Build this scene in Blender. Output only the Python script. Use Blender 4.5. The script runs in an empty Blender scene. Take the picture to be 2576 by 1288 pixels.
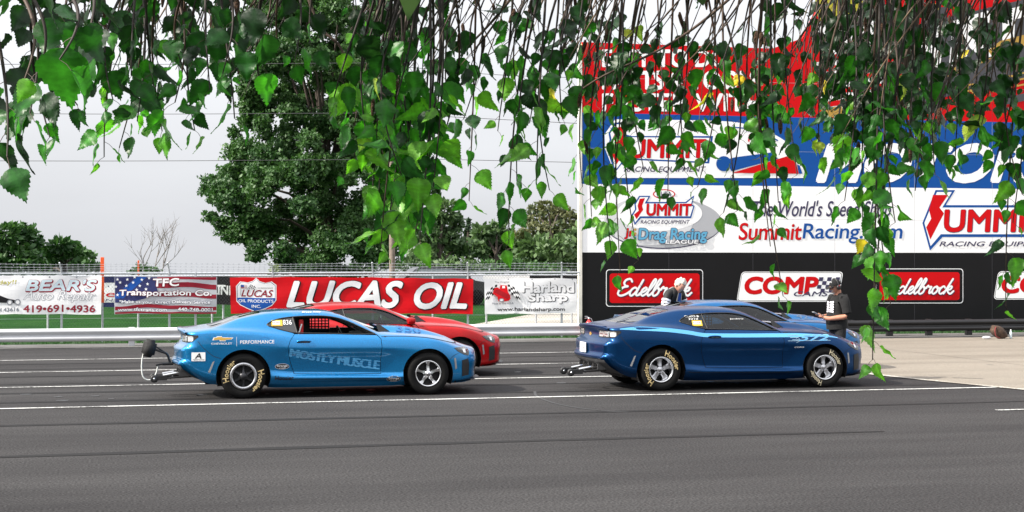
import bpy, bmesh, math, random
import numpy as np
from mathutils import Vector, Matrix
from mathutils.geometry import delaunay_2d_cdt

# ------------------------------------------------------------------ camera, light, exposure
SC = bpy.context.scene
COL = SC.collection
PSI = math.radians(13.87)            # the road runs off to the right, turned this much from the picture plane
CAMH, FOC, HOR = 2.1, 4000.0, 650.0              # camera height (m); focal length in units of a 2576 px wide frame
cs, sn = math.cos(PSI), math.sin(PSI)
cam = bpy.data.objects.new('camera', bpy.data.cameras.new('camera'))
COL.objects.link(cam)
cam.location = (0, 0, CAMH)
cam.rotation_euler = (math.pi / 2, 0, -PSI)
cam.data.sensor_width = 36
cam.data.lens = 36 * FOC / 2576
cam.data.shift_y = (HOR - 644) / 2576
cam.data.clip_start = 0.05
cam.data.clip_end = 4000
SC.camera = cam
SC.view_settings.view_transform = 'Standard'
SC.view_settings.look = 'None'
SC.view_settings.exposure = 0.78
SC.view_settings.gamma = 1
SC.cycles.max_bounces = 8
SC.cycles.transparent_max_bounces = 16
SC.cycles.sample_clamp_indirect = 6

SUN_DIR = Vector((-1.3, -0.17, 1.0)).normalized()     # towards the sun: high on the left
sun = bpy.data.objects.new('sun', bpy.data.lights.new('sun', 'SUN'))
COL.objects.link(sun)
sun.data.energy = 5.0
sun.data.angle = math.radians(0.6)
sun.data.color = (1.0, 0.93, 0.82)
sun.rotation_euler = SUN_DIR.to_track_quat('Z', 'Y').to_euler()
W = bpy.data.worlds.new('World')
SC.world = W
W.use_nodes = True
_n, _l = W.node_tree.nodes, W.node_tree.links
_sky = _n.new('ShaderNodeTexSky')
_sky.sky_type = 'NISHITA'
_sky.sun_disc = False
_sky.sun_elevation = math.asin(SUN_DIR.z)
_sky.sun_rotation = math.atan2(SUN_DIR.x, SUN_DIR.y) % (2 * math.pi)
_sky.air_density = 1.0
_sky.dust_density = 5.0
_sky.ozone_density = 1.0
_hs = _n.new('ShaderNodeHueSaturation')                # thin high cloud: the blue is washed out
_hs.inputs['Saturation'].default_value = 0.16
_l.new(_sky.outputs[0], _hs.inputs['Color'])
_mx = _n.new('ShaderNodeMixRGB')                       # ... and the dome is evened out
_mx.blend_type = 'MIX'
_mx.inputs[0].default_value = 0.65
_mx.inputs[2].default_value = (7.1, 7.25, 7.6, 1)
_l.new(_hs.outputs[0], _mx.inputs[1])
_bg = _n['Background']
_bg.inputs[1].default_value = 0.088
_tc = _n.new('ShaderNodeTexCoord')                     # a veiled sky is brighter overhead than at the horizon
_sp = _n.new('ShaderNodeSeparateXYZ')
_l.new(_tc.outputs['Generated'], _sp.inputs[0])
_mr = _n.new('ShaderNodeMapRange')
_mr.inputs[3].default_value = 1.0
_mr.inputs[4].default_value = 2.3
_l.new(_sp.outputs[2], _mr.inputs[0])
_cl = _n.new('ShaderNodeTexNoise')                     # faint cloud structure in the veil
_cl.inputs['Scale'].default_value = 3.2
_cl.inputs['Detail'].default_value = 6
_cm = _n.new('ShaderNodeMapping')
_cm.inputs['Scale'].default_value = (1, 1, 3.5)
_l.new(_tc.outputs['Generated'], _cm.inputs[0])
_l.new(_cm.outputs[0], _cl.inputs['Vector'])
_cr = _n.new('ShaderNodeMapRange')
_cr.inputs[1].default_value = .3
_cr.inputs[2].default_value = .7
_cr.inputs[3].default_value = .93
_cr.inputs[4].default_value = 1.07
_l.new(_cl.outputs[0], _cr.inputs[0])
_cp = _n.new('ShaderNodeMath')
_cp.operation = 'MULTIPLY'
_vm = _n.new('ShaderNodeVectorMath')
_vm.operation = 'SCALE'
_l.new(_mx.outputs[0], _vm.inputs[0])
_l.new(_mr.outputs[0], _cp.inputs[0])
_l.new(_cr.outputs[0], _cp.inputs[1])
_l.new(_cp.outputs[0], _vm.inputs['Scale'])
_l.new(_vm.outputs[0], _bg.inputs[0])

rnd = random.Random(7)
nrg = np.random.default_rng(11)

# ------------------------------------------------------------------ picture-to-place helpers (u, v: pixels of a 2576 wide frame)
def ptY(u, v, Y):
    a = (u - 1288) / FOC
    f = Y / (cs - a * sn)
    return Vector((a * f * cs + f * sn, Y, CAMH - (v - HOR) / FOC * f))
def ptF(u, v, f):
    a = (u - 1288) / FOC
    return Vector((a * f * cs + f * sn, -a * f * sn + f * cs, CAMH - (v - HOR) / FOC * f))
def ptG(u, v, z=0.0):
    f = (CAMH - z) * FOC / (v - HOR)
    return ptF(u, v, f)
def crop(x0, y0, s):
    return lambda x, y: ((x0 + x / s) / 1.49068, (y0 + y / s) / 1.49068)

# ------------------------------------------------------------------ materials
MATS = {}
def mat(name, col, rough=0.6, metal=0.0, coat=0.0, coat_rough=0.04, var=0.0, vscale=6.0, bump=0.0, bscale=40.0, spec=0.5, emit=None, trans=None):
    if name in MATS: return MATS[name]
    m = bpy.data.materials.new(name)
    m.use_nodes = True
    nt = m.node_tree
    b = nt.nodes['Principled BSDF']
    c = (col[0], col[1], col[2], 1)
    b.inputs['Base Color'].default_value = c
    b.inputs['Roughness'].default_value = rough
    b.inputs['Metallic'].default_value = metal
    b.inputs['Coat Weight'].default_value = coat
    b.inputs['Coat Roughness'].default_value = coat_rough
    b.inputs['Specular IOR Level'].default_value = spec
    if var or bump:
        tc = nt.nodes.new('ShaderNodeTexCoord')
    if var:
        nz = nt.nodes.new('ShaderNodeTexNoise')
        nz.inputs['Scale'].default_value = vscale
        nz.inputs['Detail'].default_value = 8
        nt.links.new(tc.outputs['Object'], nz.inputs['Vector'])
        r = nt.nodes.new('ShaderNodeMapRange')
        r.inputs[1].default_value = 0.25; r.inputs[2].default_value = 0.75
        r.inputs[3].default_value = 1 - var; r.inputs[4].default_value = 1 + var
        nt.links.new(nz.outputs[0], r.inputs[0])
        mu = nt.nodes.new('ShaderNodeVectorMath'); mu.operation = 'SCALE'
        mu.inputs[0].default_value = col[:3]
        nt.links.new(r.outputs[0], mu.inputs['Scale'])
        nt.links.new(mu.outputs[0], b.inputs['Base Color'])
    if bump:
        nb = nt.nodes.new('ShaderNodeTexNoise')
        nb.inputs['Scale'].default_value = bscale
        nb.inputs['Detail'].default_value = 6
        nt.links.new(tc.outputs['Object'], nb.inputs['Vector'])
        bp = nt.nodes.new('ShaderNodeBump')
        bp.inputs['Strength'].default_value = bump
        bp.inputs['Distance'].default_value = 0.02
        nt.links.new(nb.outputs[0], bp.inputs['Height'])
        nt.links.new(bp.outputs[0], b.inputs['Normal'])
    if trans:
        tr = nt.nodes.new('ShaderNodeBsdfTranslucent')
        tr.inputs[0].default_value = (*trans, 1)
        ad = nt.nodes.new('ShaderNodeAddShader')
        out = nt.nodes['Material Output']
        nt.links.new(b.outputs[0], ad.inputs[0]); nt.links.new(tr.outputs[0], ad.inputs[1])
        nt.links.new(ad.outputs[0], out.inputs[0])
    MATS[name] = m
    return m

def glass_mat(name, tint, refl=1.0):
    if name in MATS: return MATS[name]
    m = bpy.data.materials.new(name); m.use_nodes = True
    nt = m.node_tree; nt.nodes.remove(nt.nodes['Principled BSDF'])
    t = nt.nodes.new('ShaderNodeBsdfTransparent'); t.inputs[0].default_value = (*tint, 1)
    g = nt.nodes.new('ShaderNodeBsdfGlossy'); g.inputs['Roughness'].default_value = 0.02
    g.inputs[0].default_value = (refl, refl, refl, 1)
    f = nt.nodes.new('ShaderNodeFresnel'); f.inputs[0].default_value = 1.5
    x = nt.nodes.new('ShaderNodeMixShader')
    nt.links.new(f.outputs[0], x.inputs[0]); nt.links.new(t.outputs[0], x.inputs[1]); nt.links.new(g.outputs[0], x.inputs[2])
    nt.links.new(x.outputs[0], nt.nodes['Material Output'].inputs[0])
    MATS[name] = m
    return m

# ------------------------------------------------------------------ mesh builder
class MB:
    def __init__(s): s.v = []; s.f = []; s.m = []; s.sm = []
    def add(s, vs, fs, m=0, smooth=False):
        o = len(s.v)
        s.v.extend([tuple(p) for p in vs])
        for f in fs:
            s.f.append(tuple(i + o for i in f)); s.m.append(m); s.sm.append(smooth)
        return s
    def box(s, a, b, m=0, M=None):
        (x0, y0, z0), (x1, y1, z1) = a, b
        vs = [Vector(p) for p in ((x0,y0,z0),(x1,y0,z0),(x1,y1,z0),(x0,y1,z0),(x0,y0,z1),(x1,y0,z1),(x1,y1,z1),(x0,y1,z1))]
        if M is not None: vs = [M @ p for p in vs]
        return s.add(vs, [(0,3,2,1),(4,5,6,7),(0,1,5,4),(1,2,6,5),(2,3,7,6),(3,0,4,7)], m)
    def bbox(s, a, b, r=0.01, m=0, M=None):          # box with chamfered edges
        bm = bmesh.new()
        c = [(a[i] + b[i]) / 2 for i in range(3)]; d = [abs(b[i] - a[i]) for i in range(3)]
        bmesh.ops.create_cube(bm, size=1)
        for v in bm.verts: v.co = Vector((v.co.x * d[0] + c[0], v.co.y * d[1] + c[1], v.co.z * d[2] + c[2]))
        bmesh.ops.bevel(bm, geom=bm.edges[:], offset=min(r, min(d) * .45), segments=2, profile=.6, affect='EDGES')
        return s.bm(bm, m, M)
    def bm(s, bm, m=0, M=None, smooth=False):
        bm.verts.index_update()
        vs = [(M @ v.co) if M is not None else v.co.copy() for v in bm.verts]
        fs = [[v.index for v in f.verts] for f in bm.faces]
        bm.free()
        return s.add(vs, fs, m, smooth)
    def tube(s, pts, r, n=8, m=0, cap=True, smooth=True):
        pts = [Vector(p) for p in pts]
        if len(pts) < 2: return s
        rs = r if hasattr(r, '__len__') else [r] * len(pts)
        rings = []
        up = None
        for i, p in enumerate(pts):
            d = (pts[min(i + 1, len(pts) - 1)] - pts[max(i - 1, 0)])
            if d.length < 1e-9: d = Vector((0, 0, 1))
            d.normalize()
            if up is None:
                up = Vector((0, 0, 1)) if abs(d.z) < .9 else Vector((1, 0, 0))
            a = d.cross(up)
            if a.length < 1e-6: a = d.cross(Vector((1, .3, .2)))
            a.normalize(); b = a.cross(d); up = b
            rings.append([p + (a * math.cos(2 * math.pi * k / n) + b * math.sin(2 * math.pi * k / n)) * rs[i] for k in range(n)])
        vs = [q for g in rings for q in g]
        fs = []
        for i in range(len(pts) - 1):
            for k in range(n):
                k2 = (k + 1) % n
                fs.append((i * n + k, i * n + k2, (i + 1) * n + k2, (i + 1) * n + k))
        s.add(vs, fs, m, smooth)
        if cap:
            s.add(rings[0], [tuple(range(n))], m); s.add(rings[-1], [tuple(reversed(range(n)))], m)
        return s
    def lathe(s, prof, n=32, m=0, M=None, smooth=True, mats=None):     # profile (radius, axial) turned round local Y
        vs = []; L = len(prof)
        for k in range(n):
            c, d = math.cos(2 * math.pi * k / n), math.sin(2 * math.pi * k / n)
            for (r, h) in prof:
                p = Vector((r * c, h, r * d)); vs.append(M @ p if M is not None else p)
        for i in range(L - 1):
            fs = []
            for k in range(n):
                k2 = (k + 1) % n
                fs.append((k * L + i, k2 * L + i, k2 * L + i + 1, k * L + i + 1))
            if i == 0: o = len(s.v); s.v.extend([tuple(p) for p in vs])
            for f in fs:
                s.f.append(tuple(j + o for j in f)); s.m.append(mats[i] if mats else m); s.sm.append(smooth)
        return s
    def build(s, name, mats, parent=None, loc=None):
        me = bpy.data.meshes.new(name)
        me.from_pydata(s.v, [], s.f)
        if not isinstance(mats, (list, tuple)): mats = [mats]
        for x in mats: me.materials.append(x)
        if len(s.f):
            me.polygons.foreach_set('material_index', s.m)
            me.polygons.foreach_set('use_smooth', s.sm)
        me.validate(); me.update()
        o = bpy.data.objects.new(name, me)
        COL.objects.link(o)
        if parent: o.parent = parent
        if loc is not None: o.location = loc
        return o

def tag(o, label, cat, group=None, kind=None):
    o['label'] = label; o['category'] = cat
    if group: o['group'] = group
    if kind: o['kind'] = kind
    return o
def empty(name, loc=(0, 0, 0), rz=0.0):
    o = bpy.data.objects.new(name, None); COL.objects.link(o)
    o.location = loc; o.rotation_euler = (0, 0, rz); o.empty_display_size = .2
    return o
def struct(o):
    o['kind'] = 'structure'; return o

def cr(pts, n=8, closed=False):              # Catmull-Rom through 2-D or 3-D points
    P = [np.array(p, float) for p in pts]
    if closed: P = [P[-1]] + P + [P[0], P[1]]
    else: P = [2 * P[0] - P[1]] + P + [2 * P[-1] - P[-2]]
    out = []
    for i in range(1, len(P) - 2):
        for k in range(n):
            t = k / n
            out.append(.5 * ((2 * P[i]) + (-P[i-1] + P[i+1]) * t + (2*P[i-1] - 5*P[i] + 4*P[i+1] - P[i+2]) * t * t + (-P[i-1] + 3*P[i] - 3*P[i+1] + P[i+2]) * t ** 3))
    if not closed: out.append(P[-2])
    return [tuple(p) for p in out]

class Many(list): pass                        # several shapes, each a hair above the one before
# ------------------------------------------------------------------ flat print layers: 2-D shapes, cut on a grid, then laid on any surface
def poly2(pts):
    pts = [tuple(p[:2]) for p in pts]
    n = len(pts)
    r = delaunay_2d_cdt([Vector(p) for p in pts], [(i, (i + 1) % n) for i in range(n)], [list(range(n))], 1, 1e-7)
    return [tuple(v) for v in r[0]], [tuple(f) for f in r[2]]
def ell2(cx, cy, rx, ry, n=40):
    return [(cx + rx * math.cos(2 * math.pi * k / n), cy + ry * math.sin(2 * math.pi * k / n)) for k in range(n)]
def rrect(x0, y0, x1, y1, r, sh=0.0, n=5):
    o = []
    for cx, cy, a0 in ((x1 - r, y0 + r, -90), (x1 - r, y1 - r, 0), (x0 + r, y1 - r, 90), (x0 + r, y0 + r, 180)):
        for k in range(n + 1):
            a = math.radians(a0 + 90 * k / n)
            o.append((cx + r * math.cos(a), cy + r * math.sin(a)))
    return [(x + sh * (y1 - y), y) for x, y in o]
def stroke2(pts, w, n=6):                    # ribbon of given width with round ends, laid piece over piece
    P = [np.array(p) for p in cr(pts, n)] if n else [np.array(p, float) for p in pts]
    out = Many(); Q = []
    for i, p in enumerate(P):
        d = P[min(i + 1, len(P) - 1)] - P[max(i - 1, 0)]
        L = math.hypot(*d) or 1
        q = np.array((-d[1], d[0])) / L * w / 2
        Q.append((tuple(p + q), tuple(p - q)))
    for e in (P[0], P[-1]): out.append((ell2(e[0], e[1], w / 2, w / 2, 10), [tuple(range(10))]))
    for i in range(1, len(P)):
        out.append(([Q[i-1][0], Q[i-1][1], Q[i][1], Q[i][0]], [(0, 1, 2, 3)]))
        if i % 3 == 0: out.append((ell2(P[i][0], P[i][1], w / 2, w / 2, 10), [tuple(range(10))]))
    return out
_tc = {}
def text_raw(s, off=0.0, shear=0.0, space=1.0):
    k = (s, off, shear, space)
    if k in _tc: return _tc[k]
    c = bpy.data.curves.new('lettering', 'FONT')
    c.body = s; c.offset = off; c.shear = shear; c.space_character = space; c.resolution_u = 4
    o = bpy.data.objects.new('lettering', c); COL.objects.link(o)
    bpy.context.view_layer.update()
    me = bpy.data.meshes.new_from_object(o.evaluated_get(bpy.context.evaluated_depsgraph_get()))
    v = [(p.co.x, p.co.y) for p in me.vertices]; f = [tuple(p.vertices) for p in me.polygons]
    bpy.data.objects.remove(o); bpy.data.curves.remove(c); bpy.data.meshes.remove(me)
    _tc[k] = (v, f)
    return v, f
def text2(s, x0, y0, x1, y1, off=0.0, shear=0.0, extra=0.0, space=1.0, flip=True, dx=0, dy=0):
    """lettering fitted to a box (y grows downward when flip); extra widens the strokes for an outline"""
    if off > 0: return dil(s, x0, y0, x1, y1, off * abs(y1 - y0) * .8, 0, shear, space, flip, dx, dy)
    v0, _ = text_raw(s, 0, shear, space)
    v, f = text_raw(s, 0, shear, space)
    a = np.array(v0); lo, hi = a.min(0), a.max(0)
    sx = (x1 - x0) / (hi[0] - lo[0]); sy = (y1 - y0) / (hi[1] - lo[1])
    out = []
    for px, py in v:
        X = x0 + (px - lo[0]) * sx; Y = (y1 - (py - lo[1]) * sy) if flip else (y0 + (py - lo[1]) * sy)
        out.append((X + dx, Y + dy))
    return out, f
def dil(t, x0, y0, x1, y1, r, off=0.0, shear=0.0, space=1.0, flip=True, dx=0, dy=0, n=8):
    """lettering with strokes thickened by r on every side: the same letters laid over each other, each moved a little"""
    o = Many()
    k = 2 if r > .085 * (y1 - y0) else 1
    off = 0
    for j in range(1, k + 1):
        for i in range(n):
            a = 2 * math.pi * (i + .5) / n; q = r * j / k
            o.append(text2(t, x0 + q * math.cos(a), y0 + q * math.sin(a), x1 + q * math.cos(a), y1 + q * math.sin(a), off, shear, 0, space, flip, dx, dy))
    o.append(text2(t, x0, y0, x1, y1, off, shear, 0, space, flip, dx, dy))
    return o
def gridcut(shape, step):
    v, f = shape
    bm = bmesh.new()
    bv = [bm.verts.new((p[0], p[1], 0)) for p in v]
    for q in f:
        try: bm.faces.new([bv[i] for i in q])
        except ValueError: pass
    xs = [p[0] for p in v]; ys = [p[1] for p in v]
    for lo, hi, n in ((min(xs), max(xs), (1, 0, 0)), (min(ys), max(ys), (0, 1, 0))):
        k = math.ceil(lo / step)
        while k * step < hi:
            bmesh.ops.bisect_plane(bm, geom=bm.verts[:] + bm.edges[:] + bm.faces[:], plane_co=(n[0] * k * step, n[1] * k * step, 0), plane_no=n, dist=1e-6)
            k += 1
    bm.verts.index_update()
    r = [(w.co.x, w.co.y) for w in bm.verts], [tuple(w.index for w in q.verts) for q in bm.faces]
    bm.free()
    return r
def lay(mb, shape, fmap, lift, m, step=None, face=None):
    """put a 2-D shape on a surface: fmap(x, y, lift) -> point; faces are turned towards `face`"""
    if isinstance(shape, Many):
        for i, q in enumerate(shape): lay(mb, q, fmap, lift + i * .00004, m, step, face)
        return
    if isinstance(shape, list): shape = poly2(shape)
    if step: shape = gridcut(shape, step)
    v = [fmap(p[0], p[1], lift) for p in shape[0]]
    fs = []
    for q in shape[1]:
        a, b, c = Vector(v[q[0]]), Vector(v[q[1]]), Vector(v[q[2]])
        if face is not None and (b - a).cross(c - a).dot(face) < 0: q = tuple(reversed(q))
        fs.append(q)
    mb.add(v, fs, m)
TOCAM = Vector((0, -1, 0))
# ------------------------------------------------------------------ ground, road, markings
def sheet(name, pts, z, m, thick=0.0):
    mb = MB()
    v, f = poly2(pts)
    f = [q if (Vector((*v[q[1]], 0)) - Vector((*v[q[0]], 0))).cross(Vector((*v[q[2]], 0)) - Vector((*v[q[0]], 0))).z > 0 else tuple(reversed(q)) for q in f]
    mb.add([(x, y, z) for x, y in v], f)
    if thick:
        n = len(pts)
        vs = [(x, y, z) for x, y in pts] + [(x, y, z - thick) for x, y in pts]
        mb.add(vs, [(i, (i + 1) % n, n + (i + 1) % n, n + i) for i in range(n)])
    return struct(mb.build(name, m))

def ground_mat(name, base, dark, light, sc=0.6, fine=180.0, bump=0.3, rough=0.85, spec=0.3, streak=None, grain=(.62, 1.4)):
    m = bpy.data.materials.new(name); m.use_nodes = True
    nt = m.node_tree; b = nt.nodes['Principled BSDF']
    tc = nt.nodes.new('ShaderNodeTexCoord')
    vec = tc.outputs['Object']
    n1 = nt.nodes.new('ShaderNodeTexNoise'); n1.inputs['Scale'].default_value = sc; n1.inputs['Detail'].default_value = 9
    n1.inputs['Roughness'].default_value = .62
    if streak:
        mp = nt.nodes.new('ShaderNodeMapping'); mp.inputs['Scale'].default_value = streak
        nt.links.new(vec, mp.inputs[0]); nt.links.new(mp.outputs[0], n1.inputs['Vector'])
    else:
        nt.links.new(vec, n1.inputs['Vector'])
    n2 = nt.nodes.new('ShaderNodeTexNoise'); n2.inputs['Scale'].default_value = fine; n2.inputs['Detail'].default_value = 3
    nt.links.new(vec, n2.inputs['Vector'])
    r1 = nt.nodes.new('ShaderNodeValToRGB')
    e = r1.color_ramp.elements
    e[0].position = .30; e[0].color = (*dark, 1); e[1].position = .72; e[1].color = (*light, 1)
    k = e.new(.5); k.color = (*base, 1)
    nt.links.new(n1.outputs[0], r1.inputs[0])
    r2 = nt.nodes.new('ShaderNodeMapRange'); r2.inputs[1].default_value = .3; r2.inputs[2].default_value = .7
    r2.inputs[3].default_value = grain[0]; r2.inputs[4].default_value = grain[1]
    nt.links.new(n2.outputs[0], r2.inputs[0])
    mu = nt.nodes.new('ShaderNodeVectorMath'); mu.operation = 'SCALE'
    nt.links.new(r1.outputs[0], mu.inputs[0]); nt.links.new(r2.outputs[0], mu.inputs['Scale'])
    nt.links.new(mu.outputs[0], b.inputs['Base Color'])
    b.inputs['Roughness'].default_value = rough
    b.inputs['Specular IOR Level'].default_value = spec
    bp = nt.nodes.new('ShaderNodeBump'); bp.inputs['Strength'].default_value = bump; bp.inputs['Distance'].default_value = .01
    nt.links.new(n2.outputs[0], bp.inputs['Height']); nt.links.new(bp.outputs[0], b.inputs['Normal'])
    return m
M_GRASS = ground_mat('grass_ground', (.008, .048, .005), (.005, .032, .003), (.020, .066, .009), .5, 14, .6, .9, .05)
M_ASPH = ground_mat('asphalt', (.036, .0348, .0355), (.025, .024, .025), (.049, .0475, .048), .55, 42, .5, .9, .08, (.22, 1.1, 1), (.35, 1.75))
M_CONC = ground_mat('concrete_pad', (.195, .172, .142), (.160, .139, .113), (.235, .208, .172), .5, 60, .2, .85, .25, (.3, 1.4, 1))
M_GRAV = ground_mat('gravel', (.32, .30, .265), (.20, .185, .16), (.42, .40, .36), .35, 22, .8)
M_KERB = ground_mat('verge_gravel', (.115, .112, .11), (.085, .082, .08), (.15, .147, .142), .9, 55, .6)

mb = MB()                                          # the land lies flat, then falls gently away beyond the trees
ys = [-300, 0, 60, 112, 130, 200, 400, 800, 1500, 2600]; zg = [-.05, -.05, -.05, -.05, -.45, -2.4, -8, -18, -34, -58]
xs = [-1600, -400, -120, 0, 120, 400, 2000]
mb.add([(x, y, z) for y, z in zip(ys, zg) for x in xs], [(j*7+i, j*7+i+1, (j+1)*7+i+1, (j+1)*7+i) for j in range(9) for i in range(6)], 0, True)
struct(mb.build('ground', M_GRASS))
sheet('road', [(-120, 1), (70, 1), (70, 38.15), (-120, 38.15)], 0.0, M_ASPH)
PADL = [(12.8, 38.1), (12.95, 29.3), (13.10, 26.7), (13.5, 24.7), (14.0, 22.68), (15.0, 18.9)]
sheet('pavement', PADL + [(16.7, 16.2), (20, 14.8), (70, 14.4), (70, 38.1)], 0.005, M_CONC)
sheet('verge', [(-120, 38.18), (70, 38.18), (70, 39.75), (-120, 39.75)], 0.035, M_KERB, .08)
sheet('lawn', [(-120, 39.76), (70, 39.76), (70, 111), (-120, 111)], 0.02, M_GRASS)
sheet('gravel_lot', [(9.6, 43.3), (40, 42.0), (62, 86), (25, 86), (17.2, 62), (10.9, 49)], 0.028, M_GRAV)
def worn_paint(name, paint, under, thr=.60, spec=.3):
    m = bpy.data.materials.new(name); m.use_nodes = True
    nt = m.node_tree; b = nt.nodes['Principled BSDF']; tc = nt.nodes.new('ShaderNodeTexCoord')
    n1 = nt.nodes.new('ShaderNodeTexNoise'); n1.inputs['Scale'].default_value = 26; n1.inputs['Detail'].default_value = 8; n1.inputs['Roughness'].default_value = .7
    n2 = nt.nodes.new('ShaderNodeTexNoise'); n2.inputs['Scale'].default_value = .9; n2.inputs['Detail'].default_value = 4
    ad = nt.nodes.new('ShaderNodeMath'); ad.operation = 'MULTIPLY_ADD'; ad.inputs[1].default_value = .55
    r = nt.nodes.new('ShaderNodeValToRGB'); e = r.color_ramp.elements
    e[0].position = thr + .16; e[0].color = (*paint, 1); e[1].position = thr + .27; e[1].color = (*under, 1)
    for n in (n1, n2): nt.links.new(tc.outputs['Object'], n.inputs['Vector'])
    nt.links.new(n2.outputs[0], ad.inputs[0]); nt.links.new(n1.outputs[0], ad.inputs[2])
    nt.links.new(ad.outputs[0], r.inputs[0]); nt.links.new(r.outputs[0], b.inputs['Base Color'])
    b.inputs['Roughness'].default_value = .75; b.inputs['Specular IOR Level'].default_value = spec
    return m
M_LINE = worn_paint('road_paint', (.68, .68, .66), (.12, .12, .12))
def line(x0, x1, y, w=.1, y1=None):
    y1 = y if y1 is None else y1
    sheet('lane_marking', [(x0, y - w / 2), (x1, y1 - w / 2), (x1, y1 + w / 2), (x0, y + w / 2)], 0.009, M_LINE)
line(-90, 13.84, 23.2); line(-90, 13.05, 27.0, .09); line(-90, 12.9, 30.55, .09); line(-90, 12.8, 34.15, .09)
line(11.75, 14.8, 19.7)
mb = MB()                                        # painted edge along the pad
for i in range(1, len(PADL) - 1):
    a, b = Vector((*PADL[i], .013)), Vector((*PADL[i + 1], .013))
    mb.add([a + Vector((-.06, 0, 0)), b + Vector((-.06, 0, 0)), b + Vector((.09, .03, 0)), a + Vector((.09, .03, 0))], [(0, 1, 2, 3)])
struct(mb.build('pavement_marking', worn_paint('worn_paint', (.55, .54, .50), (.24, .215, .18), .52)))
# tyre rubber, a tar seam and a painted shadow line on the asphalt, a joint and a stain on the pad
M_SEAM_SHADOW = mat('seam_shadow', (.03, .03, .032), .75, var=.25, vscale=3)
mb = MB()
seam = cr([ptG(1345, 985), ptG(1352, 998), ptG(1400, 1016), ptG(1480, 1030), ptG(1580, 1038)], 8)
for i in range(len(seam) - 1):
    a, b = Vector(seam[i]), Vector(seam[i + 1]); d = (b - a).normalized(); q = Vector((-d.y, d.x, 0)) * .022
    mb.add([(a + q) + Vector((0, 0, .005)), (a - q) + Vector((0, 0, .005)), (b - q) + Vector((0, 0, .005)), (b + q) + Vector((0, 0, .005))], [(0, 1, 2, 3)])
for yy, x0, x1, w in ((38.05, -90, 12.7, .16),):  # dark strip painted as the shadow line at the far asphalt edge
    mb.add([(x0, yy - w/2, .005), (x1, yy - w/2, .005), (x1, yy + w/2, .005), (x0, yy + w/2, .005)], [(0, 1, 2, 3)])
struct(mb.build('road_seam_shadow', M_SEAM_SHADOW))
mb = MB()
for (u0, v0, u1, v1, w) in ((2395, 951, 2475, 954, .09), (2480, 918, 2500, 919, .12), (2150, 936, 2400, 946, .02)):
    a, b = ptG(u0, v0), ptG(u1, v1); q = Vector((0, w / 2, 0)); z = Vector((0, 0, .012))
    mb.add([a - q + z, b - q * .6 + z, b + q + z, a + q * .5 + z], [(0, 1, 2, 3)])
struct(mb.build('pavement_stain', mat('stain', (.10, .095, .085), .8)))
mk = random.Random(4)
for yy, x0, x1, w in ((24.1, -14, 9, .24), (25.75, -12, 11, .24), (27.75, -20, 8, .22), (29.4, -16, 10, .22), (23.9, 8, 13.2, .3), (20.9, -9, 14, .2), (31.3, -30, 11, .26), (33.0, -30, 12, .26), (17.6, -6, 9, .22)):
    mb = MB(); n = 26; L_ = []
    for i in range(n):
        t = i / (n - 1); x = x0 + (x1 - x0) * t; y = yy + .10 * math.sin(t * 4 + yy) ; ww = w * (.5 + .5 * math.sin(math.pi * t)) * mk.uniform(.75, 1.15)
        L_ += [(x, y - ww / 2, .004), (x, y + ww / 2, .004)]
    mb.add(L_, [(2*i, 2*i+2, 2*i+3, 2*i+1) for i in range(n-1)]); struct(mb.build('tyre_mark', worn_paint('faint_rubber', (.034, .033, .0335), (.019, .0185, .019), .30, .08) if 'faint_rubber' not in bpy.data.materials else bpy.data.materials['faint_rubber']))
mb = MB()
for _ in range(60):
    x, y, r = mk.uniform(-10, 12), mk.choice((24.95, 28.5, 25.1, 24.8)) + mk.gauss(0, .25), mk.uniform(.015, .06)
    mb.add([(x + r * mk.uniform(.7, 1.3) * 1.5 * math.cos(a), y + r * mk.uniform(.7, 1.3) * math.sin(a), .0065) for a in np.linspace(0, 6.28, 10)[:-1]], [tuple(range(9))])
struct(mb.build('oil_stain', mat('oil', (.018, .018, .018), .35)))
mb = MB()
for x in (17.2, 21.8, 26.4, 31.0): mb.add([(x, 14.6, .009), (x + .02, 14.6, .009), (x + .02, 38, .009), (x, 38, .009)], [(0, 1, 2, 3)])
for y in (28.9, 33.5, 36.6): mb.add([(13.2, y, .0085), (60, y, .0085), (60, y + .02, .0085), (13.2, y + .02, .0085)], [(0, 1, 2, 3)])
struct(mb.build('pavement_joint', mat('joint', (.10, .09, .075), .9)))
# grass blades on the strip by the fence (nobody could count them)
N = 26000
X = nrg.uniform(-9, 26, N); Y = 39.8 + (nrg.random(N) ** 1.6) * 7.5
H = nrg.uniform(.03, .085, N); A = nrg.uniform(0, 6.28, N)
vs = np.zeros((N * 3, 3))
vs[0::3] = np.c_[X - .012 * np.cos(A), Y - .012 * np.sin(A), np.full(N, .018)]
vs[1::3] = np.c_[X + .012 * np.cos(A), Y + .012 * np.sin(A), np.full(N, .018)]
vs[2::3] = np.c_[X + nrg.normal(0, .02, N), Y + nrg.normal(0, .02, N), .018 + H]
keep = ~((Y > 42.2) & (X > 9.6 + (Y - 43.3) * .24))
idx = np.arange(N)[keep]
me = bpy.data.meshes.new('grass')
me.from_pydata(vs.tolist(), [], [(3 * i, 3 * i + 1, 3 * i + 2) for i in idx])
me.materials.append(mat('grass_blade', (.016, .055, .009), .6, var=.6, vscale=3, trans=(.008, .028, .003)))
g = bpy.data.objects.new('grass', me); COL.objects.link(g)
tag(g, 'short mown grass growing along the foot of the fence', 'grass', kind='stuff')
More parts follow.
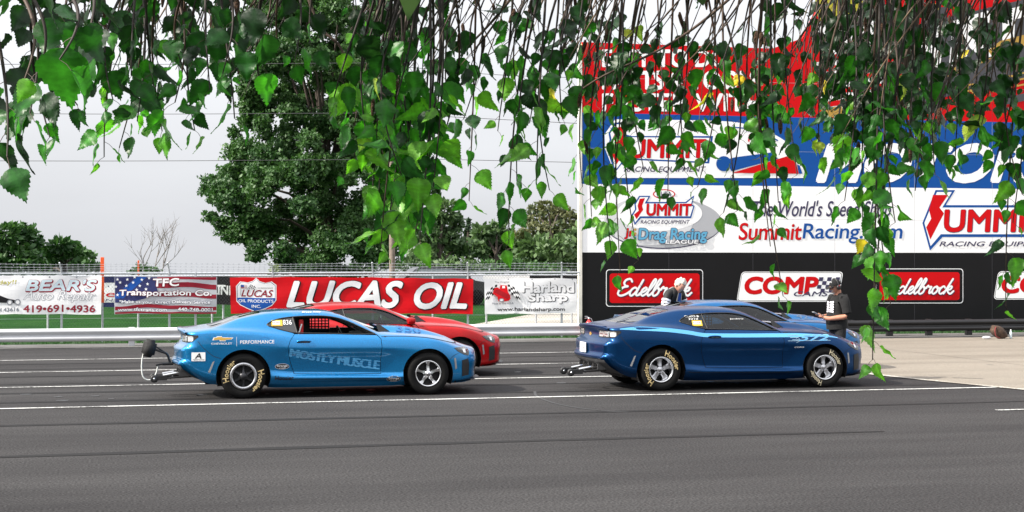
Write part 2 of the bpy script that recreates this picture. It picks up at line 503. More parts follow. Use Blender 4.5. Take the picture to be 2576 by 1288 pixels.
# ------------------------------------------------------------------ coupe body: one smooth surface S(x, t), cut into panels
class Pchip:
    def __init__(s, xs, ys):
        s.x = np.array(xs, float); s.y = np.array(ys, float)
        h = np.diff(s.x); d = np.diff(s.y) / h
        m = np.zeros(len(s.x))
        for i in range(1, len(s.x) - 1):
            if d[i-1] * d[i] > 0:
                w1, w2 = 2*h[i] + h[i-1], h[i] + 2*h[i-1]
                m[i] = (w1 + w2) / (w1 / d[i-1] + w2 / d[i])
        m[0], m[-1] = d[0], d[-1]
        s.m = m
    def __call__(s, q):
        q = np.clip(np.asarray(q, float), s.x[0], s.x[-1])
        i = np.clip(np.searchsorted(s.x, q) - 1, 0, len(s.x) - 2)
        h = s.x[i+1] - s.x[i]; t = (q - s.x[i]) / h
        a, b, ma, mb_ = s.y[i], s.y[i+1], s.m[i] * h, s.m[i+1] * h
        return a*(1+2*t)*(1-t)**2 + ma*t*(1-t)**2 + b*t*t*(3-2*t) + mb_*t*t*(t-1)
XK = [-1.02, -.75, -.45, 0., .45, .75, 1.2, 1.45, 1.78, 2.1, 2.4, 2.81, 3.2, 3.5, 3.75]
ZR = [[.50,.32,.22,.19,.155,.15,.15,.15,.15,.15,.155,.17,.17,.175,.2],
      [.55,.40,.30,.26,.225,.215,.215,.215,.215,.215,.22,.24,.23,.23,.25],
      [.60,.48,.38,.36,.33,.305,.298,.295,.29,.285,.29,.32,.30,.29,.30],
      [.64,.56,.48,.47,.42,.39,.378,.372,.365,.355,.36,.40,.37,.35,.35],
      [.70,.67,.645,.63,.59,.57,.56,.56,.56,.56,.56,.55,.52,.47,.45],
      [.77,.79,.805,.80,.77,.748,.742,.738,.735,.73,.72,.70,.64,.57,.54],
      [.965,.995,1.005,.985,.935,.888,.877,.874,.872,.87,.868,.85,.785,.69,.62],
      [.985,1.02,1.05,1.06,1.03,.975,.952,.945,.935,.925,.92,.89,.815,.715,.64],
      [1.0,1.03,1.065,1.20,1.268,1.278,1.268,1.222,1.085,.945,.935,.905,.83,.73,.655]]
ZC = [1.03,1.035,1.062,1.215,1.30,1.315,1.31,1.265,1.12,.985,.955,.925,.85,.745,.665]
YR = [[.78,.80,.82,.84,.82,.82,.82,.82,.82,.82,.82,.84,.82,.78,.70],
      [.86,.88,.90,.93,.895,.875,.87,.87,.87,.87,.89,.93,.89,.82,.74],
      [.87,.90,.925,.945,.94,.938,.935,.935,.935,.935,.935,.94,.90,.83,.745],
      [.88,.905,.935,.95,.915,.882,.872,.872,.872,.875,.905,.945,.905,.835,.75],
      [.89,.915,.94,.95,.925,.893,.885,.885,.885,.89,.915,.945,.905,.835,.75],
      [.90,.92,.945,.95,.942,.935,.933,.933,.933,.933,.935,.94,.90,.83,.745],
      [.86,.90,.925,.925,.912,.905,.90,.90,.90,.90,.902,.90,.86,.79,.71],
      [.80,.825,.82,.80,.80,.84,.852,.852,.85,.845,.84,.825,.78,.72,.65],
      [.72,.735,.70,.645,.635,.635,.635,.65,.715,.79,.76,.72,.68,.63,.58]]
PZ = [Pchip(XK, r) for r in ZR]; PY = [Pchip(XK, r) for r in YR]; PC = Pchip(XK, ZC)
XREAR = Pchip([.2, .32, .45, .495, .525, .565, .60, .73, .765, .80, .845, .87, .93, .965, 1.03, 1.2], [-.60, -.77, -.95, -.985, -1.025, -1.02, -.985, -.99, -.985, -.92, -.90, -.885, -.885, -.905, -.925, -.925])
XFRONT = Pchip([.1, .2, .26, .35, .5, .62, .68, .725, .745, .85], [3.62, 3.65, 3.70, 3.70, 3.715, 3.70, 3.675, 3.62, 3.58, 3.52])

def sstep(a, b, x):
    t = np.clip((x - a) / (b - a), 0, 1); return t * t * (3 - 2 * t)
def cwarp(u, y):                                  # the ends are bowed in plan
    r = np.abs(y) / .95
    return .12 * (1 - sstep(-1.0, -.35, u)) * r ** 2 - .30 * sstep(2.75, 3.75, u) * r ** 2.2
def S(u, t):
    u = np.asarray(u, float); t = np.clip(np.asarray(t, float), 0, 10)
    zs = [p(u) for p in PZ]; ys = [p(u) for p in PY]; c = PC(u)
    zs.append(zs[8] + .72 * (c - zs[8])); ys.append(ys[8] * .80)
    zs.append(c); ys.append(np.zeros_like(u))
    Z = np.stack(zs, -1); Y = np.stack(ys, -1)
    def ev(A):
        d = np.diff(A, axis=-1)
        m = np.zeros_like(A)
        a, b = d[..., :-1], d[..., 1:]
        ok = a * b > 0
        m[..., 1:-1] = np.where(ok, 2 * a * b / np.where(ok, a + b, 1), 0)
        m[..., 0] = d[..., 0]; m[..., -1] = d[..., -1]
        i = np.clip(np.floor(t).astype(int), 0, 9); w = t - i
        g = lambda B, k: np.take_along_axis(B, k[..., None], -1)[..., 0]
        p, q, mp, mq = g(A, i), g(A, i + 1), g(m, i), g(m, i + 1)
        return p*(1+2*w)*(1-w)**2 + mp*w*(1-w)**2 + q*w*w*(3-2*w) + mq*w*w*(w-1)
    z, y = ev(Z), ev(Y)
    z = np.where(t > 9, zs[9] + (c - zs[9]) * (1 - (10 - np.maximum(t, 9)) ** 2), z)
    rr = .17; d = np.clip((u - XREAR(z)) / rr, 0, 1)
    y = y * (1 - (rr * .72 / .92) * (1 - np.sqrt(np.clip(1 - (1 - d) ** 2, 0, 1))))
    rf = .20; d = np.clip((XFRONT(z) - u) / rf, 0, 1)
    y = y * (1 - (rf * .8 / .85) * (1 - np.sqrt(np.clip(1 - (1 - d) ** 2, 0, 1))))
    return u + cwarp(u, y), y, z
def Snorm(u, t):
    e = 1e-3
    a = np.stack(S(u + e, t), -1) - np.stack(S(u - e, t), -1)
    t2 = np.clip(np.asarray(t) + 2e-3, 0, 10); t1 = np.clip(np.asarray(t) - 2e-3, 0, 10)
    b = np.stack(S(u, t2), -1) - np.stack(S(u, t1), -1)
    n = np.cross(a, b)
    p = np.stack(S(u, t), -1)
    out = np.stack([p[:, 0] * 0, p[:, 1], np.where(np.asarray(t) > 7, 1.0, 0.02)], -1)
    n *= np.where((n * out).sum(-1) < 0, -1, 1)[:, None]
    return n / np.maximum(np.linalg.norm(n, axis=-1), 1e-12)[:, None]
_TS = np.linspace(0, 10, 161)
def xz2ut(pts):                                   # side-view point (x, z) -> surface parameter (u, t)
    P = np.array(pts, float); u = P[:, 0].copy()
    for _ in range(4):
        T = np.broadcast_to(_TS, (len(u), 161))
        z = S(np.broadcast_to(u[:, None], T.shape), T)[2]
        z = np.maximum.accumulate(z, axis=1)
        k = np.array([np.interp(P[i, 1], z[i], _TS) for i in range(len(u))])
        x = S(u, k)[0]
        u = u + .95 * (P[:, 0] - x)
    return np.c_[u, k]
def refine(pts, step, closed=True):
    out = []; n = len(pts)
    for i in range(n if closed else n - 1):
        a, b = np.array(pts[i], float), np.array(pts[(i + 1) % n], float)
        k = max(1, int(math.ceil(np.linalg.norm(b - a) / step)))
        out += [tuple(a + (b - a) * j / k) for j in range(k)]
    if not closed: out.append(tuple(pts[-1]))
    return out
def inpoly(P, poly):
    x, y = P[:, 0], P[:, 1]; r = np.zeros(len(P), bool)
    n = len(poly)
    for i in range(n):
        x1, y1 = poly[i]; x2, y2 = poly[(i + 1) % n]
        c = ((y1 > y) != (y2 > y))
        with np.errstate(divide='ignore', invalid='ignore'):
            r ^= c & (x < (x2 - x1) * (y - y1) / (y2 - y1 + 1e-15) + x1)
    return r
TS = .10                                          # metres per row, only to weigh the triangulation
_PAN = {}
def panel(outer, holes=(), off=0.0, gx=.05, gt=.34):
    key = (len(outer), round(float(np.array(outer).sum()), 5), round(float(np.array(outer)[::3].sum()), 5), len(holes), off)
    if key not in _PAN: _PAN[key] = panel_(outer, holes, off, gx, gt)
    return _PAN[key]
def panel_(outer, holes=(), off=0.0, gx=.05, gt=.34):
    """triangulate a (u, t) polygon with holes and lay it on S; returns points, normals, triangles of the right-hand side"""
    loops = [np.array(outer, float)] + [np.array(h, float) for h in holes]
    V = []; E = []
    for L in loops:
        o = len(V); n = len(L)
        V += [(a, b * TS) for a, b in L]; E += [(o + i, o + (i + 1) % n) for i in range(n)]
    lo, hi = loops[0].min(0), loops[0].max(0)
    G = np.array([(a, b) for a in np.arange(math.floor(lo[0]/gx)*gx, hi[0], gx) for b in np.arange(math.floor(lo[1]/gt)*gt, hi[1], gt)])
    if len(G):
        k = inpoly(G, loops[0])
        for h in loops[1:]: k &= ~inpoly(G, h)
        V += [(a, b * TS) for a, b in G[k]]
    r = delaunay_2d_cdt([Vector(p) for p in V], E, [], 0, 1e-6)
    P = np.array([tuple(v) for v in r[0]]); T = np.array([tuple(f) for f in r[2]])
    P[:, 1] /= TS
    c = P[T].mean(1)
    k = inpoly(c, loops[0])
    for h in loops[1:]: k &= ~inpoly(c, h)
    T = T[k]
    X = np.stack(S(P[:, 0], P[:, 1]), -1); N = Snorm(P[:, 0], P[:, 1])
    return X + N * off, N, T
def emit(name, panels, mats, parent, mirror=True, only=None):
    """panels: list of (points, normals, triangles, material index); the right side of the car is y < 0"""
    vs, fs, mi, ns = [], [], [], []
    for X, Nn, T, m in panels:
        for sgn in ((-1, 1) if mirror else (only or -1,)):
            A = X.copy(); A[:, 1] *= sgn; B = Nn.copy(); B[:, 1] *= sgn
            o = len(vs); vs += A.tolist(); ns += B.tolist()
            g = np.cross(A[T[:, 1]] - A[T[:, 0]], A[T[:, 2]] - A[T[:, 0]])
            fl = (g * B[T].mean(1)).sum(-1) < 0
            T2 = T.copy(); T2[fl] = T2[fl][:, ::-1]
            fs += (T2 + o).tolist(); mi += [m] * len(T2)
    me = bpy.data.meshes.new(name)
    me.from_pydata(vs, [], fs)
    for x in (mats if isinstance(mats, (list, tuple)) else [mats]): me.materials.append(x)
    me.polygons.foreach_set('material_index', mi)
    me.polygons.foreach_set('use_smooth', [True] * len(fs))
    me.update()
    me.normals_split_custom_set_from_vertices(ns)
    o = bpy.data.objects.new(name, me); COL.objects.link(o); o.parent = parent
    return o

# ---- outlines in side view (x from the rear axle, z from the ground)
def arc(cx, cz, r, a0, a1, n=26):
    return [(cx + r * math.cos(math.radians(a0 + (a1 - a0) * k / n)), cz + r * math.sin(math.radians(a0 + (a1 - a0) * k / n))) for k in range(n + 1)]
DLO = cr([(2.0,.945),(1.78,1.05),(1.62,1.125),(1.46,1.182),(1.28,1.215),(1.05,1.222),(.80,1.215),(.58,1.19),(.44,1.15),(.36,1.10)], 4) + [(.40,1.075),(.56,1.025),(.72,.985),(.82,.972),(1.3,.96),(1.7,.945)]
QW = cr([(.745,1.21),(.58,1.19),(.44,1.15),(.36,1.10)], 4) + [(.40,1.075),(.56,1.025),(.72,.985),(.80,.975)]
DOOR = [(2.02,.925),(2.075,.87),(2.085,.75),(2.07,.55),(2.075,.345),(1.4,.35),(.76,.365),(.70,.55),(.665,.75),(.70,.86),(.77,.955)]
_UT = {}
def body_parts():
    if _UT: return _UT
    rz = np.linspace(.46, .985, 22)
    low = [(u, 0.0) for u in np.linspace(-.95, -.42, 14)]
    archR = arc(0, .335, .405, 212, -28); archF = arc(2.81, .325, .392, 208, -25)
    aR = xz2ut(archR).tolist(); aF = xz2ut(archF).tolist()
    aR[0][1] = aR[-1][1] = 0; aF[0][1] = aF[-1][1] = 0
    low = [(u, 0.0) for u in np.arange(-.955, aR[0][0] - .01, .04)]
    mid = [(u, 0.0) for u in np.arange(aR[-1][0] + .02, aF[0][0] - .01, .06)]
    fr = [(u, 0.0) for u in np.arange(aF[-1][0] + .02, 3.60, .03)]
    front = []
    for z in np.linspace(.19, .735, 20):
        front.append((float(XFRONT(z)), z))
    def t_at(u, z):
        zz = np.maximum.accumulate(S(np.full(161, u), _TS)[2]); return float(np.interp(z, zz, _TS))
    front = [(u, t_at(u, z)) for u, z in front]
    front.append((3.58, 10.0))
    top = [(u, 10.0) for u in np.arange(3.54, 2.26, -.06)]
    ws = [(2.24,10),(2.22,9.7),(2.17,9.2),(2.115,8.8),(2.06,8.52),(1.95,8.46),(1.78,8.45),(1.6,8.46),(1.46,8.52),(1.40,8.64),(1.395,9.0),(1.40,9.5),(1.41,10)]
    ws = refine(ws, .06, False)
    roof = [(u, 10.0) for u in np.arange(1.36, .33, -.06)]
    rw = [(.30,10),(.29,9.5),(.27,9.0),(.235,8.7),(.16,8.55),(0,8.5),(-.25,8.48),(-.40,8.50),(-.455,8.62),(-.47,9.2),(-.475,10)]
    rw = refine(rw, .06, False)
    deck = [(u, 10.0) for u in np.arange(-.52, -.95, -.05)]
    rear = [(float(XREAR(z)), z) for z in np.linspace(1.03, .46, 26)]
    rear = [(u, t_at(u, z) if z < 1.0 else 10 - (1.03 - z) / .03 * 2) for u, z in rear]
    outer = low + aR + mid + aF + fr + front + top + ws + roof + rw + deck + rear
    _UT['outer'] = outer
    _UT['ws'] = ws; _UT['rw'] = rw
    dlo = xz2ut(refine(DLO, .05)); door = xz2ut(refine(DOOR + [(1.3,.95),(1.7,.937)], .05))
    # one hole: window opening joined with the door below it (2 mm wider than the door)
    hole = refine(DLO[:-6], .05, False) + refine([(.40,1.075),(.56,1.025),(.72,.985),(.765,.957)], .05, False) + refine([(.693,.862),(.657,.75),(.692,.55),(.752,.358),(1.4,.342),(2.083,.337),(2.078,.55),(2.093,.75),(2.083,.873),(2.03,.935)], .05, False)
    _UT['hole'] = xz2ut(hole); _UT['dlo'] = dlo; _UT['door'] = door
    qw = xz2ut(refine(QW, .05)); _UT['qw'] = qw
    dw = xz2ut(refine(cr([(2.0,.945),(1.78,1.05),(1.62,1.125),(1.46,1.182),(1.28,1.215),(1.05,1.222),(.80,1.215),(.76,1.212)], 4) + [(.815,.973),(1.3,.96),(1.7,.945)], .05))
    _UT['dw'] = dw
    _UT['body'] = panel(outer, [_UT['hole']])
    return _UT

def side_map(sgn=-1):
    def f(x, z, lift):
        ut = xz2ut([(x, z)])
        p = np.stack(S(ut[:, 0], ut[:, 1]), -1)[0] + Snorm(ut[:, 0], ut[:, 1])[0] * lift
        return (p[0], p[1] * sgn, p[2])
    return f
def lay_side(mb, shape, lift, m, step=.12, sgn=-1):
    if isinstance(shape, Many):
        for i, q in enumerate(shape): lay_side(mb, q, lift + i * .00006, m, step, sgn)
        return
    if isinstance(shape, list): shape = poly2(shape)
    if step: shape = gridcut(shape, step)
    ut = xz2ut(shape[0])
    p = np.stack(S(ut[:, 0], ut[:, 1]), -1) + Snorm(ut[:, 0], ut[:, 1]) * lift
    p[:, 1] *= sgn
    fs = []
    for q in shape[1]:
        a, b, c = (Vector(p[q[i]]) for i in range(3))
        if (b - a).cross(c - a).y * sgn < 0: q = tuple(reversed(q))
        fs.append(q)
    mb.add(p.tolist(), fs, m)

def paint(name, col, metal=.35, rough=.34, flake=True, coat=.35):
    m = mat(name, col, rough, metal, coat, .035, spec=.3)
    nt = m.node_tree; b = nt.nodes['Principled BSDF']
    if flake:                                     # metal flake: a little grain in the colour coat
        tc = nt.nodes.new('ShaderNodeTexCoord'); nz = nt.nodes.new('ShaderNodeTexNoise')
        nz.inputs['Scale'].default_value = 160; nz.inputs['Detail'].default_value = 1
        r = nt.nodes.new('ShaderNodeMapRange'); r.inputs[1].default_value = .3; r.inputs[2].default_value = .7
        r.inputs[3].default_value = .72; r.inputs[4].default_value = 1.3
        v = nt.nodes.new('ShaderNodeVectorMath'); v.operation = 'SCALE'; v.inputs[0].default_value = col
        nt.links.new(tc.outputs['Object'], nz.inputs['Vector']); nt.links.new(nz.outputs[0], r.inputs[0])
        nt.links.new(r.outputs[0], v.inputs['Scale']); nt.links.new(v.outputs[0], b.inputs['Base Color'])
    return m
K_BLACK = mat('black_trim', (.012, .012, .013), .45, var=.2, vscale=20)
K_RUBBER = mat('tyre_rubber', (.008, .008, .008), .75, bump=.15, bscale=60, spec=.12)
K_INSIDE = mat('cabin_black', (.008, .008, .009), .8)
K_CHROME = mat('polished_alloy', (.80, .80, .81), .14, 1.0)
K_ALLOY = mat('machined_alloy', (.50, .50, .52), .30, 1.0, var=.12, vscale=50)
K_DARKM = mat('dark_metal', (.05, .05, .055), .4, .8)
K_WHITE = mat('decal_white', (.78, .78, .78), .5)
K_GOLD = mat('tyre_letter', (.55, .42, .20), .7, var=.25, vscale=40)
K_CREAM = mat('tyre_letter_pale', (.50, .44, .30), .7, var=.25, vscale=40)
K_LENS = mat('clear_lens', (.60, .60, .60), .12, .55, 1.0)
K_RED = mat('red_reflector', (.45, .01, .01), .25, 0, .8)
K_GREYD = mat('diffuser_grey', (.045, .045, .048), .55)
K_AMBER = mat('side_marker', (.30, .31, .32), .25, .2, .6)
K_GLASSD = glass_mat('tinted_glass', (.34, .43, .42))
K_GLASSC = glass_mat('clear_glass', (.62, .70, .68))
K_GLASSB = mat('smoked_glass', (.010, .011, .012), .06, 0, 1.0)

def rim_mesh(kind, R, sgn):
    mb = MB()
    if kind == 'beadlock':                        # dark six-arm centre inside a broad bolted ring
        mb.lathe([(R*.78, .0), (R*.80, -.018), (R*.98, -.018), (R*1.0, -.004), (R*1.0, .03)], 40, 1)
        mb.lathe([(R*.80, -.01), (R*.74, .06), (R*.70, .16)], 36, 2)
        mb.lathe([(0, .045), (R*.74, .055)], 36, 2)
        for k in range(12):
            a = k * math.pi / 6
            mb.tube([(R*.89*math.cos(a), -.017, R*.89*math.sin(a)), (R*.89*math.cos(a), -.026, R*.89*math.sin(a))], .008, 8, 0)
        n, w0, w1, y0, y1, ms = 6, .030, .017, -.008, .004, 3
        r0, r1 = .05, R * .76
    elif kind == 'star':                          # five broad polished spokes
        mb.lathe([(R*.86, .05), (R*.88, -.004), (R*.93, -.014), (R*.99, -.016), (R*1.0, .0), (R*1.0, .03)], 40, 0)
        mb.lathe([(0, .07), (R*.86, .075)], 36, 2)
        n, w0, w1, y0, y1, ms = 5, .036, .026, -.004, -.004, 0
        r0, r1 = .04, R * .90
    else:                                         # deep polished lip, set-back five-spoke centre
        mb.lathe([(R*.68, .11), (R*.76, .07), (R*.84, .035), (R*.90, -.006), (R*.985, -.018), (R*1.0, -.004), (R*1.0, .03)], 44, 0)
        mb.lathe([(0, .135), (R*.70, .13)], 36, 2)
        n, w0, w1, y0, y1, ms = 5, .042, .040, .045, .055, 1
        r0, r1 = .03, R * .80
    for k in range(n):
        a = math.pi / 2 + 2 * math.pi * k / n
        M = Matrix.Rotation(-(a - math.pi / 2), 4, 'Y')
        rows = []
        for i in range(7):
            q = i / 6; r = r0 + (r1 - r0) * q
            w = w0 + (w1 - w0) * q + (.014 * (q - .75) / .25 if q > .75 and kind != 'beadlock' else 0) - .006 * math.sin(q * math.pi)
            y = y0 + (y1 - y0) * q + .006 * math.sin(q * math.pi)
            rows.append([(-w, y + .014, r), (-w * .62, y, r), (w * .62, y, r), (w, y + .014, r), (w, y + .045, r), (-w, y + .045, r)])
        vs = [M @ Vector(p) for g in rows for p in g]
        fs = [(i*6+j, i*6+(j+1) % 6, (i+1)*6+(j+1) % 6, (i+1)*6+j) for i in range(6) for j in range(6)]
        mb.add(vs, fs, ms, False)
    hub = .055 if kind != 'star' else .05
    mb.lathe([(0, y0 - .022), (hub*.6, y0 - .022), (hub*.75, y0 - .012), (hub, y0 - .008), (hub*1.05, y0 + .03)], 24, ms if kind != 'beadlock' else 3)
    if kind != 'beadlock': mb.lathe([(0, y0 - .026), (hub*.5, y0 - .026), (hub*.52, y0 - .02)], 18, 1)
    for k in range(5):
        a = math.pi / 2 + math.pi / 5 + 2 * math.pi * k / 5
        mb.tube([(.068*math.cos(a), y0 - .012, .068*math.sin(a)), (.068*math.cos(a), y0 + .02, .068*math.sin(a))], .009, 8, 2)
    return mb

def wheel(car, x, z, R, rimR, width, kind, letters=None, lcol=None, side=-1, yface=.925):
    w = empty('wheel'); w.parent = car; w.location = (x, side * yface, z)
    if side > 0: w.rotation_euler = (0, 0, math.pi)
    mb = MB()                                     # axial: outer face at y = 0, inner at +width
    h = width
    prof = [(rimR*.97, .01), (rimR*1.02, -.006), (rimR*1.10, -.016), (rimR + (R-rimR)*.45, -.024), (R*.93, -.014), (R*.985, .012), (R, .035),
            (R, h - .035), (R*.985, h - .012), (R*.93, h + .012), (rimR*1.1, h + .01), (rimR*.97, h - .01)]
    mb.lathe(prof, 56, 0)
    if letters:
        rb = rimR + (R - rimR) * .14; hh = (R - rimR) * .52
        for a0, wid in letters:
          for iq, shp in enumerate(dil('Hoosier', 0, 0, 1, hh, hh * .05, flip=False)):
            shp = gridcut(shp, .08)
            vs = []
            for px, py in shp[0]:
                ang = math.radians(a0) - (px - .5) * wid
                big = 1.0 if px > .17 else 1.25    # tall initial
                r = rb + py * big
                q = (r - rimR) / (R - rimR)
                yy = -.027 + .012 * abs(q - .45) ** 1.5
                vs.append((r * math.cos(ang), yy - .003 - iq * .00006, r * math.sin(ang)))
            fs = []
            for f in shp[1]:
                a, b, c = (Vector(vs[f[i]]) for i in range(3))
                fs.append(f if (b - a).cross(c - a).y < 0 else tuple(reversed(f)))
            mb.add(vs, fs, 1)
    mb.build('tyre', [K_RUBBER, lcol or K_GOLD], w)
    rim_mesh(kind, rimR, side).build('rim', [K_CHROME, K_ALLOY, K_INSIDE, K_DARKM], w)
    return w

def rear_face(car, mats, plate=False):
    """rear fascia: x = XREAR(z) bowed in plan, with the tail panel, diffuser and lamps"""
    zs = list(np.linspace(.46, 1.03, 24)); ny = 25
    vs = []; fs = []; mi = []
    def halfw(z):
        u = float(XREAR(z)); zz = np.maximum.accumulate(S(np.full(161, u), _TS)[2])
        t = np.interp(z, zz, _TS)
        return float(S(np.array([u]), np.array([t]))[1][0])
    hw = [halfw(min(z, .985)) for z in zs]
    for z, w in zip(zs, hw):
        for k in range(ny):
            y = -w + 2 * w * k / (ny - 1)
            vs.append((float(XREAR(z)) + float(cwarp(np.array(float(XREAR(z))), np.array(y))), y, z))
    for i in range(len(zs) - 1):
        for k in range(ny - 1):
            fs.append((i*ny + k, (i+1)*ny + k, (i+1)*ny + k + 1, i*ny + k + 1))
            zc = (zs[i] + zs[i+1]) / 2
            mi.append(1 if zc < .50 else 0)
    mb = MB()
    for f, m in zip(fs, mi): pass
    o = len(mb.v); mb.v = [tuple(v) for v in vs]; mb.f = fs; mb.m = mi; mb.sm = [True] * len(fs)
    b = mb.build('rear_bumper', mats, car)
    mb = MB()                                     # lower diffuser running back under the car
    prof = [(-1.0, .50), (-.985, .47), (-.955, .445), (-.86, .37), (-.74, .30), (-.55, .24)]
    n = 21; rows = []
    for x, z in prof:
        rows.append([(x + .12 * ((-.84 + 1.68 * k / (n-1)) / .95) ** 2 * (1 if x < -.7 else .6) - .012, (-.84 + 1.68*k/(n-1)) * (1 - .06 * (z < .4)), z) for k in range(n)])
    mb.add([p for r in rows for p in r], [(i*n+k, i*n+k+1, (i+1)*n+k+1, (i+1)*n+k) for i in range(len(prof)-1) for k in range(n-1)], 0, True)
    for y in (-.52, -.26, 0, .26, .52):
        mb.box((-.93, y - .012, .33), (-.60, y + .012, .42), 0)
    d = mb.build('diffuser', K_GREYD, car)
    def fp(y, z, lift):
        x = float(XREAR(z)) + float(cwarp(np.array(float(XREAR(z))), np.array(y))); return (x - lift, y, z)
    back = Vector((-1, 0, 0))
    for s in (-1, 1):
        lm = MB()
        lay(lm, rrect(*( (.40, .846) if s > 0 else (-.80, .846)), *((.80, .958) if s > 0 else (-.40, .958)), .03), fp, .004, 0, .06, back)
        a = (.43, .60); bq = (.615, .79)
        for y0, y1 in (a, bq):
            y0, y1 = (y0, y1) if s > 0 else (-y1, -y0)
            lay(lm, rrect(y0, .860, y1, .945, .028), fp, .010, 1, .05, back)
            lay(lm, rrect(y0 + .035, .893, y1 - .035, .909, .007), fp, .013, 2, .05, back)
        # the lamp wraps round the corner
        lay_side(lm, [(-.83, .848), (-.76, .852), (-.66, .93), (-.665, .955), (-.83, .962)], .004, 0, .04, s)
        lay_side(lm, rrect(-.845, .862, -.73, .947, .03), .009, 1, .04, s)
        lm.build('taillight', [K_INSIDE, K_LENS, K_ALLOY], car)
        rm = MB()
        y0, y1 = (.56, .74) if s > 0 else (-.74, -.56)
        lay(rm, rrect(y0, .468, y1, .495, .008), fp, .016, 0, .05, back)
        rm.build('reflector', K_RED, car)
    lay(mb2 := MB(), [(-.07, .895), (-.03, .895), (-.03, .91), (.03, .91), (.03, .895), (.07, .895), (.055, .868), (.03, .868), (.03, .855), (-.03, .855), (-.03, .868), (-.055, .868)], fp, .006, 0, None, back)
    mb2.build('tail_emblem', mat('emblem_gold', (.62, .40, .10), .3, .6), car)
    if plate:
        pm = MB()
        pm.bbox((-1.026, -.155, .585), (-1.008, .155, .745), .006, 0)
        for k, ln in enumerate(('COPO', '1957', '572')):
            pass
        lay(pm, text2('0594', -.1, .62, .1, .70, off=.01, flip=False, dx=0), lambda y, z, l: (-1.0265 - l, -y, z), .001, 1, None, back)
        lay(pm, text2('TRACK PASS', -.11, .715, .11, .732, flip=False), lambda y, z, l: (-1.0265 - l, -y, z), .001, 1, None, back)
        pm.build('plate', [K_WHITE, mat('plate_ink', (.25, .2, .2), .6)], car)
    sp = MB()                                     # low lip spoiler on the deck edge
    n = 31; rows = []
    for k in range(n):
        y = -.80 + 1.6 * k / (n - 1); c = .12 * (y / .95) ** 2
        e = max(0, (abs(y) - .62) / .18); h = .014 * (1 - e ** 2)
        z0 = 1.026 - .028 * (abs(y) / .8) ** 2
        rows.append([(-.70 + c, y, z0 + .002), (-.86 + c, y, z0 + h * .55), (-.935 + c, y, z0 + h), (-.942 + c, y, z0 + h - .012), (-.925 + c, y, z0 - .035), (-.895 + c, y, z0 - .06)])
    sp.add([p for r in rows for p in r], [(k*6+j, k*6+j+1, (k+1)*6+j+1, (k+1)*6+j) for k in range(n-1) for j in range(5)], 0, True)
    sp.build('spoiler', mats[0], car)

def front_face(car, mats):
    zs = list(np.linspace(.19, .735, 24)); ny = 31
    vs = []; mi = []; fs = []
    for z in zs:
        u = float(XFRONT(z)); zz = np.maximum.accumulate(S(np.full(161, u), _TS)[2])
        w = float(S(np.array([u]), np.array([np.interp(z, zz, _TS)]))[1][0])
        for k in range(ny):
            y = -w + 2 * w * k / (ny - 1)
            vs.append((u + float(cwarp(np.array(u), np.array(y))), y, z))
    for i in range(len(zs) - 1):
        for k in range(ny - 1):
            fs.append((i*ny + k, i*ny + k + 1, (i+1)*ny + k + 1, (i+1)*ny + k))
            zc = (zs[i] + zs[i+1]) / 2; q = abs(k + .5 - (ny - 1) / 2) / ((ny - 1) / 2)
            mi.append(1 if (.27 < zc < .53 and q < .95) or (.57 < zc < .66 and q < .7) else 0)
    mb = MB(); mb.v = vs; mb.f = fs; mb.m = mi; mb.sm = [True] * len(fs)
    mb.build('front_bumper', mats, car)
    sp = MB(); n = 25; rows = []
    for k in range(n):
        q = -1 + 2 * k / (n - 1); y = .86 * q
        x = 3.77 - .29 * abs(q) ** 2.2
        rows.append([(x - .25, y, .205), (x, y, .232), (x + .004, y, .222), (x - .25, y, .175)])
    sp.add([p for r in rows for p in r], [(k*4+j, (k+1)*4+j, (k+1)*4+(j+1) % 4, k*4+(j+1) % 4) for k in range(n-1) for j in range(4)], 0, False)
    sp.build('splitter', K_BLACK, car)
    for s in (-1, 1):
        h = MB()
        lay_side(h, [(3.23, .715), (3.33, .718), (3.47, .705), (3.50, .655), (3.48, .585), (3.40, .605), (3.30, .655)], .006, 0, .04, s)
        lay_side(h, [(3.37, .688), (3.42, .685), (3.425, .63), (3.385, .64)], .010, 1, .04, s)
        h.build('headlight', [K_GLASSB, K_CHROME], car)
        v = MB()
        lay_side(v, [(3.36, .52), (3.47, .545), (3.49, .44), (3.48, .29), (3.36, .27)], .006, 0, .04, s)
        v.build('brake_duct', K_BLACK, car)
        a = MB()
        lay_side(a, [(3.225, .56), (3.255, .56), (3.275, .40), (3.245, .38)], .005, 0, .04, s)
        a.build('side_marker', K_AMBER, car); a = MB()
        lay_side(a, [(-.455, .56), (-.425, .575), (-.49, .40), (-.52, .41)], .005, 0, .04, s)
        a.build('side_marker', K_AMBER, car)

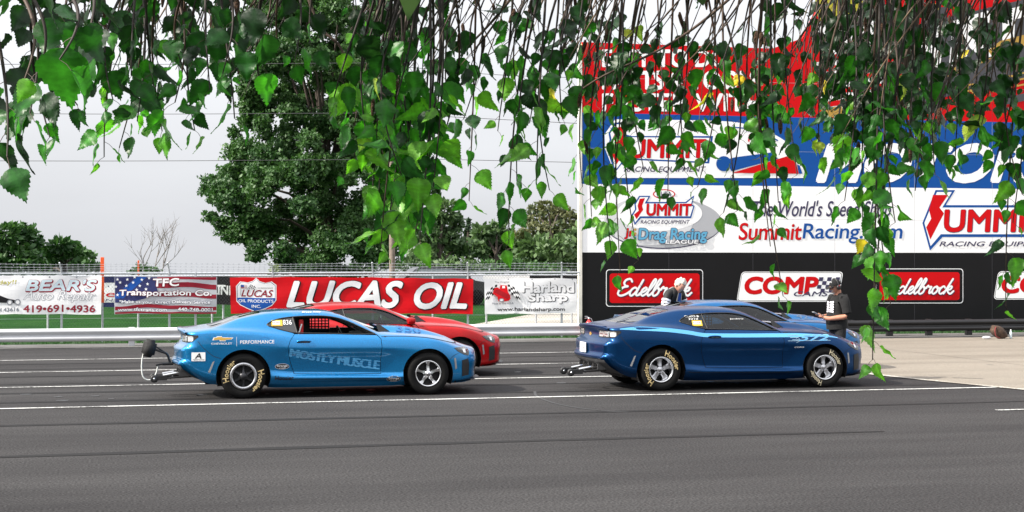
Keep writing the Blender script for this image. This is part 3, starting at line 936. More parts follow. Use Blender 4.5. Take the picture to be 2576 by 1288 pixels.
def scoop(car, pm, decal=None, dm=None, lip=None):
    xs = [2.14, 2.2, 2.35, 2.6, 2.85, 3.05, 3.2, 3.36]
    tops = [1.05, 1.057, 1.052, 1.03, .985, .93, .875, .80]
    ws = [.37, .385, .40, .40, .385, .35, .30, .22]
    n = 25; rows = []
    def hood(x, y):
        u = np.array([x]); T = np.linspace(7.5, 10, 120)
        X, Yv, Zv = S(np.full(120, x), T)
        return float(np.interp(abs(y), Yv[::-1], Zv[::-1]))
    for x, t, w in zip(xs, tops, ws):
        r = []
        for k in range(n):
            q = -1 + 2 * k / (n - 1); y = w * 1.12 * q
            s_ = 1 - sstep(.66, 1.0, abs(q))
            b = hood(max(x, 2.26), y)
            r.append((x + (.12 * (1 - s_) if x < 2.25 else 0), y, b - .004 + (t - b) * float(s_) - .012 * q * q * (t - b > .03)))
        rows.append(r)
    mb = MB()
    mb.add([p for r in rows for p in r], [(i*n+k, (i+1)*n+k, (i+1)*n+k+1, i*n+k+1) for i in range(len(xs)-1) for k in range(n-1)], 0, True)
    # opening at the back: dark throat with a lip round it
    r0 = rows[0]
    thr = [(p[0] + .10, p[1] * .96, p[2] - .02) for p in r0]; low = [(2.30, p[1] * .96, hood(2.28, p[1]) + .002) for p in r0]
    mb.add(r0 + thr, [(k, k + 1, n + k + 1, n + k) for k in range(n - 1)], 1)
    mb.add(thr + low, [(k, k + 1, n + k + 1, n + k) for k in range(n - 1)], 1)
    mb.tube(r0, .011, 6, 2)
    o = mb.build('hood_scoop', [pm, K_INSIDE, lip or pm], car)
    for sgn in (-1, 1):                           # dark side cheek of the opening
        c = MB()
        y = -.425 * 1 if sgn < 0 else .425
        pts = [(2.085, y * .90, 1.068), (2.13, y * .90, 1.075), (2.29, y * 1.0, .965), (2.32, y, .935), (2.13, y, .935)]
        c.add(pts + [(a, b - .012 * sgn, d) for a, b, d in pts], [(0,1,2,3,4), (9,8,7,6,5)] + [(i, (i+1) % 5, 5 + (i+1) % 5, 5 + i) for i in range(5)], 0)
        c.build('scoop_cheek', K_BLACK, car)
    if decal:
        d = MB()
        def fm(a, b, l):                          # a along x, b up the flank of the bulge
            i = np.searchsorted(xs, a) - 1; i = min(max(i, 0), len(xs) - 2); q = (a - xs[i]) / (xs[i+1] - xs[i])
            row = [np.array(rows[i][k]) * (1 - q) + np.array(rows[i+1][k]) * q for k in range(n)]
            kf = b * (n - 1); k = min(int(kf), n - 2); p = row[k] + (row[k+1] - row[k]) * (kf - k)
            return (a, p[1] - l * .5, p[2] + l)
        lay(d, text2(decal, 2.40, .05, 2.80, .165, off=.0, flip=False, extra=0), fm, .006, 0, .05, Vector((0, -.5, 1)))
        lay(d, gridcut(rect2(2.42, .028, 2.78, .036), .05), fm, .006, 0, None, Vector((0, -.5, 1)))
        d.build('hood_number', dm, car)
    return o
def rect2(x0, y0, x1, y1): return [(x0, y0), (x1, y0), (x1, y1), (x0, y1)], [(0, 1, 2, 3)]

def cabin(car, seatm, cage, net=True, dashm=None):
    mb = MB()
    mb.bbox((-.55, -.60, .20), (3.3, .60, .34), .03, 0)
    mb.bbox((.46, -.78, .20), (2.30, .78, .36), .03, 0)
    mb.bbox((-.50, -.60, .34), (.25, .60, .92), .05, 0)
    mb.build('cabin_floor', K_INSIDE, car)
    mb = MB(); mb.bbox((1.78, -.72, .62), (2.22, .72, .93), .06, 0); mb.build('dashboard', dashm or K_INSIDE, car)
    for y in (-.38, .38):
        mb = MB()
        M = Matrix.Translation((0, y, 0))
        mb.bbox((.95, -.24, .36), (1.42, .24, .50), .05, 0, M)
        R = Matrix.Translation((.93, y, .44)) @ Matrix.Rotation(math.radians(-14), 4, 'Y')
        mb.bbox((-.06, -.24, 0), (.07, .24, .58), .05, 0, R)
        mb.bbox((-.05, -.14, .56), (.05, .14, .74), .04, 0, R)
        mb.build('seat', [seatm], car)
    mb = MB()
    ring = cr([(.17*math.cos(a), .17*math.sin(a)) for a in np.linspace(0, 2*math.pi, 17)[:-1]], 2, True)
    T = Matrix.Translation((1.64, .38, .86)) @ Matrix.Rotation(math.radians(68), 4, 'Y')
    pts = [T @ Vector((p[0], p[1], 0)) for p in ring]; mb.tube(pts + [pts[0], pts[1]], .014, 6, 0, False)
    for a in (0, 2.1, 4.2): mb.tube([T @ Vector((0, 0, -.02)), T @ Vector((.165*math.cos(a), .165*math.sin(a), 0))], .01, 6, 0)
    mb.tube([T @ Vector((0, 0, 0)), (1.85, .38, .78)], .02, 8, 0)
    mb.build('steering_wheel', K_BLACK, car)
    mb = MB()
    for y in (-.60, .60):
        s = .93
        mb.tube([(.70, y, .34), (.74, y * s, 1.0), (.80, y * .9, 1.20)], .02, 8, 0)
        mb.tube([(.80, y * .9, 1.20), (1.38, y * .92, 1.19), (1.70, y * 1.08, 1.06), (1.98, y * 1.18, .90)], .02, 8, 0)
        mb.tube([(.72, y, .80), (1.9, y * 1.15, .55)], .02, 8, 0)
    mb.tube([(.80, -.54, 1.20), (.80, .54, 1.20)], .02, 8, 0)
    mb.tube([(.73, -.58, .82), (.73, .58, .82)], .02, 8, 0)
    mb.tube([(.80, -.5, 1.18), (-.30, -.42, .95)], .02, 8, 0); mb.tube([(.80, .5, 1.18), (-.30, .42, .95)], .02, 8, 0)
    mb.build('roll_cage', cage, car)
    if net:
        mb = MB()
        for k in range(6):
            x = 1.20 + k * .055; mb.box((x, .735, .93), (x + .020, .739, 1.20), 0)
        for k in range(6):
            z = .945 + k * .045; mb.box((1.18, .741, z), (1.50, .745, z + .018), 0)
        mb.bbox((.70, .69, .90), (1.18, .73, 1.215), .01, 0); mb.bbox((1.50, .70, .90), (2.0, .74, .985), .01, 0)
        mb.build('window_net', K_BLACK, car)

def underside(car):
    for cx, cz, r in ((0, .335, .402), (2.81, .325, .389)):
        for s in (-1, 1):
            mb = MB()
            pts = arc(cx, cz, r, 205, -25, 20)
            vs = []
            for x, z in pts: vs += [(x, s * .915, z), (x, s * .52, z)]
            mb.add(vs, [(2*i, 2*i+1, 2*i+3, 2*i+2) for i in range(len(pts)-1)], 0, True)
            mb.add([(x, s * .52, z) for x, z in pts], [tuple(range(len(pts)))], 0)
            mb.build('wheel_arch_liner', K_BLACK, car)
    for s in (-1, 1):
        mb = MB(); mb.bbox((.46, s * .66 - .17, .155), (2.38, s * .66 + .17, .24), .02, 0)
        mb.build('sill', K_BLACK, car)

def make_coupe(name, pm, glass, wheels, quarter, doorglass, seatm, cage, hood_decal=None, dm=None, mirror=False, lip=None, plate=False, face=None, net=True):
    car = empty(name)
    B = body_parts()
    emit('body', [(*B['body'], 0)], pm, car)
    inner = panel(B['door'], (), -.03, .12, .8)
    dpan = panel(B['door'])
    for s in (-1, 1):
        d = emit('door', [(*dpan, 0)], pm, car, False, s)
        emit('door_shell', [(*panel(xz2ut(refine([(2.12,.90),(2.12,.32),(.64,.33),(.62,.75),(.72,.93)], .08)), (), -.03, .12, .8), 0)], K_INSIDE, d, False, s)
        h = MB()
        lay_side(h, rrect(.795, .825, 1.00, .862, .012), .004, 1, .05, s)
        p = side_map(s)
        A = [p(x, .848 + .004 * math.sin((x - .8) / .2 * math.pi), .026 * math.sin(max(0, min(1, (x - .79) / .22)) * math.pi) ** .5 + .002) for x in np.linspace(.79, 1.01, 12)]
        h.tube(A, [.006] + [.012] * 10 + [.006], 8, 0)
        h.build('handle', [pm, K_INSIDE], d)
        emit('quarter_window', [(*panel(B['qw'], (), -.006), 0)], quarter, car, False, s)
        if doorglass: emit('door_window', [(*panel(B['dw'], (), -.008), 0)], doorglass, car, False, s)
        tr = MB()                                  # dark seal round the opening and the split between the two panes
        q = [tuple(np.stack(S(a[:, 0], a[:, 1]), -1)[0] * np.array((1, s, 1))) for a in (np.array([r]) for r in B['dlo'])]
        tr.tube(q + [q[0]], .010, 6, 0, False)
        sm = side_map(s); tr.tube([sm(.755, 1.21, -.004), sm(.81, .975, -.004)], .012, 6, 0)
        tr.build('window_seal', K_BLACK, car)
        fl = MB()
        if mirror:
            m = MB(); m.bbox((1.86, s * .93 - .10, .945), (2.0, s * .93 + .10, 1.06), .045, 0)
            m.tube([(1.96, s * .80, .94), (1.95, s * .90, .985)], .02, 8, 0); m.build('mirror', pm, car)
    emit('windshield', [(*panel(B['ws'], (), -.004), 0)], glass, car)
    emit('rear_window', [(*panel(B['rw'], (), -.004), 0)], quarter if quarter is not K_GLASSB else K_GLASSD, car)
    rear_face(car, face or [pm, K_GREYD], plate); front_face(car, [pm, K_BLACK])
    scoop(car, pm, hood_decal, dm, lip)
    cabin(car, seatm, cage, net)
    underside(car)
    for s in (-1, 1):
        for ln in ([(2.13, .908), (2.5, .903), (2.85, .872), (3.15, .808), (3.40, .745)], [(3.30, .628), (3.23, .60), (3.16, .545)], [(-.67, .87), (-.60, .78), (-.47, .665), (-.40, .63), (-.33, .612)], [(2.09, .905), (2.16, .90)], [(.46, .30), (.60, .285), (1.4, .275), (2.2, .27), (2.42, .285)]):
            g = MB(); lay_side(g, stroke2(ln, .0065, 5), .0018, 0, .06, s); g.build('panel_gap', K_INSIDE, car)
    fr, rr = wheels
    for s in (-1, 1):
        wheel(car, 0, .34, .34, .205, .30, rr[0], rr[1] if s < 0 else None, rr[2], s, .915)
        wheel(car, 2.81, .33, .33, .203, .13, fr[0], fr[1] if s < 0 else None, fr[2], s, .905)
    return car

def wheelie_bars(car, x0, x1, ys=(-.30, -.02), z=.30):
    b = empty('wheelie_bar'); b.parent = car
    fm = MB()
    for y in ys:
        fm.tube([(x0, y, z - .015), (x1, y, z - .045)], .016, 8, 0)
        fm.tube([(x0, y, z + .10), (x1 + .30, y, z + .035), (x1 + .1, y, z + .0)], .019, 8, 1)
        fm.box((x1 - .03, y - .028, z - .075), (x1 + .16, y + .028, z - .005), 0)
        fm.tube([(x1 + .12, y, z + .01), (x1 + .22, y, z - .05)], .012, 8, 0)
    fm.tube([(x1 + .25, ys[0], z - .035), (x1 + .25, ys[1], z - .035)], .013, 8, 0)
    fm.build('bar_frame', [K_BLACK, K_CHROME], b)
    for y in ys:
        w = MB(); M = Matrix.Translation((x1 - .03, y - .025, z - .05))
        w.lathe([(.0, 0), (.03, -.004), (.05, -.004), (.058, .006), (.058, .05), (.05, .058), (0, .054)], 20, 0, M)
        w.lathe([(0, -.008), (.016, -.008), (.018, .0)], 12, 1, M)
        w.build('caster', [K_BLACK, K_CHROME], b)
    return b

BLUE_A = paint('light_blue_paint', (.003, .195, .47), .70, .28, True, 1.0)
BLUE_B = paint('deep_blue_paint', (.0004, .036, .125), .70, .30, True, .25)
BLUE_C = paint('mid_blue_paint', (.003, .115, .31), .70, .30, True, .6)
REDP = paint('red_paint', (.40, .001, .003), .35, .36)
SKYB = mat('light_blue_stripe', (.10, .42, .75), .35, .2, .8)
SEAT_R = mat('red_seat', (.55, .012, .015), .6)
SEAT_K = mat('black_seat', (.012, .012, .013), .7)
CAGE_K = mat('cage_tube', (.02, .02, .022), .4, .3)
CAGE_B = mat('blue_cage_tube', (.02, .15, .38), .4, .3)
LETA = [(128, 1.25), (-2, 1.25)]

# ---------------------------------------------------------------- the light blue car
def place(car, u, f, rz=0.0):
    p = ptF(u, HOR, f); car.location = (p.x, p.y, 0); car.rotation_euler = (0, 0, rz); return car
def put(car, px, py, rz=0.0):
    car.location = (px, py, 0); car.rotation_euler = (0, 0, rz); return car
carA = make_coupe('racing_coupe', BLUE_A, K_GLASSC, (('star', None, None), ('beadlock', [(160, 1.35), (-20, 1.35)], K_GOLD)), K_GLASSB, None, SEAT_K, CAGE_K, '350', mat('hood_number_ink', (.03, .12, .32), .4))
tag(carA, 'light blue two-door coupe with a parachute pack and wheelie bars behind its tail', 'race car', 'drag racing coupes waiting in the lanes')
dec = MB()
L = .0045
GOLD, WHT, BLK, LBL, DBL, YEL, RDD = 0, 1, 2, 3, 4, 5, 6
bow = [(-.44,.925),(-.40,.925),(-.395,.94),(-.32,.94),(-.315,.925),(-.15,.918),(-.18,.89),(-.26,.886),(-.265,.868),(-.35,.868),(-.355,.886),(-.46,.882)]
lay_side(dec, bow, L, WHT, .1); lay_side(dec, [((x + .30) * .9 - .30, (z - .904) * .72 + .904) for x, z in bow], L + .002, GOLD, .1)
lay_side(dec, text2('CHEVROLET', -.475, .818, -.17, .845, off=.02, flip=False), L, WHT)
lay_side(dec, rect2(-.105, .79, -.101, .93), L, WHT)
lay_side(dec, text2('PERFORMANCE', -.05, .825, .455, .875, off=.015, shear=.0, flip=False), L, WHT)
for k in range(36):                               # fuel flap outline
    a0, a1 = 2 * math.pi * k / 36, 2 * math.pi * (k + 1) / 36; r0, r1 = .081, .085
    lay_side(dec, ([(.315 + r * math.cos(a), .835 + r * math.sin(a)) for r, a in ((r0, a0), (r1, a0), (r1, a1), (r0, a1))], [(0, 1, 2, 3)]), .002, DBL, None)
def slant(q):
    v, f = q
    return [(.69 + x * 1.37, .685 - .265 * x + .05 * x * x + (y - .5) * (.125 if x < .52 else .135)) for x, y in v], f
for wd, a, e in (('MOSTLY', 0, .51), ('MUSCLE', .53, 1.0)):
    for i, q in enumerate(dil(wd, a, 0, e, 1, .0, .012, .12, .92, False)): lay_side(dec, slant(q), L + i * .00006, LBL, .1)
    for k in range(1): 
        for q in [text2(wd, a, 0, e, 1, 0, .12, 0, .92, False, dx * .009, 0) for dx in (-1, -.5, .5, 1)]: lay_side(dec, slant(q), L + .0004, LBL, .1)
for yb in (.30, .55, .80):                         # stencil breaks across the letters
    xs_ = np.linspace(0, 1, 24)
    a_ = slant(([(x, yb + .02) for x in xs_] + [(x, yb - .02) for x in xs_], []))[0]
    lay_side(dec, (a_, [(i, i + 1, 24 + i + 1, 24 + i) for i in range(23)]), L + .0012, DBL, None)
for y0 in (.66, .58, .50):                        # stencil breaks in the lettering
    pass
lay_side(dec, rrect(-.76, .575, -.56, .705, .004), L, WHT); lay_side(dec, text2('A', -.71, .615, -.62, .69, off=.05, shear=.2, flip=False), L + .002, BLK); lay_side(dec, text2('AEROMOTIVE', -.745, .588, -.575, .603, off=.02, flip=False), L + .002, BLK)
for cx, cz, t2 in ((.575, .475, 'AXLES'), (2.27, .26, 'BRAKES')):
    lay_side(dec, ell2(cx, cz, .107, .043), L, WHT, .08); lay_side(dec, ell2(cx, cz, .102, .039), L + .0015, BLK, .08)
    lay_side(dec, text2('Strange', cx - .08, cz - .012, cx + .08, cz + .026, off=.03, flip=False), L + .003, WHT); lay_side(dec, text2(t2, cx - .05, cz - .032, cx + .05, cz - .016, off=.03, shear=.2, flip=False), L + .003, WHT)
lay_side(dec, text2('Hoosier', .47, .275, .745, .335, off=.03, flip=False), L, BLK)
lay_side(dec, text2('COPO', 2.13, .70, 2.33, .715, off=.02, shear=.2, flip=False), L, DBL)
lay_side(dec, text2('Bruce Riley', .90, 1.262, 1.20, 1.288, shear=.4, flip=False), .006, WHT)
lay_side(dec, rrect(.43, 1.075, .595, 1.165, .006), .004, YEL, .06); lay_side(dec, rrect(.445, 1.098, .56, 1.15, .004), .006, WHT, .06); lay_side(dec, text2('RACING', .45, 1.112, .555, 1.135, off=.02, flip=False), .008, RDD, .06); lay_side(dec, rrect(.44, 1.078, .585, 1.094, .003), .006, GOLD, .06)
lay_side(dec, text2('836', .605, 1.095, .735, 1.165, flip=False), .004, WHT, .06)
dec.build('decals', [mat('decal_gold', (.60, .36, .07), .4, .3), K_WHITE, K_BLACK, mat('decal_light_blue', (.075, .33, .60), .4), mat('decal_blue', (.012, .11, .33), .36, .5), mat('decal_yellow', (.62, .42, .03), .5), mat('decal_red', (.5, .03, .02), .5)], carA)
hb = MB(); hb.bbox((.86, -.62, .93), (.93, -.56, 1.17), .02, 0); hb.tube([(.84, -.66, .92), (.90, -.64, 1.10)], .012, 8, 1); hb.build('harness', [SEAT_R, K_WHITE], carA)
wheelie_bars(carA, -.62, -1.26, (-.34, .02), .33)
pc = empty('parachute'); pc.parent = carA
mb = MB(); mb.bm((lambda b: (bmesh.ops.create_cube(b, size=1), bmesh.ops.bevel(b, geom=b.edges[:], offset=.18, segments=3, affect='EDGES'), b)[-1])(bmesh.new()), 0, Matrix.Translation((-1.36, -.05, .73)) @ Matrix.Rotation(math.radians(14), 4, 'Y') @ Matrix.Diagonal((.20, .26, .27, 1)), True)
mb.build('chute_pack', mat('pack_cloth', (.014, .014, .015), .85, bump=.5, bscale=25), pc)
mb = MB(); mb.tube(cr([(-1.30, -.05, .72), (-1.20, -.05, .68), (-1.10, -.05, .64), (-1.06, -.05, .55), (-1.05, -.05, .49)], 5), .018, 8); mb.tube([(-1.30, -.05, .78), (-1.12, -.05, .66)], .012, 8)
mb.tube([(-.98, -.05, .49), (-1.16, -.05, .485)], .024, 8); mb.tube([(-1.16, -.09, .49), (-1.26, -.09, .47)], .016, 8)
mb.build('chute_arm', K_BLACK, pc)
mb = MB(); mb.tube(cr([(-1.44, -.07, .66), (-1.465, -.07, .55), (-1.47, -.07, .42), (-1.45, -.07, .30), (-1.38, -.07, .245), (-1.30, -.07, .27), (-1.25, -.07, .36), (-1.23, -.07, .46)], 6), .010, 8)
mb.build('cable', mat('cable_cover', (.62, .64, .62), .4), pc)
put(carA, 1.80, 24.95)

# ---------------------------------------------------------------- the red car beside it
carR = make_coupe('racing_coupe', REDP, K_GLASSC, (('star', None, None), ('deep', None, None)), K_GLASSD, K_GLASSD, SEAT_K, CAGE_K, None, None, True, None, False, None, False)
tag(carR, 'red two-door coupe mostly hidden behind the light blue coupe with the parachute', 'race car', 'drag racing coupes waiting in the lanes')
put(carR, 3.05, 28.5)

# ---------------------------------------------------------------- the deep blue car with the stripe
carB = make_coupe('racing_coupe', BLUE_B, K_GLASSD, (('deep', [(42, 1.1), (222, 1.1)], K_CREAM), ('deep', [(38, 1.35), (196, 1.35)], K_GOLD)), K_GLASSD, K_GLASSD, SEAT_K, CAGE_B, None, None, False, K_CHROME, True)
tag(carB, 'dark blue two-door coupe with a light blue side stripe and white tyre lettering', 'race car', 'drag racing coupes waiting in the lanes')
dec = MB()
zst = lambda x: float(PZ[6](x))
xs = list(np.linspace(-.68, 3.05, 60))
wst = lambda x: .026 * min(1, (x + .72) / .35) * (1 if x < 2.3 else max(.08, 1 - (x - 2.3) / .78)) + .004
top = [(x, zst(x) + wst(x) - .012) for x in xs]; bot = [(x, zst(x) - wst(x) - .012) for x in xs]
n = len(xs)
lay_side(dec, (top + bot, [(i, i + 1, n + i + 1, n + i) for i in range(n - 1)]), .004, 0, None)
for dz, wd in ((.0, .012), (.035, .010), (.07, .012)):
    lay_side(dec, stroke2([(2.16 + dz, .855 - dz), (2.32, .855 - dz), (2.36, .835 - dz), (2.30, .81 - dz)], .008, 0), .0055, 4, .06)
lay_side(dec, dil('572', 2.34, .765, 2.88, .86, .005, 0, .35, 1, False), .0055, 4, .06)
lay_side(dec, text2('572', 2.34, .765, 2.88, .86, off=-.002, shear=.35, flip=False), .0075, 0, .06)
lay_side(dec, rect2(2.15, .765, 2.9, .773), .0055, 4, .06)
lay_side(dec, text2('COPO', 2.27, .655, 2.43, .675, off=.03, flip=False), .0045, 1)
lay_side(dec, text2('COPO B', .46, 1.155, .70, 1.185, flip=False, off=.01), .004, 1, .06); lay_side(dec, text2('2210', .52, 1.115, .68, 1.143, flip=False, off=.01), .004, 1, .06)
lay_side(dec, rrect(.57, 1.02, .735, 1.105, .006), .004, 2, .06); lay_side(dec, rrect(.585, 1.045, .715, 1.09, .004), .006, 1, .06); lay_side(dec, text2('RACING', .59, 1.055, .71, 1.08, off=.02, flip=False), .008, 3, .06)
lay_side(dec, text2('Jenkins', 1.22, 1.11, 1.46, 1.135, flip=False), .003, 1, .06)
dec.build('decals', [SKYB, K_WHITE, MATS['decal_yellow'], MATS['decal_red'], mat('decal_silver_blue', (.26, .42, .56), .4)], carB)
wheelie_bars(carB, -.62, -1.30, (-.38, .05), .33)
put(carB, 8.32, 24.77)

# ---------------------------------------------------------------- the mid blue car beyond it
carC = make_coupe('racing_coupe', BLUE_C, K_GLASSD, (('star', None, None), ('deep', None, None)), K_GLASSD, K_GLASSD, SEAT_K, CAGE_K, '427', mat('hood_number_grey', (.08, .13, .22), .4), False, K_CHROME, False)
tag(carC, 'medium blue two-door coupe standing behind the striped dark blue coupe', 'race car', 'drag racing coupes waiting in the lanes')
put(carC, 10.06, 28.35)
# ------------------------------------------------------------------ guard rails
M_GALV = mat('galvanised_steel', (.50, .51, .53), .5, .1, var=.10, vscale=1.2)
M_GALVP = mat('galvanised_pipe', (.48, .50, .53), .45, .5, var=.1, vscale=3)
M_BRAIL = mat('black_rail_paint', (.008, .008, .009), .4, var=.3, vscale=2)
def guard_rail(x0, x1, posts, m, label):
    g = empty('guard_rail', ((x0 + x1) / 2, 38.7, .03))
    ox = (x0 + x1) / 2
    prof = [(.0, .155), (-.035, .17), (-.075, .205), (-.075, .245), (-.035, .28), (-.012, .305), (-.035, .335), (-.075, .37), (-.075, .405), (-.035, .445), (.0, .46)]
    mb = MB(); n = len(prof)
    xs = [x0 + (x1 - x0) * k / 40 for k in range(41)]
    vs = [(x - ox, -.08 + y, z - .03) for x in xs for y, z in prof]
    mb.add(vs, [(i*n+j, (i+1)*n+j, (i+1)*n+j+1, i*n+j+1) for i in range(40) for j in range(n-1)], 0, True)
    vs2 = [(x - ox, -.072 + y, z - .03) for x in xs for y, z in prof]
    mb.add(vs2, [(i*n+j+1, (i+1)*n+j+1, (i+1)*n+j, i*n+j) for i in range(40) for j in range(n-1)], 0, True)
    mb.build('beam', m, g)
    for x in posts:
        p = MB(); p.bbox((x - ox - .07, -.07, 0), (x - ox + .07, .10, .44), .008, 0)
        p.build('post', m if m is not M_BRAIL else M_BRAIL, g)
    return tag(g, label, 'guard rail')
px = [ptY(u, 860, 38.7).x for u in (-60, 331, 722, 1113)]
guard_rail(-32, 13.6, [px[0] - 3.6 * k for k in range(5, 0, -1)] + px + [13.3], M_GALV, 'pale grey steel guard rail running along the asphalt below the banners')
gb = [ptY(u, 855, 38.7).x for u in (2140, 2238, 2337, 2437, 2537)]
guard_rail(13.62, 45, gb + [gb[-1] + 1.07 * k for k in range(1, 14)], M_BRAIL, 'black painted guard rail in front of the billboard')

# ------------------------------------------------------------------ wire fence with barbed strands
YF = 40.6
f0 = ptY(-700, 0, YF).x; f1 = ptY(1458, 0, YF).x
fence = empty('wire_fence', (0, YF, 0))
tag(fence, 'chain-link fence topped with barbed wire, hung with banners', 'fence')
ztop = ptY(700, 687, YF).z
def post_mesh(x, arm=True):
    p = MB()
    p.tube([(x, 0, 0), (x, 0, ztop + .02)], .030, 10)
    if arm: p.tube([(x, 0, ztop - .02), (x - .015, -.05, ztop + .12), (x - .05, -.16, ztop + .27)], .019, 8)
    return p
for u in (-640, -375, -110, 155, 426, 686, 938, 1177, 1413):
    post_mesh(ptY(u, 687, YF).x).build('post', M_GALVP, fence)
for u in (375, 492, 522): post_mesh(ptY(u, 687, YF).x, False).build('post', M_GALVP, fence) if u == 492 else None
mb = MB(); mb.tube([(f0, 0, ztop), (f1, 0, ztop)], .026, 10); mb.build('top_rail', M_GALVP, fence)
mb = MB(); zc = ptY(700, 694, YF - .14).z
mb.tube([(f0, -.10, zc), (f1, -.10, zc)], .010, 6); mb.tube([(f0, -.035, .62), (f1, -.035, .62)], .004, 4, cap=False); mb.build('tension_cable', M_GALVP, fence)
for k, v in enumerate((664, 670.5, 677, 682.5)):
    mb = MB(); z = ptY(700, v, YF).z; y = -.16 + .04 * k
    xs = np.arange(f0, f1, .05)
    mb.tube([(x, y + .004 * math.sin(x * 40), z + .012 * math.sin(x * 1.3 + k)) for x in np.arange(f0, f1, .4)], .0035, 4, 0, False)
    vs = []; fs = []
    for x in np.arange(f0, f1, .13):
        zz = z + .012 * math.sin(x * 1.3 + k)
        o = len(vs); vs += [(x - .02, y, zz - .022), (x - .014, y, zz - .022), (x + .02, y, zz + .022), (x + .014, y, zz + .022)]; fs.append((o, o+1, o+2, o+3))
        o = len(vs); vs += [(x - .02, y - .003, zz + .022), (x - .014, y - .003, zz + .022), (x + .02, y - .003, zz - .022), (x + .014, y - .003, zz - .022)]; fs.append((o, o+1, o+2, o+3))
    mb.add(vs, fs, 0)
    mb.build('barbed_wire', M_GALVP, fence)
mb = MB(); vs = []; fs = []                        # diamond mesh: two sets of slanting wires
zb, zt, w, dx = .06, ztop - .03, .0017, .078
for s in (1, -1):
    y = .002 * s
    h = zt - zb; run = h * .82
    for x in np.arange(f0 - run, f1 + run, dx):
        a, b = x, x + s * run
        ts = [0.0, 1.0]
        lo, hi = f0, f1
        p = []
        for t in ts: p.append((a + (b - a) * t, zb + h * t))
        # clip to the fence
        (xa, za), (xb, zb2) = p
        if max(xa, xb) < lo or min(xa, xb) > hi: continue
        def cl(xx): return min(max(xx, lo), hi)
        if xa != xb:
            qa, qb = cl(xa), cl(xb)
            za2 = za + (zb2 - za) * (qa - xa) / (xb - xa); zb3 = za + (zb2 - za) * (qb - xa) / (xb - xa)
        o = len(vs)
        vs += [(qa - w, y, za2), (qa + w, y, za2), (qb + w, y, zb3), (qb - w, y, zb3)]; fs.append((o, o+1, o+2, o+3))
mb.add(vs, fs, 0); mb.build('chain_link_mesh', mat('mesh_wire', (.15, .155, .16), .5, .4), fence)

# ------------------------------------------------------------------ banners: cloth with printed layers, tied to the cable
YB = YF - .13
def wave(x, z, ph=0.0):
    return .018 * math.sin(x * 2.3 + ph) + .012 * math.sin(x * 5.1 + z * 3 + ph * 2) + .006 * math.sin(z * 9 - x * 3 + ph)
class Banner:
    def __init__(s, Yb=YB, ph=0.0, step=9, wav=1.0):
        s.mb = MB(); s.Y = Yb; s.ph = ph; s.step = step; s.wav = wav; s.n = 0
    def map(s, u, v, lift):
        p = ptY(u, v, s.Y)
        return (p.x, p.y + s.wav * wave(p.x, p.z, s.ph) - lift, p.z - .016 * s.wav * abs(math.sin(p.x * 2.9 + s.ph)))
    def put(s, shape, m, lift=None, step=None):
        s.n += 1
        lay(s.mb, shape, s.map, lift if lift is not None else .0012 * s.n, m, step or s.step, TOCAM)
    def cloth(s, pts, m):
        s.put(pts, m, 0)
        sh = gridcut(poly2(pts), s.step)             # back of the cloth
        s.mb.add([s.map(p[0], p[1], -.003) for p in sh[0]], [tuple(reversed(q)) for q in sh[1]], m)
    def text(s, t, x0, y0, x1, y1, m, om=None, ow=.03, off=.02, shear=0.0, dx=0, dy=0, space=1.0):
        h = y1 - y0; o2 = min(off, .015); r = max(0, off - .015) * h * .9
        if om is not None: s.put(dil(t, x0, y0, x1, y1, r + ow * h * .9, o2, shear, space, True, dx, dy), om)
        s.put(dil(t, x0, y0, x1, y1, r, o2, shear, space) if r > 0 else text2(t, x0, y0, x1, y1, o2, shear, 0, space), m)
    def done(s, name, mats, label, cat='banner', group=None):
        xs = [p[0] for p in s.mb.v]; zs = [p[2] for p in s.mb.v]
        c = ((min(xs) + max(xs)) / 2, s.Y, min(zs))
        s.mb.v = [(p[0] - c[0], p[1] - c[1], p[2] - c[2]) for p in s.mb.v]
        o = s.mb.build(name, mats, None, c)
        return tag(o, label, cat, group)
def vinyl(name, col, rough=.42): return mat('vinyl_' + name, col, rough, var=.08, vscale=2.2, spec=.25, bump=.35, bscale=3.0)
V_WHITE, V_RED, V_BLACK, V_NAVY, V_BLUE = vinyl('white', (.82, .82, .83)), vinyl('red', (.56, .001, .006)), vinyl('black', (.012, .012, .014)), vinyl('navy', (.03, .035, .12)), vinyl('blue', (.01, .075, .33))
V_GREY, V_DRED, V_SILV, V_YEL, V_TEAL = vinyl('grey', (.25, .26, .29)), vinyl('dark_red', (.28, .015, .03)), vinyl('silver', (.48, .49, .52)), vinyl('yellow', (.55, .50, .07)), vinyl('teal', (.10, .33, .48))

# red oil banner
c5 = crop(820, 1020, 5.152); c4 = crop(700, 900, 1.7173)
b = Banner(ph=.6)
b.cloth([c4(279, 238), c4(700, 236), c4(1200, 239), c4(1600, 245), c4(1847, 247), c4(1843, 474), c4(1300, 470), c4(800, 470), c4(285, 472)], 0)
sh = [c5(725, 100), c5(790, 165), c5(900, 200), c5(1025, 172), c5(1115, 240), c5(1112, 540), c5(1030, 640), c5(900, 700), c5(715, 765), c5(540, 700), c5(420, 640), c5(345, 560), c5(335, 265), c5(415, 180), c5(560, 200), c5(660, 165)]
cx, cy = c5(722, 430)
b.put(sh, 1)
sc = lambda k: [(cx + (x - cx) * k, cy + (y - cy) * k) for x, y in sh]
b.put(sc(.955), 3); b.put(sc(.93), 1)
b.put([c5(352, 492), c5(1095, 492), c5(1088, 545), c5(1015, 628), c5(890, 688), c5(718, 742), c5(560, 690), c5(430, 628), c5(362, 555)], 4)
b.text('OIL PRODUCTS', *c5(385, 525), *c5(1055, 582), 1, off=.03); b.text('INC.', *c5(640, 625), *c5(815, 683), 1, off=.03)
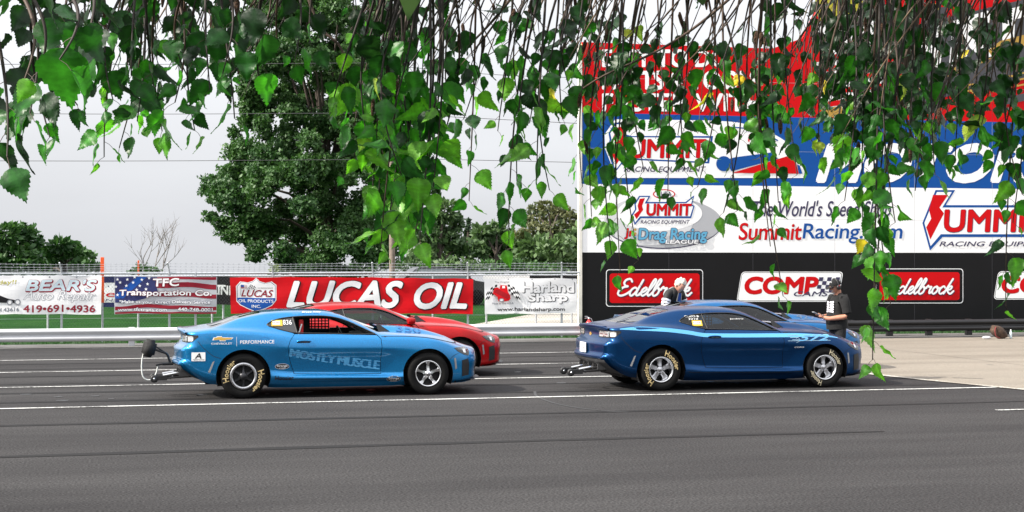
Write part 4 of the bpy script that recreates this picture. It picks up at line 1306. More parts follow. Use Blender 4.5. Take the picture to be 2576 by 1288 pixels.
b.text('LUCAS', *c5(440, 340), *c5(1050, 470), 5, 2, .02, .03, .3); b.text('HI-PERFORMANCE', *c5(760, 288), *c5(1050, 310), 2)
b.put([c5(432, 245), c5(550, 255), c5(545, 322), c5(435, 315)], 6)
for k in range(3): b.put([c5(490, 258 + 22*k), c5(550, 262 + 22*k), c5(549, 272 + 22*k), c5(490, 268 + 22*k)], 1)
b.put([c5(432, 245), c5(490, 250), c5(488, 290), c5(433, 285)], 4); b.put([c5(428, 245), c5(434, 245), c5(430, 450), c5(424, 450)], 2)
for i in range(5):
    for j in range(4):
        x, y = 620 + i * 21 - j * 8, 240 + j * 18 + i * 6
        b.put([c5(x, y), c5(x + 21, y + 6), c5(x + 13, y + 24), c5(x - 8, y + 18)], 2 if (i + j) % 2 else 1)
b.put(stroke2([c5(628, 228), c5(545, 340)], .8, 0), 2)
for w, x0, x1 in (('LUCAS', 632, 1400), ('OIL', 1452, 1815)):
    y0, y1 = (258, 432) if w == 'LUCAS' else (268, 444)
    if w == 'LUCAS': y1 = 436
    q = (*c4(x0 + 16, y0 + 8), *c4(x1 - 16, y1 - 8))
    b.put(dil(w, *q, 5.0, .012, .30, 1.0, True, 1.6, .5), 2, .014)
    b.put(dil(w, *q, 3.0, .012, .30, 1.0), 1, .020)
b.done('banner', [V_RED, V_WHITE, V_BLACK, V_NAVY, V_BLUE, V_DRED, vinyl('flag_red', (.35, .12, .14))], 'long red banner with huge slanted white letters and a shield emblem')

# flag banner of a haulage firm
c3 = crop(0, 900, 2.576)
b = Banner(ph=2.1)
b.cloth([c3(1108, 348), c3(1500, 346), c3(2098, 352), c3(2092, 710), c3(1600, 708), c3(1104, 712)], 0)
def fl(x, k): return 10 * math.sin((x - 1100) / 150 + k * .7) + 6 * math.sin((x - 1100) / 70)
for k, (y0, y1) in enumerate(((352, 380), (415, 462), (508, 548), (628, 662), (690, 708))):
    xs = np.linspace(1112 if y0 > 480 else 1490, 2090, 26)
    top = [c3(x, max(352, min(705, y0 + fl(x, k) * (.3 if k in (0, 4) else 1)))) for x in xs]; bot = [c3(x, min(708, y1 + fl(x, k) * (.3 if k in (0, 4) else 1))) for x in xs]
    b.put(top + bot[::-1], 1)
b.put([c3(1112, 352), c3(1520, 352), c3(1500, 420), c3(1530, 500), c3(1400, 560), c3(1300, 590), c3(1111, 600)], 3)
b.put([c3(1330, 352), c3(1420, 352), c3(1190, 560), c3(1112, 560), c3(1112, 530)], 4)
for (x, y) in ((1135, 375), (1230, 378), (1300, 358), (1370, 380), (1440, 362), (1160, 405), (1285, 410), (1350, 440), (1220, 438), (1425, 420), (1120, 445), (1320, 480), (1410, 470), (1135, 525)):
    s = [c3(x + (17 if k % 2 == 0 else 7) * math.sin(k * math.pi / 5), y - (17 if k % 2 == 0 else 7) * math.cos(k * math.pi / 5)) for k in range(10)]
    b.put(s, 2)
for t, x0, y0, x1, y1 in (('TFC', 1480, 368, 1728, 442), ('Transportation Co.', 1155, 478, 2042, 548)):
    b.text(t, *c3(x0, y0), *c3(x1, y1), 2, 5, .06, .055, .05)
for t, x0, y0, x1, y1 in (('"Make us your Direct Delivery Service"', 1155, 578, 2048, 618), ('www.tfctrans.com', 1140, 652, 1612, 684), ('440-748-0001', 1718, 652, 2052, 684)):
    b.text(t, *c3(x0, y0), *c3(x1, y1), 2, 3, .08, .05)
b.done('banner', [V_SILV, V_DRED, V_WHITE, V_NAVY, V_BLUE, vinyl('maroon', (.16, .01, .02))], 'banner printed with a waving striped flag behind white lettering')

# white repair shop banner at the left
b = Banner(ph=4.0)
b.cloth([c3(-420, 340), c3(300, 342), c3(982, 340), c3(975, 716), c3(400, 712), c3(-420, 716)], 0)
b.put(dil("BEAR'S", *c3(250, 380), *c3(930, 484), 3.6, 0, .22, 1, True, 1.2, 1.4), 1); b.put(dil("BEAR'S", *c3(250, 380), *c3(930, 484), 1.5, 0, .22), 6)

b.text('Auto Repair', *c3(225, 492), *c3(922, 600), 0, 3, .035, .0, .35)
b.text('419\u2022691\u20224936', *c3(228, 626), *c3(918, 692), 1, 5, .02, .045, 0)
b.text('Call Today!!', *c3(-300, 385), *c3(160, 435), 4, 3, .02, .02, .1); b.text('TOLEDO, OH 43616', *c3(-350, 652), *c3(186, 692), 5, 3, .02, .03)
b.put([c3(-300, 520), c3(-120, 500), c3(0, 530), c3(70, 560), c3(185, 590), c3(180, 612), c3(60, 602), c3(-300, 580)], 2)
for x, y, r in ((95, 600, 28), (172, 598, 30), (-180, 560, 55)): b.put(ell2(*c3(x, y), r / 3.84, r / 3.84 * 1.0, 20), 3); b.put(ell2(*c3(x, y), r / 6.5, r / 6.5, 20), 0)
for x in (220, 480, 740, -40): b.put(ell2(*c3(x, 354), 2.2, 2.2, 10), 3)
b.done('banner', [V_WHITE, V_DRED, V_BLACK, V_GREY, V_YEL, vinyl('slate', (.12, .15, .19)), vinyl('ice', (.62, .74, .80))], 'white banner with dark red lettering and a long phone number')

# white banner with the crossed flags
c6 = crop(1750, 980, 4.954)
b = Banner(ph=5.3)
b.cloth([c6(328, 312), c6(1000, 304), c6(2050, 312), c6(2046, 955), c6(1200, 966), c6(340, 968)], 0)
for t, x0, y0, x1, y1 in (('Harland', 1018, 378, 2000, 572), ('Sharp', 1132, 590, 1872, 775)):
    q = (*c6(x0 + 10, y0 + 6), *c6(x1 - 10, y1 - 6))
    b.put(dil(t, *q, 2.6, .012, 0, .98, True, 1.2, .7), 1); b.put(dil(t, *q, 1.5, .012, 0, .98), 0)
b.text('www.harlandsharp.com', *c6(575, 850), *c6(1825, 935), 1, off=.045); b.text('The Original', *c6(525, 360), *c6(790, 398), 2, off=.01); b.text('Made In The U.S.A.', *c6(475, 755), *c6(880, 790), 2, off=.015)
for s, ax, ay, ex, ey in ((-1, 570, 420, 380, 560), (1, 760, 420, 960, 560)):
    for i in range(5):
        for j in range(4):
            x = ax + s * (i * 42 - j * -2) + s * j * 4; y = ay + i * i * 6 + j * 44 + (i * 6)
            q = [c6(x, y), c6(x + s * 42, y + 10 + i * 12), c6(x + s * 44, y + 54 + i * 12), c6(x + s * 2, y + 44)]
            b.put(q, 1 if (i + j) % 2 == 0 else 0)
b.put([c6(*p) for p in ((620, 430), (740, 440), (760, 560), (800, 630), (805, 690), (770, 725), (690, 735), (640, 745), (580, 725), (565, 650), (480, 590), (485, 550), (520, 480), (560, 470), (610, 500))], 3)
b.put([c6(*p) for p in ((500, 560), (560, 500), (780, 610), (800, 660), (740, 690))], 4); b.put([c6(*p) for p in ((655, 445), (705, 448), (705, 490), (655, 488))], 0)
b.put(ell2(*c6(640, 710), 6.5, 4.5, 20), 2); b.put(ell2(*c6(640, 710), 4, 2.6, 20), 0)
for x in (765, 1200, 1625, 1950): b.put(ell2(*c6(x, 325), 1.6, 1.6, 10), 2)
b.done('banner', [V_WHITE, V_BLACK, V_GREY, V_RED, vinyl('red_shade', (.33, .005, .01))], 'white banner with crossed checkered flags and a web address, beside the billboard')

# row of older signs on a second fence behind
YB2 = 46.0
b = Banner(YB2, 1.0, 14)
b.cloth([c3(960, 352), c3(1150, 352), c3(1150, 648), c3(960, 648)], 0)
b.put([c3(966, 415), c3(1150, 408), c3(1150, 600), c3(966, 604)], 1)
b.text('Race', *c3(700, 490), *c3(1115, 548), 2, off=.03, shear=.2); b.text('IGNITIONS', *c3(640, 568), *c3(1140, 592), 0, off=.02, shear=.15)
b.done('banner', [V_NAVY, V_WHITE, V_RED], 'navy and white banner showing in the gap beside the flag banner')
b = Banner(YB2, 1.4, 14)
b.cloth([c3(2060, 352), c3(2300, 352), c3(2300, 624), c3(2060, 622)], 0)
b.put([c3(2100, 432), c3(2180, 432), c3(2180, 450), c3(2100, 450)], 1); b.text('FRIENDLINE', *c3(1700, 440), *c3(2260, 525), 1, off=.06)
b.done('banner', [V_BLACK, V_WHITE], 'black banner with white block letters, in the gap beside the red banner')
b = Banner(YB2, 1.8, 14)
b.cloth([c6(1960, 320), c6(2180, 320), c6(2180, 690), c6(1960, 690)], 0); b.text('N', *c6(2040, 420), *c6(2115, 530), 1, off=.06, shear=.2)
b.done('banner', [V_BLACK, V_WHITE], 'narrow black sign edge between the white banner and the billboard')
b = Banner(YB2, .3, 14)
b.cloth([c6(308, 258), c6(1168, 236), c6(1170, 330), c6(308, 330)], 0)
b.done('banner', [V_WHITE], 'plain white strip sticking up behind the white banner with crossed flags')
b = Banner(YB2, .3, 14)
b.cloth([c6(1172, 258), c6(2100, 262), c6(2100, 330), c6(1172, 330)], 0)
b.done('banner', [V_BLACK], 'plain black strip behind the top of the white crossed-flag banner')
bf = empty('back_fence', (0, YB2 + .08, 0)); tag(bf, 'low pipe fence far behind, holding the older signs', 'fence')
for u in (120, 258, 348, 492, 534, 562, 690, 830, 960, 1090, 1225, 1350, 1440):
    mb = MB(); x = ptY(u, 690, YB2).x; mb.tube([(x, 0, 0), (x, 0, 1.62)], .03, 8); mb.build('post', M_GALVP, bf)
mb = MB(); mb.tube([(ptY(-300, 0, YB2).x, 0, 1.6), (ptY(1456, 0, YB2).x, 0, 1.6)], .025, 8); mb.build('rail', M_GALVP, bf)

# orange sighting boards above the fence
M_OR = mat('orange_paint', (.78, .10, .015), .5, var=.12, vscale=8)
for u, u1, v0, v1, Y, lab in ((253, 262, 647, 689, YF + .12, 'bright orange marker post standing up above the fence'), (346, 350.5, 655, 692, 58, 'small faded orange marker post far behind the fence')):
    a, c = ptY(u, v1, Y), ptY(u1, v0, Y); w = c.x - a.x
    o = empty('marker_post', (a.x, Y, 0)); mb = MB()
    mb.bbox((0, -.02, 1.0), (w, .02, c.z), .006, 0, Matrix.Shear('XZ', 4, (.03, 0)) if False else None); mb.build('board', M_OR, o)
    mb = MB(); mb.tube([(w / 2, .05, 0), (w / 2, .05, 1.25)], .025, 8); mb.build('pole', M_GALVP, o); tag(o, lab, 'marker')

# ------------------------------------------------------------------ the billboard
YBB = 40.85
bb = empty('billboard', (ptY(1465, HOR, YBB).x, YBB, 0)); tag(bb, 'huge painted billboard wall in red, blue, white and black bands', 'billboard')
BX = bb.location.x
P_RED, P_BLUE, P_WHITE, P_BLACK = (mat('board_' + n, c, r, var=v, vscale=.9, bump=.04, bscale=25, spec=.18) for n, c, r, v in (('red', (.56, .0, .003), .5, .03), ('blue', (.004, .07, .30), .5, .05), ('white', (.86, .86, .87), .5, .045), ('black', (.006, .006, .007), .55, .2)))
P_GREY, P_OLIVE, P_GOLD, P_CHAR, P_SKY = (mat('board_' + n, c, .5) for n, c in (('silver', (.40, .41, .44)), ('olive', (.42, .38, .02)), ('gold', (.42, .25, .04)), ('charcoal', (.05, .05, .06)), ('sky', (.10, .36, .56))))
BM = [P_RED, P_BLUE, P_WHITE, P_BLACK, P_GREY, P_OLIVE, P_GOLD, P_CHAR, P_SKY, mat('board_ink', (.03, .025, .08), .5), mat('board_silver_light', (.62, .63, .65), .5), mat('board_gold_trim', (.42, .03, .02), .5)]
RED, BLU, WHI, BLA, SIL, OLI, GOL, CHA, SKY, INK, SIL2, DKR = range(12)
def bmap(u, v, l):
    p = ptY(u, v, YBB); return (p.x - BX, -l, p.z)
zc = lambda v: ptY(1500, v, YBB).z
x1 = 31.0 - BX
bands = [('black_panel', 0.30, zc(635), BLA), ('white_panel', zc(635), zc(463), WHI), ('blue_panel', zc(463), zc(283.5), BLU), ('red_panel', zc(283.5), zc(107), RED)]
for nm, z0, z1, m in bands:
    mb = MB(); mb.box((0, 0, z0), (x1, .14, z1 - .0), m)
    for k in range(1, 9):                            # sheet joints
        xx = k * 2.44
        mb.box((xx, -.0012, z0 + .01), (xx + .007, .002, z1 - .01), SIL if m in (WHI, BLU) else CHA)
    if m in (WHI, BLU, RED): mb.box((.01, -.0013, (z0 + z1) / 2), (x1, .002, (z0 + z1) / 2 + .006), SIL)
    mb.build(nm, BM, bb)
mb = MB(); top = [(5.45, zc(107) - .0), (x1, zc(107)), (x1, 11.6), (7.4, 11.6), (6.9, 9.2), (6.35, 8.2)]
mb.add([(x, 0, z) for x, z in top] + [(x, .14, z) for x, z in top], [tuple(range(6)), tuple(range(11, 5, -1))] + [(i, i + 6, (i + 1) % 6 + 6, (i + 1) % 6) for i in range(6)], RED); mb.build('crest_panel', BM, bb)
mb = MB(); mb.box((-.10, -.02, 0), (-.012, .12, zc(115)), 0); mb.build('edge_post', mat('weathered_white', (.68, .66, .60), .6, var=.2, vscale=3), bb)
mb = MB(); mb.box((-.012, .02, zc(283)), (-.002, .12, zc(110)), 0); mb.build('edge_strip', mat('raw_timber', (.42, .33, .16), .7), bb)
for k in range(6):
    mb = MB(); mb.bbox((.6 + k * 3.6, .16, 0), (.8 + k * 3.6, .36, 7.0), .01, 0); mb.build('back_post', M_GALVP, bb)
for k in range(14):
    x = gb[0] - BX - 8.56 + k * 1.07 * 2
    if x > .1: mb = MB(); mb.bbox((x, .0, 0), (x + .16, .13, .299), .01, 0); mb.build('leg', BM[BLA], bb)
class Print:
    def __init__(s): s.mb = MB(); s.n = 0
    def put(s, shape, m):
        s.n += 1; lay(s.mb, shape, bmap, .0035 + .0016 * s.n, m, None, TOCAM)
    def text(s, t, a, b_, m, om=None, ow=.03, off=.02, shear=0.0, dx=0, dy=0, space=1.0):
        h = b_[1] - a[1]; o2 = min(off, .015); r = max(0, off - .015) * h * .9
        if om is not None: s.put(dil(t, *a, *b_, r + ow * h * .9, o2, shear, space, True, dx, dy), om)
        s.put(dil(t, *a, *b_, r, o2, shear, space) if r > 0 else text2(t, *a, *b_, o2, shear, 0, space), m)
    def done(s, name): return s.mb.build(name, BM, bb)
# script lettering drawn as pen strokes: (strokes, advance)
SCRIPT = {
 'E': ([[(1.55,1.75),(1.25,2.08),(.75,1.98),(.55,1.6),(.80,1.25),(1.15,1.15),(.65,1.05),(.15,.62),(.15,.18),(.60,-.02),(1.25,.22),(1.6,.5)]], 1.55),
 'd': ([[(.95,.82),(.62,1.0),(.22,.72),(.12,.26),(.38,-.02),(.78,.28),(1.08,.9),(1.42,1.95)],[(1.42,1.95),(1.0,.5),(1.05,.05),(1.4,.1),(1.7,.4)]], 1.5),
 'e': ([[(-.1,.25),(.45,.5),(.72,.82),(.52,1.0),(.2,.75),(.1,.25),(.42,-.02),(.95,.35)]], .85),
 'l': ([[(-.05,.25),(.5,1.1),(.78,1.8),(.62,2.05),(.36,1.6),(.12,.5),(.28,-.02),(.75,.35)]], .7),
 'b': ([[(-.05,.25),(.5,1.1),(.78,1.8),(.62,2.05),(.36,1.6),(.1,.45),(.28,-.02),(.72,.15),(.85,.7),(.62,.98),(.75,.75),(1.1,.75)]], 1.0),
 'r': ([[(.0,.7),(.28,1.08),(.42,.9),(.80,.92),(.66,.5),(.72,.05),(1.1,.35)]], .95),
 'o': ([[(.62,.98),(.22,.75),(.12,.25),(.42,-.02),(.80,.30),(.88,.75),(.62,.98),(.80,.72),(1.2,.78)]], 1.05),
 'c': ([[(.85,.80),(.60,1.0),(.22,.70),(.12,.22),(.45,-.02),(1.0,.35)]], .85),
 'k': ([[(.0,.0),(.45,1.1),(.82,2.0)],[(.22,.42),(.62,.95),(.95,.95),(.85,.62),(.38,.48)],[(.38,.48),(.70,.10),(1.02,.0),(1.35,.35)]], 1.2)}
def script2(word, x0, y0, x1, y1, w, slant=.30):
    out = []; adv = 0
    for ch in word:
        for st in SCRIPT[ch][0]: out.append([(adv + p[0] + slant * p[1], p[1]) for p in st])
        adv += SCRIPT[ch][1]
    a = np.array([p for s in out for p in s]); lo, hi = a.min(0), a.max(0)
    f = lambda p: (x0 + (p[0] - lo[0]) / (hi[0] - lo[0]) * (x1 - x0), y1 - (p[1] - lo[1]) / (hi[1] - lo[1]) * (y1 - y0))
    return [stroke2([f(p) for p in s], w, 5) for s in out]
cB = crop(2160, 960, 1.5333); cA = crop(2150, 600, 1.5243); cC = crop(2160, 420, 2.385); cD = crop(2150, 0, 1.5243); cE = crop(2160, 140, 2.7404); cF = crop(2900, 0, 2.7404)
def rr(c, x0, y0, x1, y1, r, sh=0.0):
    a, b_ = c(x0, y0), c(x1, y1); return rrect(*a, *b_, r, sh)
for (o, i, t, wd) in (((172, 77, 730, 291), (193, 100, 710, 270), (240, 132, 660, 228), 7.6), ((1722, 72, 2226, 272), (1745, 93, 2205, 253), (1790, 128, 2165, 217), 6.9)):
    p = Print(); p.put(rr(cB, *o, 8), WHI); p.put(rr(cB, o[0] + 4, o[1] + 4, o[2] - 4, o[3] - 4, 7), BLA); p.put(rr(cB, *i, 7), RED)
    for dx, m, e in ((2.0, INK, 2.0), (0, WHI, 0)):
        for st in script2('Edelbrock', *cB(t[0], t[1]), *cB(t[2], t[3]), wd / 1.49 + e * .5):
            p.put(Many(([(x + dx, y + dx * .8) for x, y in q[0]], q[1]) for q in st), m)
    p.done('logo_sign')
for x0, x1c, off in ((922, 1537, 0), (2400, 3015, 1478)):
    p = Print(); sh = .17; y0, y1 = (90, 263) if not off else (88, 250)
    p.put(rr(cB, x0, y0, x1c - 30, y1, 9, sh), WHI); p.put(rr(cB, x0 + 4, y0 + 4, x1c - 34, y1 - 4, 8, sh), BLA); p.put(rr(cB, x0 + 7, y0 + 7, x1c - 37, y1 - 7, 7, sh), WHI)
    dy = 0 if not off else -5
    p.text('COMP', cB(972 + off, 122 + dy), cB(1388 + off, 214 + dy), RED, DKR, .02, .075, .12, .8, .8, .98)
    p.text('CAMS', cB(1252 + off, 204 + dy), cB(1450 + off, 231 + dy), INK, None, 0, .05, .25)
    for i in range(5):
        for j in range(4):
            if (i + j) % 2 == 0:
                x = 1398 + off + i * 24 - j * 5; y = 122 + dy + j * 22
                p.put([cB(x, y), cB(x + 24, y), cB(x + 19, y + 22), cB(x - 5, y + 22)], INK); p.n -= 1
    p.done('logo_sign')
# white band: ring emblem
p = Print()
p.put(ell2(*cA(512, 362), 337 / 2.272, 146 / 2.272, 60), INK); p.put(ell2(*cA(512, 358), 336 / 2.272, 144 / 2.272, 60), SIL)
p.put(ell2(*cA(430, 350), 255 / 2.272, 138 / 2.272, 60), SIL2)
p.put(ell2(*cA(492, 305), 244 / 2.272, 100 / 2.272, 50), WHI)
p.put(ell2(*cA(518, 195), 64 / 2.272, 28 / 2.272, 30), RED); p.put(ell2(*cA(518, 195), 57 / 2.272, 22 / 2.272, 30), WHI); p.text('NHRA', cA(478, 180), cA(560, 212), INK, None, 0, .03)
def summit(p, c, S, U, K, big):
    """lightning S, letters, outline; c maps the sketch below"""
    p.put([c(*q) for q in S['rim']], BLU); p.put([c(*q) for q in S['in']], WHI)
    p.put([c(*q) for q in S['s']], RED)
    p.text('UMMIT', c(*U[:2]), c(*U[2:]), RED, INK, .025, .06, .06, .5, .5)
    p.text('RACING EQUIPMENT', c(*K[:2]), c(*K[2:]), INK, None, 0, .035, .25)
S2 = dict(rim=[(375,205),(440,205),(420,240),(640,240),(690,202),(678,255),(692,262),(672,332),(385,332),(350,372),(330,315),(352,282),(348,250)],
          **{'in': [(380,212),(428,212),(406,249),(645,247),(682,216),(670,258),(684,266),(666,322),(380,322),(352,358),(340,316),(360,282),(356,252)]},
          s=[(378,222),(408,218),(392,262),(398,285),(360,338),(345,312),(372,290),(366,262)])
summit(p, cA, S2, (418, 252, 672, 316), (383, 344, 664, 367), 0)
p.put([cA(300, 395), cA(362, 395), cA(352, 455), cA(290, 455)], WHI) if False else None
p.text('Jr.', cA(292, 392), cA(352, 450), RED, INK, .03, .05, .1)
for k, m in enumerate((GOL, GOL, SKY)): p.put(ell2(*cA(352, 398 + k * 22), 3.4, 3.4, 12), m); p.n -= 1
p.text('Drag Racing', cA(372, 392), cA(762, 474), SKY, INK, .04, .05, .1)
p.text('LEAGUE', cA(525, 457), cA(712, 478), WHI, INK, .05, .06, .1)
p.done('ring_emblem')
p = Print(); p.text("The World's Speed Shop", cA(1028, 232), cA(1815, 350), INK, None, 0, .012, .3)
p.text('Summit', cA(945, 360), cA(1303, 456), RED, INK, .012, .028, .12, .3, .3, .96); p.text('Racing.com', cA(1310, 364), cA(1880, 476), BLU, None, 0, .028, .12, 0, 0, .96); p.done('web_lettering')
p = Print()
S3 = dict(rim=[(2070,172),(2182,172),(2128,258),(2700,262),(2990,250),(2960,440),(2110,440),(2038,518),(2012,420),(2038,345),(2004,360),(1988,368)],
          **{'in': [(2078,182),(2162,182),(2108,272),(2700,275),(2980,262),(2950,424),(2098,424),(2042,494),(2022,420),(2052,330),(2010,352)]},
          s=[(2070,200),(2142,198),(2098,275),(2118,300),(2100,345),(2040,470),(2030,430),(2062,340),(2022,350),(2052,250)])
S3['rim'] = [(2070,172),(2182,172),(2128,258),(2990,258),(2990,440),(2110,440),(2038,518),(1995,360)]
S3['in'] = [(2078,183),(2163,183),(2108,272),(2980,272),(2980,424),(2100,424),(2042,492),(2006,360)]
S3['s'] = [(2055,200),(2142,199),(2092,272),(2118,305),(2040,455),(2016,385),(2045,335),(2032,285)]
summit(p, cA, S3, (2122, 288, 2700, 408), (2092, 466, 2760, 498), 1); p.done('lightning_emblem')
# blue band: dome emblem
p = Print()
dome = [(350, 65)] + cr([(1200, 75), (1480, 100), (1750, 190), (1930, 310), (2030, 470), (2055, 580)], 6) + [(2040, 590), (370, 590), (350, 560), (260, 330), (255, 200)]
p.put([cC(*q) for q in dome], WHI)
p.put([cC(*q) for q in ((345, 95), (470, 95), (440, 200), (500, 215), (1225, 215), (1190, 460), (440, 425), (345, 545), (275, 330), (300, 250), (290, 190))], BLU)
p.put([cC(*q) for q in ((352, 110), (440, 110), (425, 225), (1205, 232), (1172, 445), (435, 412), (352, 520), (292, 330), (318, 250), (306, 192))], WHI)
p.put([cC(*q) for q in ((380, 132), (462, 132), (430, 215), (468, 300), (360, 470), (325, 385), (362, 300), (330, 225))], RED)
p.text('UMMIT', cC(482, 250), cC(1160, 408), RED, INK, .02, .06, .05); p.text('RACING EQUIPMENT', cC(428, 488), cC(1160, 543), INK, None, 0, .035, .25)
p.put(ell2(*cC(1320, 462), 19, 19, 24), BLU)
p.put([cC(*q) for q in ((1390, 530), (1330, 430), (1420, 405), (1760, 360), (1800, 420))], BLU)
p.put([cC(*q) for q in ((1392, 545), (1880, 398), (1960, 425), (1988, 552))], RED); p.put([cC(*q) for q in ((1975, 470), (2000, 480), (2022, 552), (1990, 552))], BLU)
p.put(stroke2([cC(1400, 135), cC(1560, 155), cC(1700, 200), cC(1800, 255)], 3.0), BLU); p.put([cC(*q) for q in ((1545, 200), (1560, 205), (1548, 270), (1535, 260))], RED)
p.done('dome_emblem')
p = Print(); p.text('MOTORS', cD(1398, 830), cD(2760, 1036), WHI, None, 0, .085, .28, 0, 0, .98); p.done('motto_lettering')
p = Print()
for t, y0, y1, xe in (('EASY TO DO', 130, 300, 1560), ('PARTS & TOOLS', 350, 530, 1880), ('FASTER WITH...', 582, 755, 2095)):
    p.text(t, cE(275, y0), cE(xe, y1), WHI, None, 0, .07)
p.done('slogan_lettering')
p = Print()
p.put([cF(*q) for q in ((430, -200), (1130, -200), (1130, 150), (830, 150), (480, 215), (430, 120))], OLI); p.put([cF(*q) for q in ((480, 218), (830, 152), (1160, 150), (1180, 420), (620, 560), (400, 400))], WHI)
p.put([cF(*q) for q in ((440, 640), (1180, 560), (1100, 1150), (500, 1200))], WHI)
for k in range(4): p.put([cF(460 + k * 12, 690 + k * 120), cF(1170, 610 + k * 120), cF(1160, 660 + k * 120), cF(470 + k * 12, 745 + k * 120)], RED)
p.put([cF(*q) for q in ((490, 1110), (1180, 1050), (1190, 1190), (500, 1205))], GOL)
p.put([cF(*q) for q in ((1310, 315), (1510, 260), (1530, 110), (1780, 65), (1740, 190), (2800, -60), (2800, 760), (1380, 1085), (1340, 930))], CHA)
p.put([cF(*q) for q in ((1380, 345), (1520, 305), (1620, 560), (1600, 285), (1722, 250), (1725, 720), (1620, 745), (1480, 500), (1490, 780), (1350, 815))], WHI)
p.put([cF(*q) for q in ((1845, 215), (2200, 110), (2240, 170), (2215, 280), (2080, 350), (2330, 560), (2150, 600), (1990, 470), (1985, 640), (1800, 690))], WHI)
p.put([cF(*q) for q in ((2350, 110), (2800, 0), (2800, 120), (2480, 200), (2470, 400), (2350, 420))], WHI)
p.put([cF(*q) for q in ((1740, 770), (1800, 700), (2250, 590), (2200, 520), (2330, 420), (2800, 300), (2800, 400), (2350, 540), (2000, 720), (1750, 800))], GOL)
p.put([cF(*q) for q in ((1390, 960), (1500, 910), (1480, 870), (1400, 800), (1350, 800))], WHI); p.put([cF(*q) for q in ((1380, 962), (1505, 905), (1505, 930), (1390, 975))], GOL)
v, f = text2('RACE', *cF(1960, 800), *cF(2600, 940), 0, .1)
cx0 = cF(1960, 0)[0]; p.put(([(x, y + (cx0 - x) * .22 + 18) for x, y in v], f), GOL)
p.put([cF(*q) for q in ((2330, 1020), (2800, 900), (2800, 990), (2300, 1095))], CHA)
p.done('crest_artwork')

# ------------------------------------------------------------------ things left at the rail
ex = ptY(1485, 815, 38.3)
o = empty('fire_extinguisher', (ex.x, 38.42, .035)); tag(o, 'red fire extinguisher with a silver valve, standing at the guard rail', 'extinguisher')
mb = MB(); mb.lathe([(0, 0), (.075, 0), (.085, .012), (.085, .40), (.078, .45), (.05, .49), (.028, .505), (.028, .53), (0, .53)], 28, 0, Matrix.Rotation(math.pi / 2, 4, 'X')); mb.build('cylinder', mat('extinguisher_red', (.55, .012, .012), .3, 0, .6), o)
mb = MB(); mb.lathe([(0, .525), (.03, .525), (.034, .56), (.02, .58), (0, .58)], 14, 0, Matrix.Rotation(math.pi / 2, 4, 'X')); mb.tube([(0, 0, .57), (-.05, 0, .60), (-.11, 0, .605)], .011, 8); mb.tube([(0, 0, .56), (-.06, 0, .565), (-.11, 0, .555)], .010, 8); mb.tube([(.02, 0, .56), (.06, 0, .55), (.085, -.02, .47), (.09, -.03, .36)], .010, 8); mb.build('valve', K_ALLOY, o)
bpp = ptG(2507, 852)
o = empty('backpack', (bpp.x, bpp.y - .1, .005)); o.scale = (.86, .86, .86); tag(o, 'brown camouflage backpack slumped against the black guard rail', 'backpack')
mb = MB(); bm = bmesh.new(); bmesh.ops.create_uvsphere(bm, u_segments=28, v_segments=18, radius=1)
for v in bm.verts:
    n = .10 * math.sin(v.co.x * 5 + v.co.z * 4) + .05 * math.sin(v.co.y * 9 + v.co.x * 7); v.co *= 1 + n * .6
    v.co = Vector((v.co.x * .25, v.co.y * .16, v.co.z * .21 + .20)); v.co.x += -(v.co.z - .2) * .55
    v.co.z = max(v.co.z, .0)
mb.bm(bm, 0, None, True); mb.build('bag', mat('camo_cloth', (.055, .033, .022), .9, var=.75, vscale=9, bump=.6, bscale=18), o)
mb = MB(); mb.tube(cr([(-.16, -.12, .36), (-.22, -.16, .25), (-.18, -.17, .08), (-.05, -.16, .02)], 5), .018, 6); mb.build('strap', mat('strap_red', (.16, .02, .02), .8), o)
o = empty('water_bottle', (ptG(2541, 852).x, bpp.y - .12, .005)); tag(o, 'clear plastic water bottle standing beside the backpack', 'bottle')
mb = MB(); mb.lathe([(0, 0), (.030, 0), (.034, .01), (.033, .06), (.030, .075), (.034, .09), (.034, .16), (.020, .19), (.013, .20), (.013, .215)], 18, 0, Matrix.Rotation(math.pi / 2, 4, 'X')); mb.build('bottle_body', mat('bottle_plastic', (.50, .58, .62), .15, 0, .5), o)
mb = MB(); mb.lathe([(.015, .212), (.015, .235), (0, .235)], 12, 0, Matrix.Rotation(math.pi / 2, 4, 'X')); mb.build('cap', K_WHITE, o)
o = MB(); q = ptG(2482, 853); o.bm((lambda b: (bmesh.ops.create_icosphere(b, subdivisions=2, radius=1), b)[-1])(bmesh.new()), 0, Matrix.Translation((q.x, q.y, .04)) @ Matrix.Diagonal((.13, .08, .038, 1)), True)
tag(o.build('cloth', mat('rag_white', (.74, .74, .78), .8, bump=.5, bscale=20)), 'crumpled white cloth lying on the ground by the backpack', 'cloth')
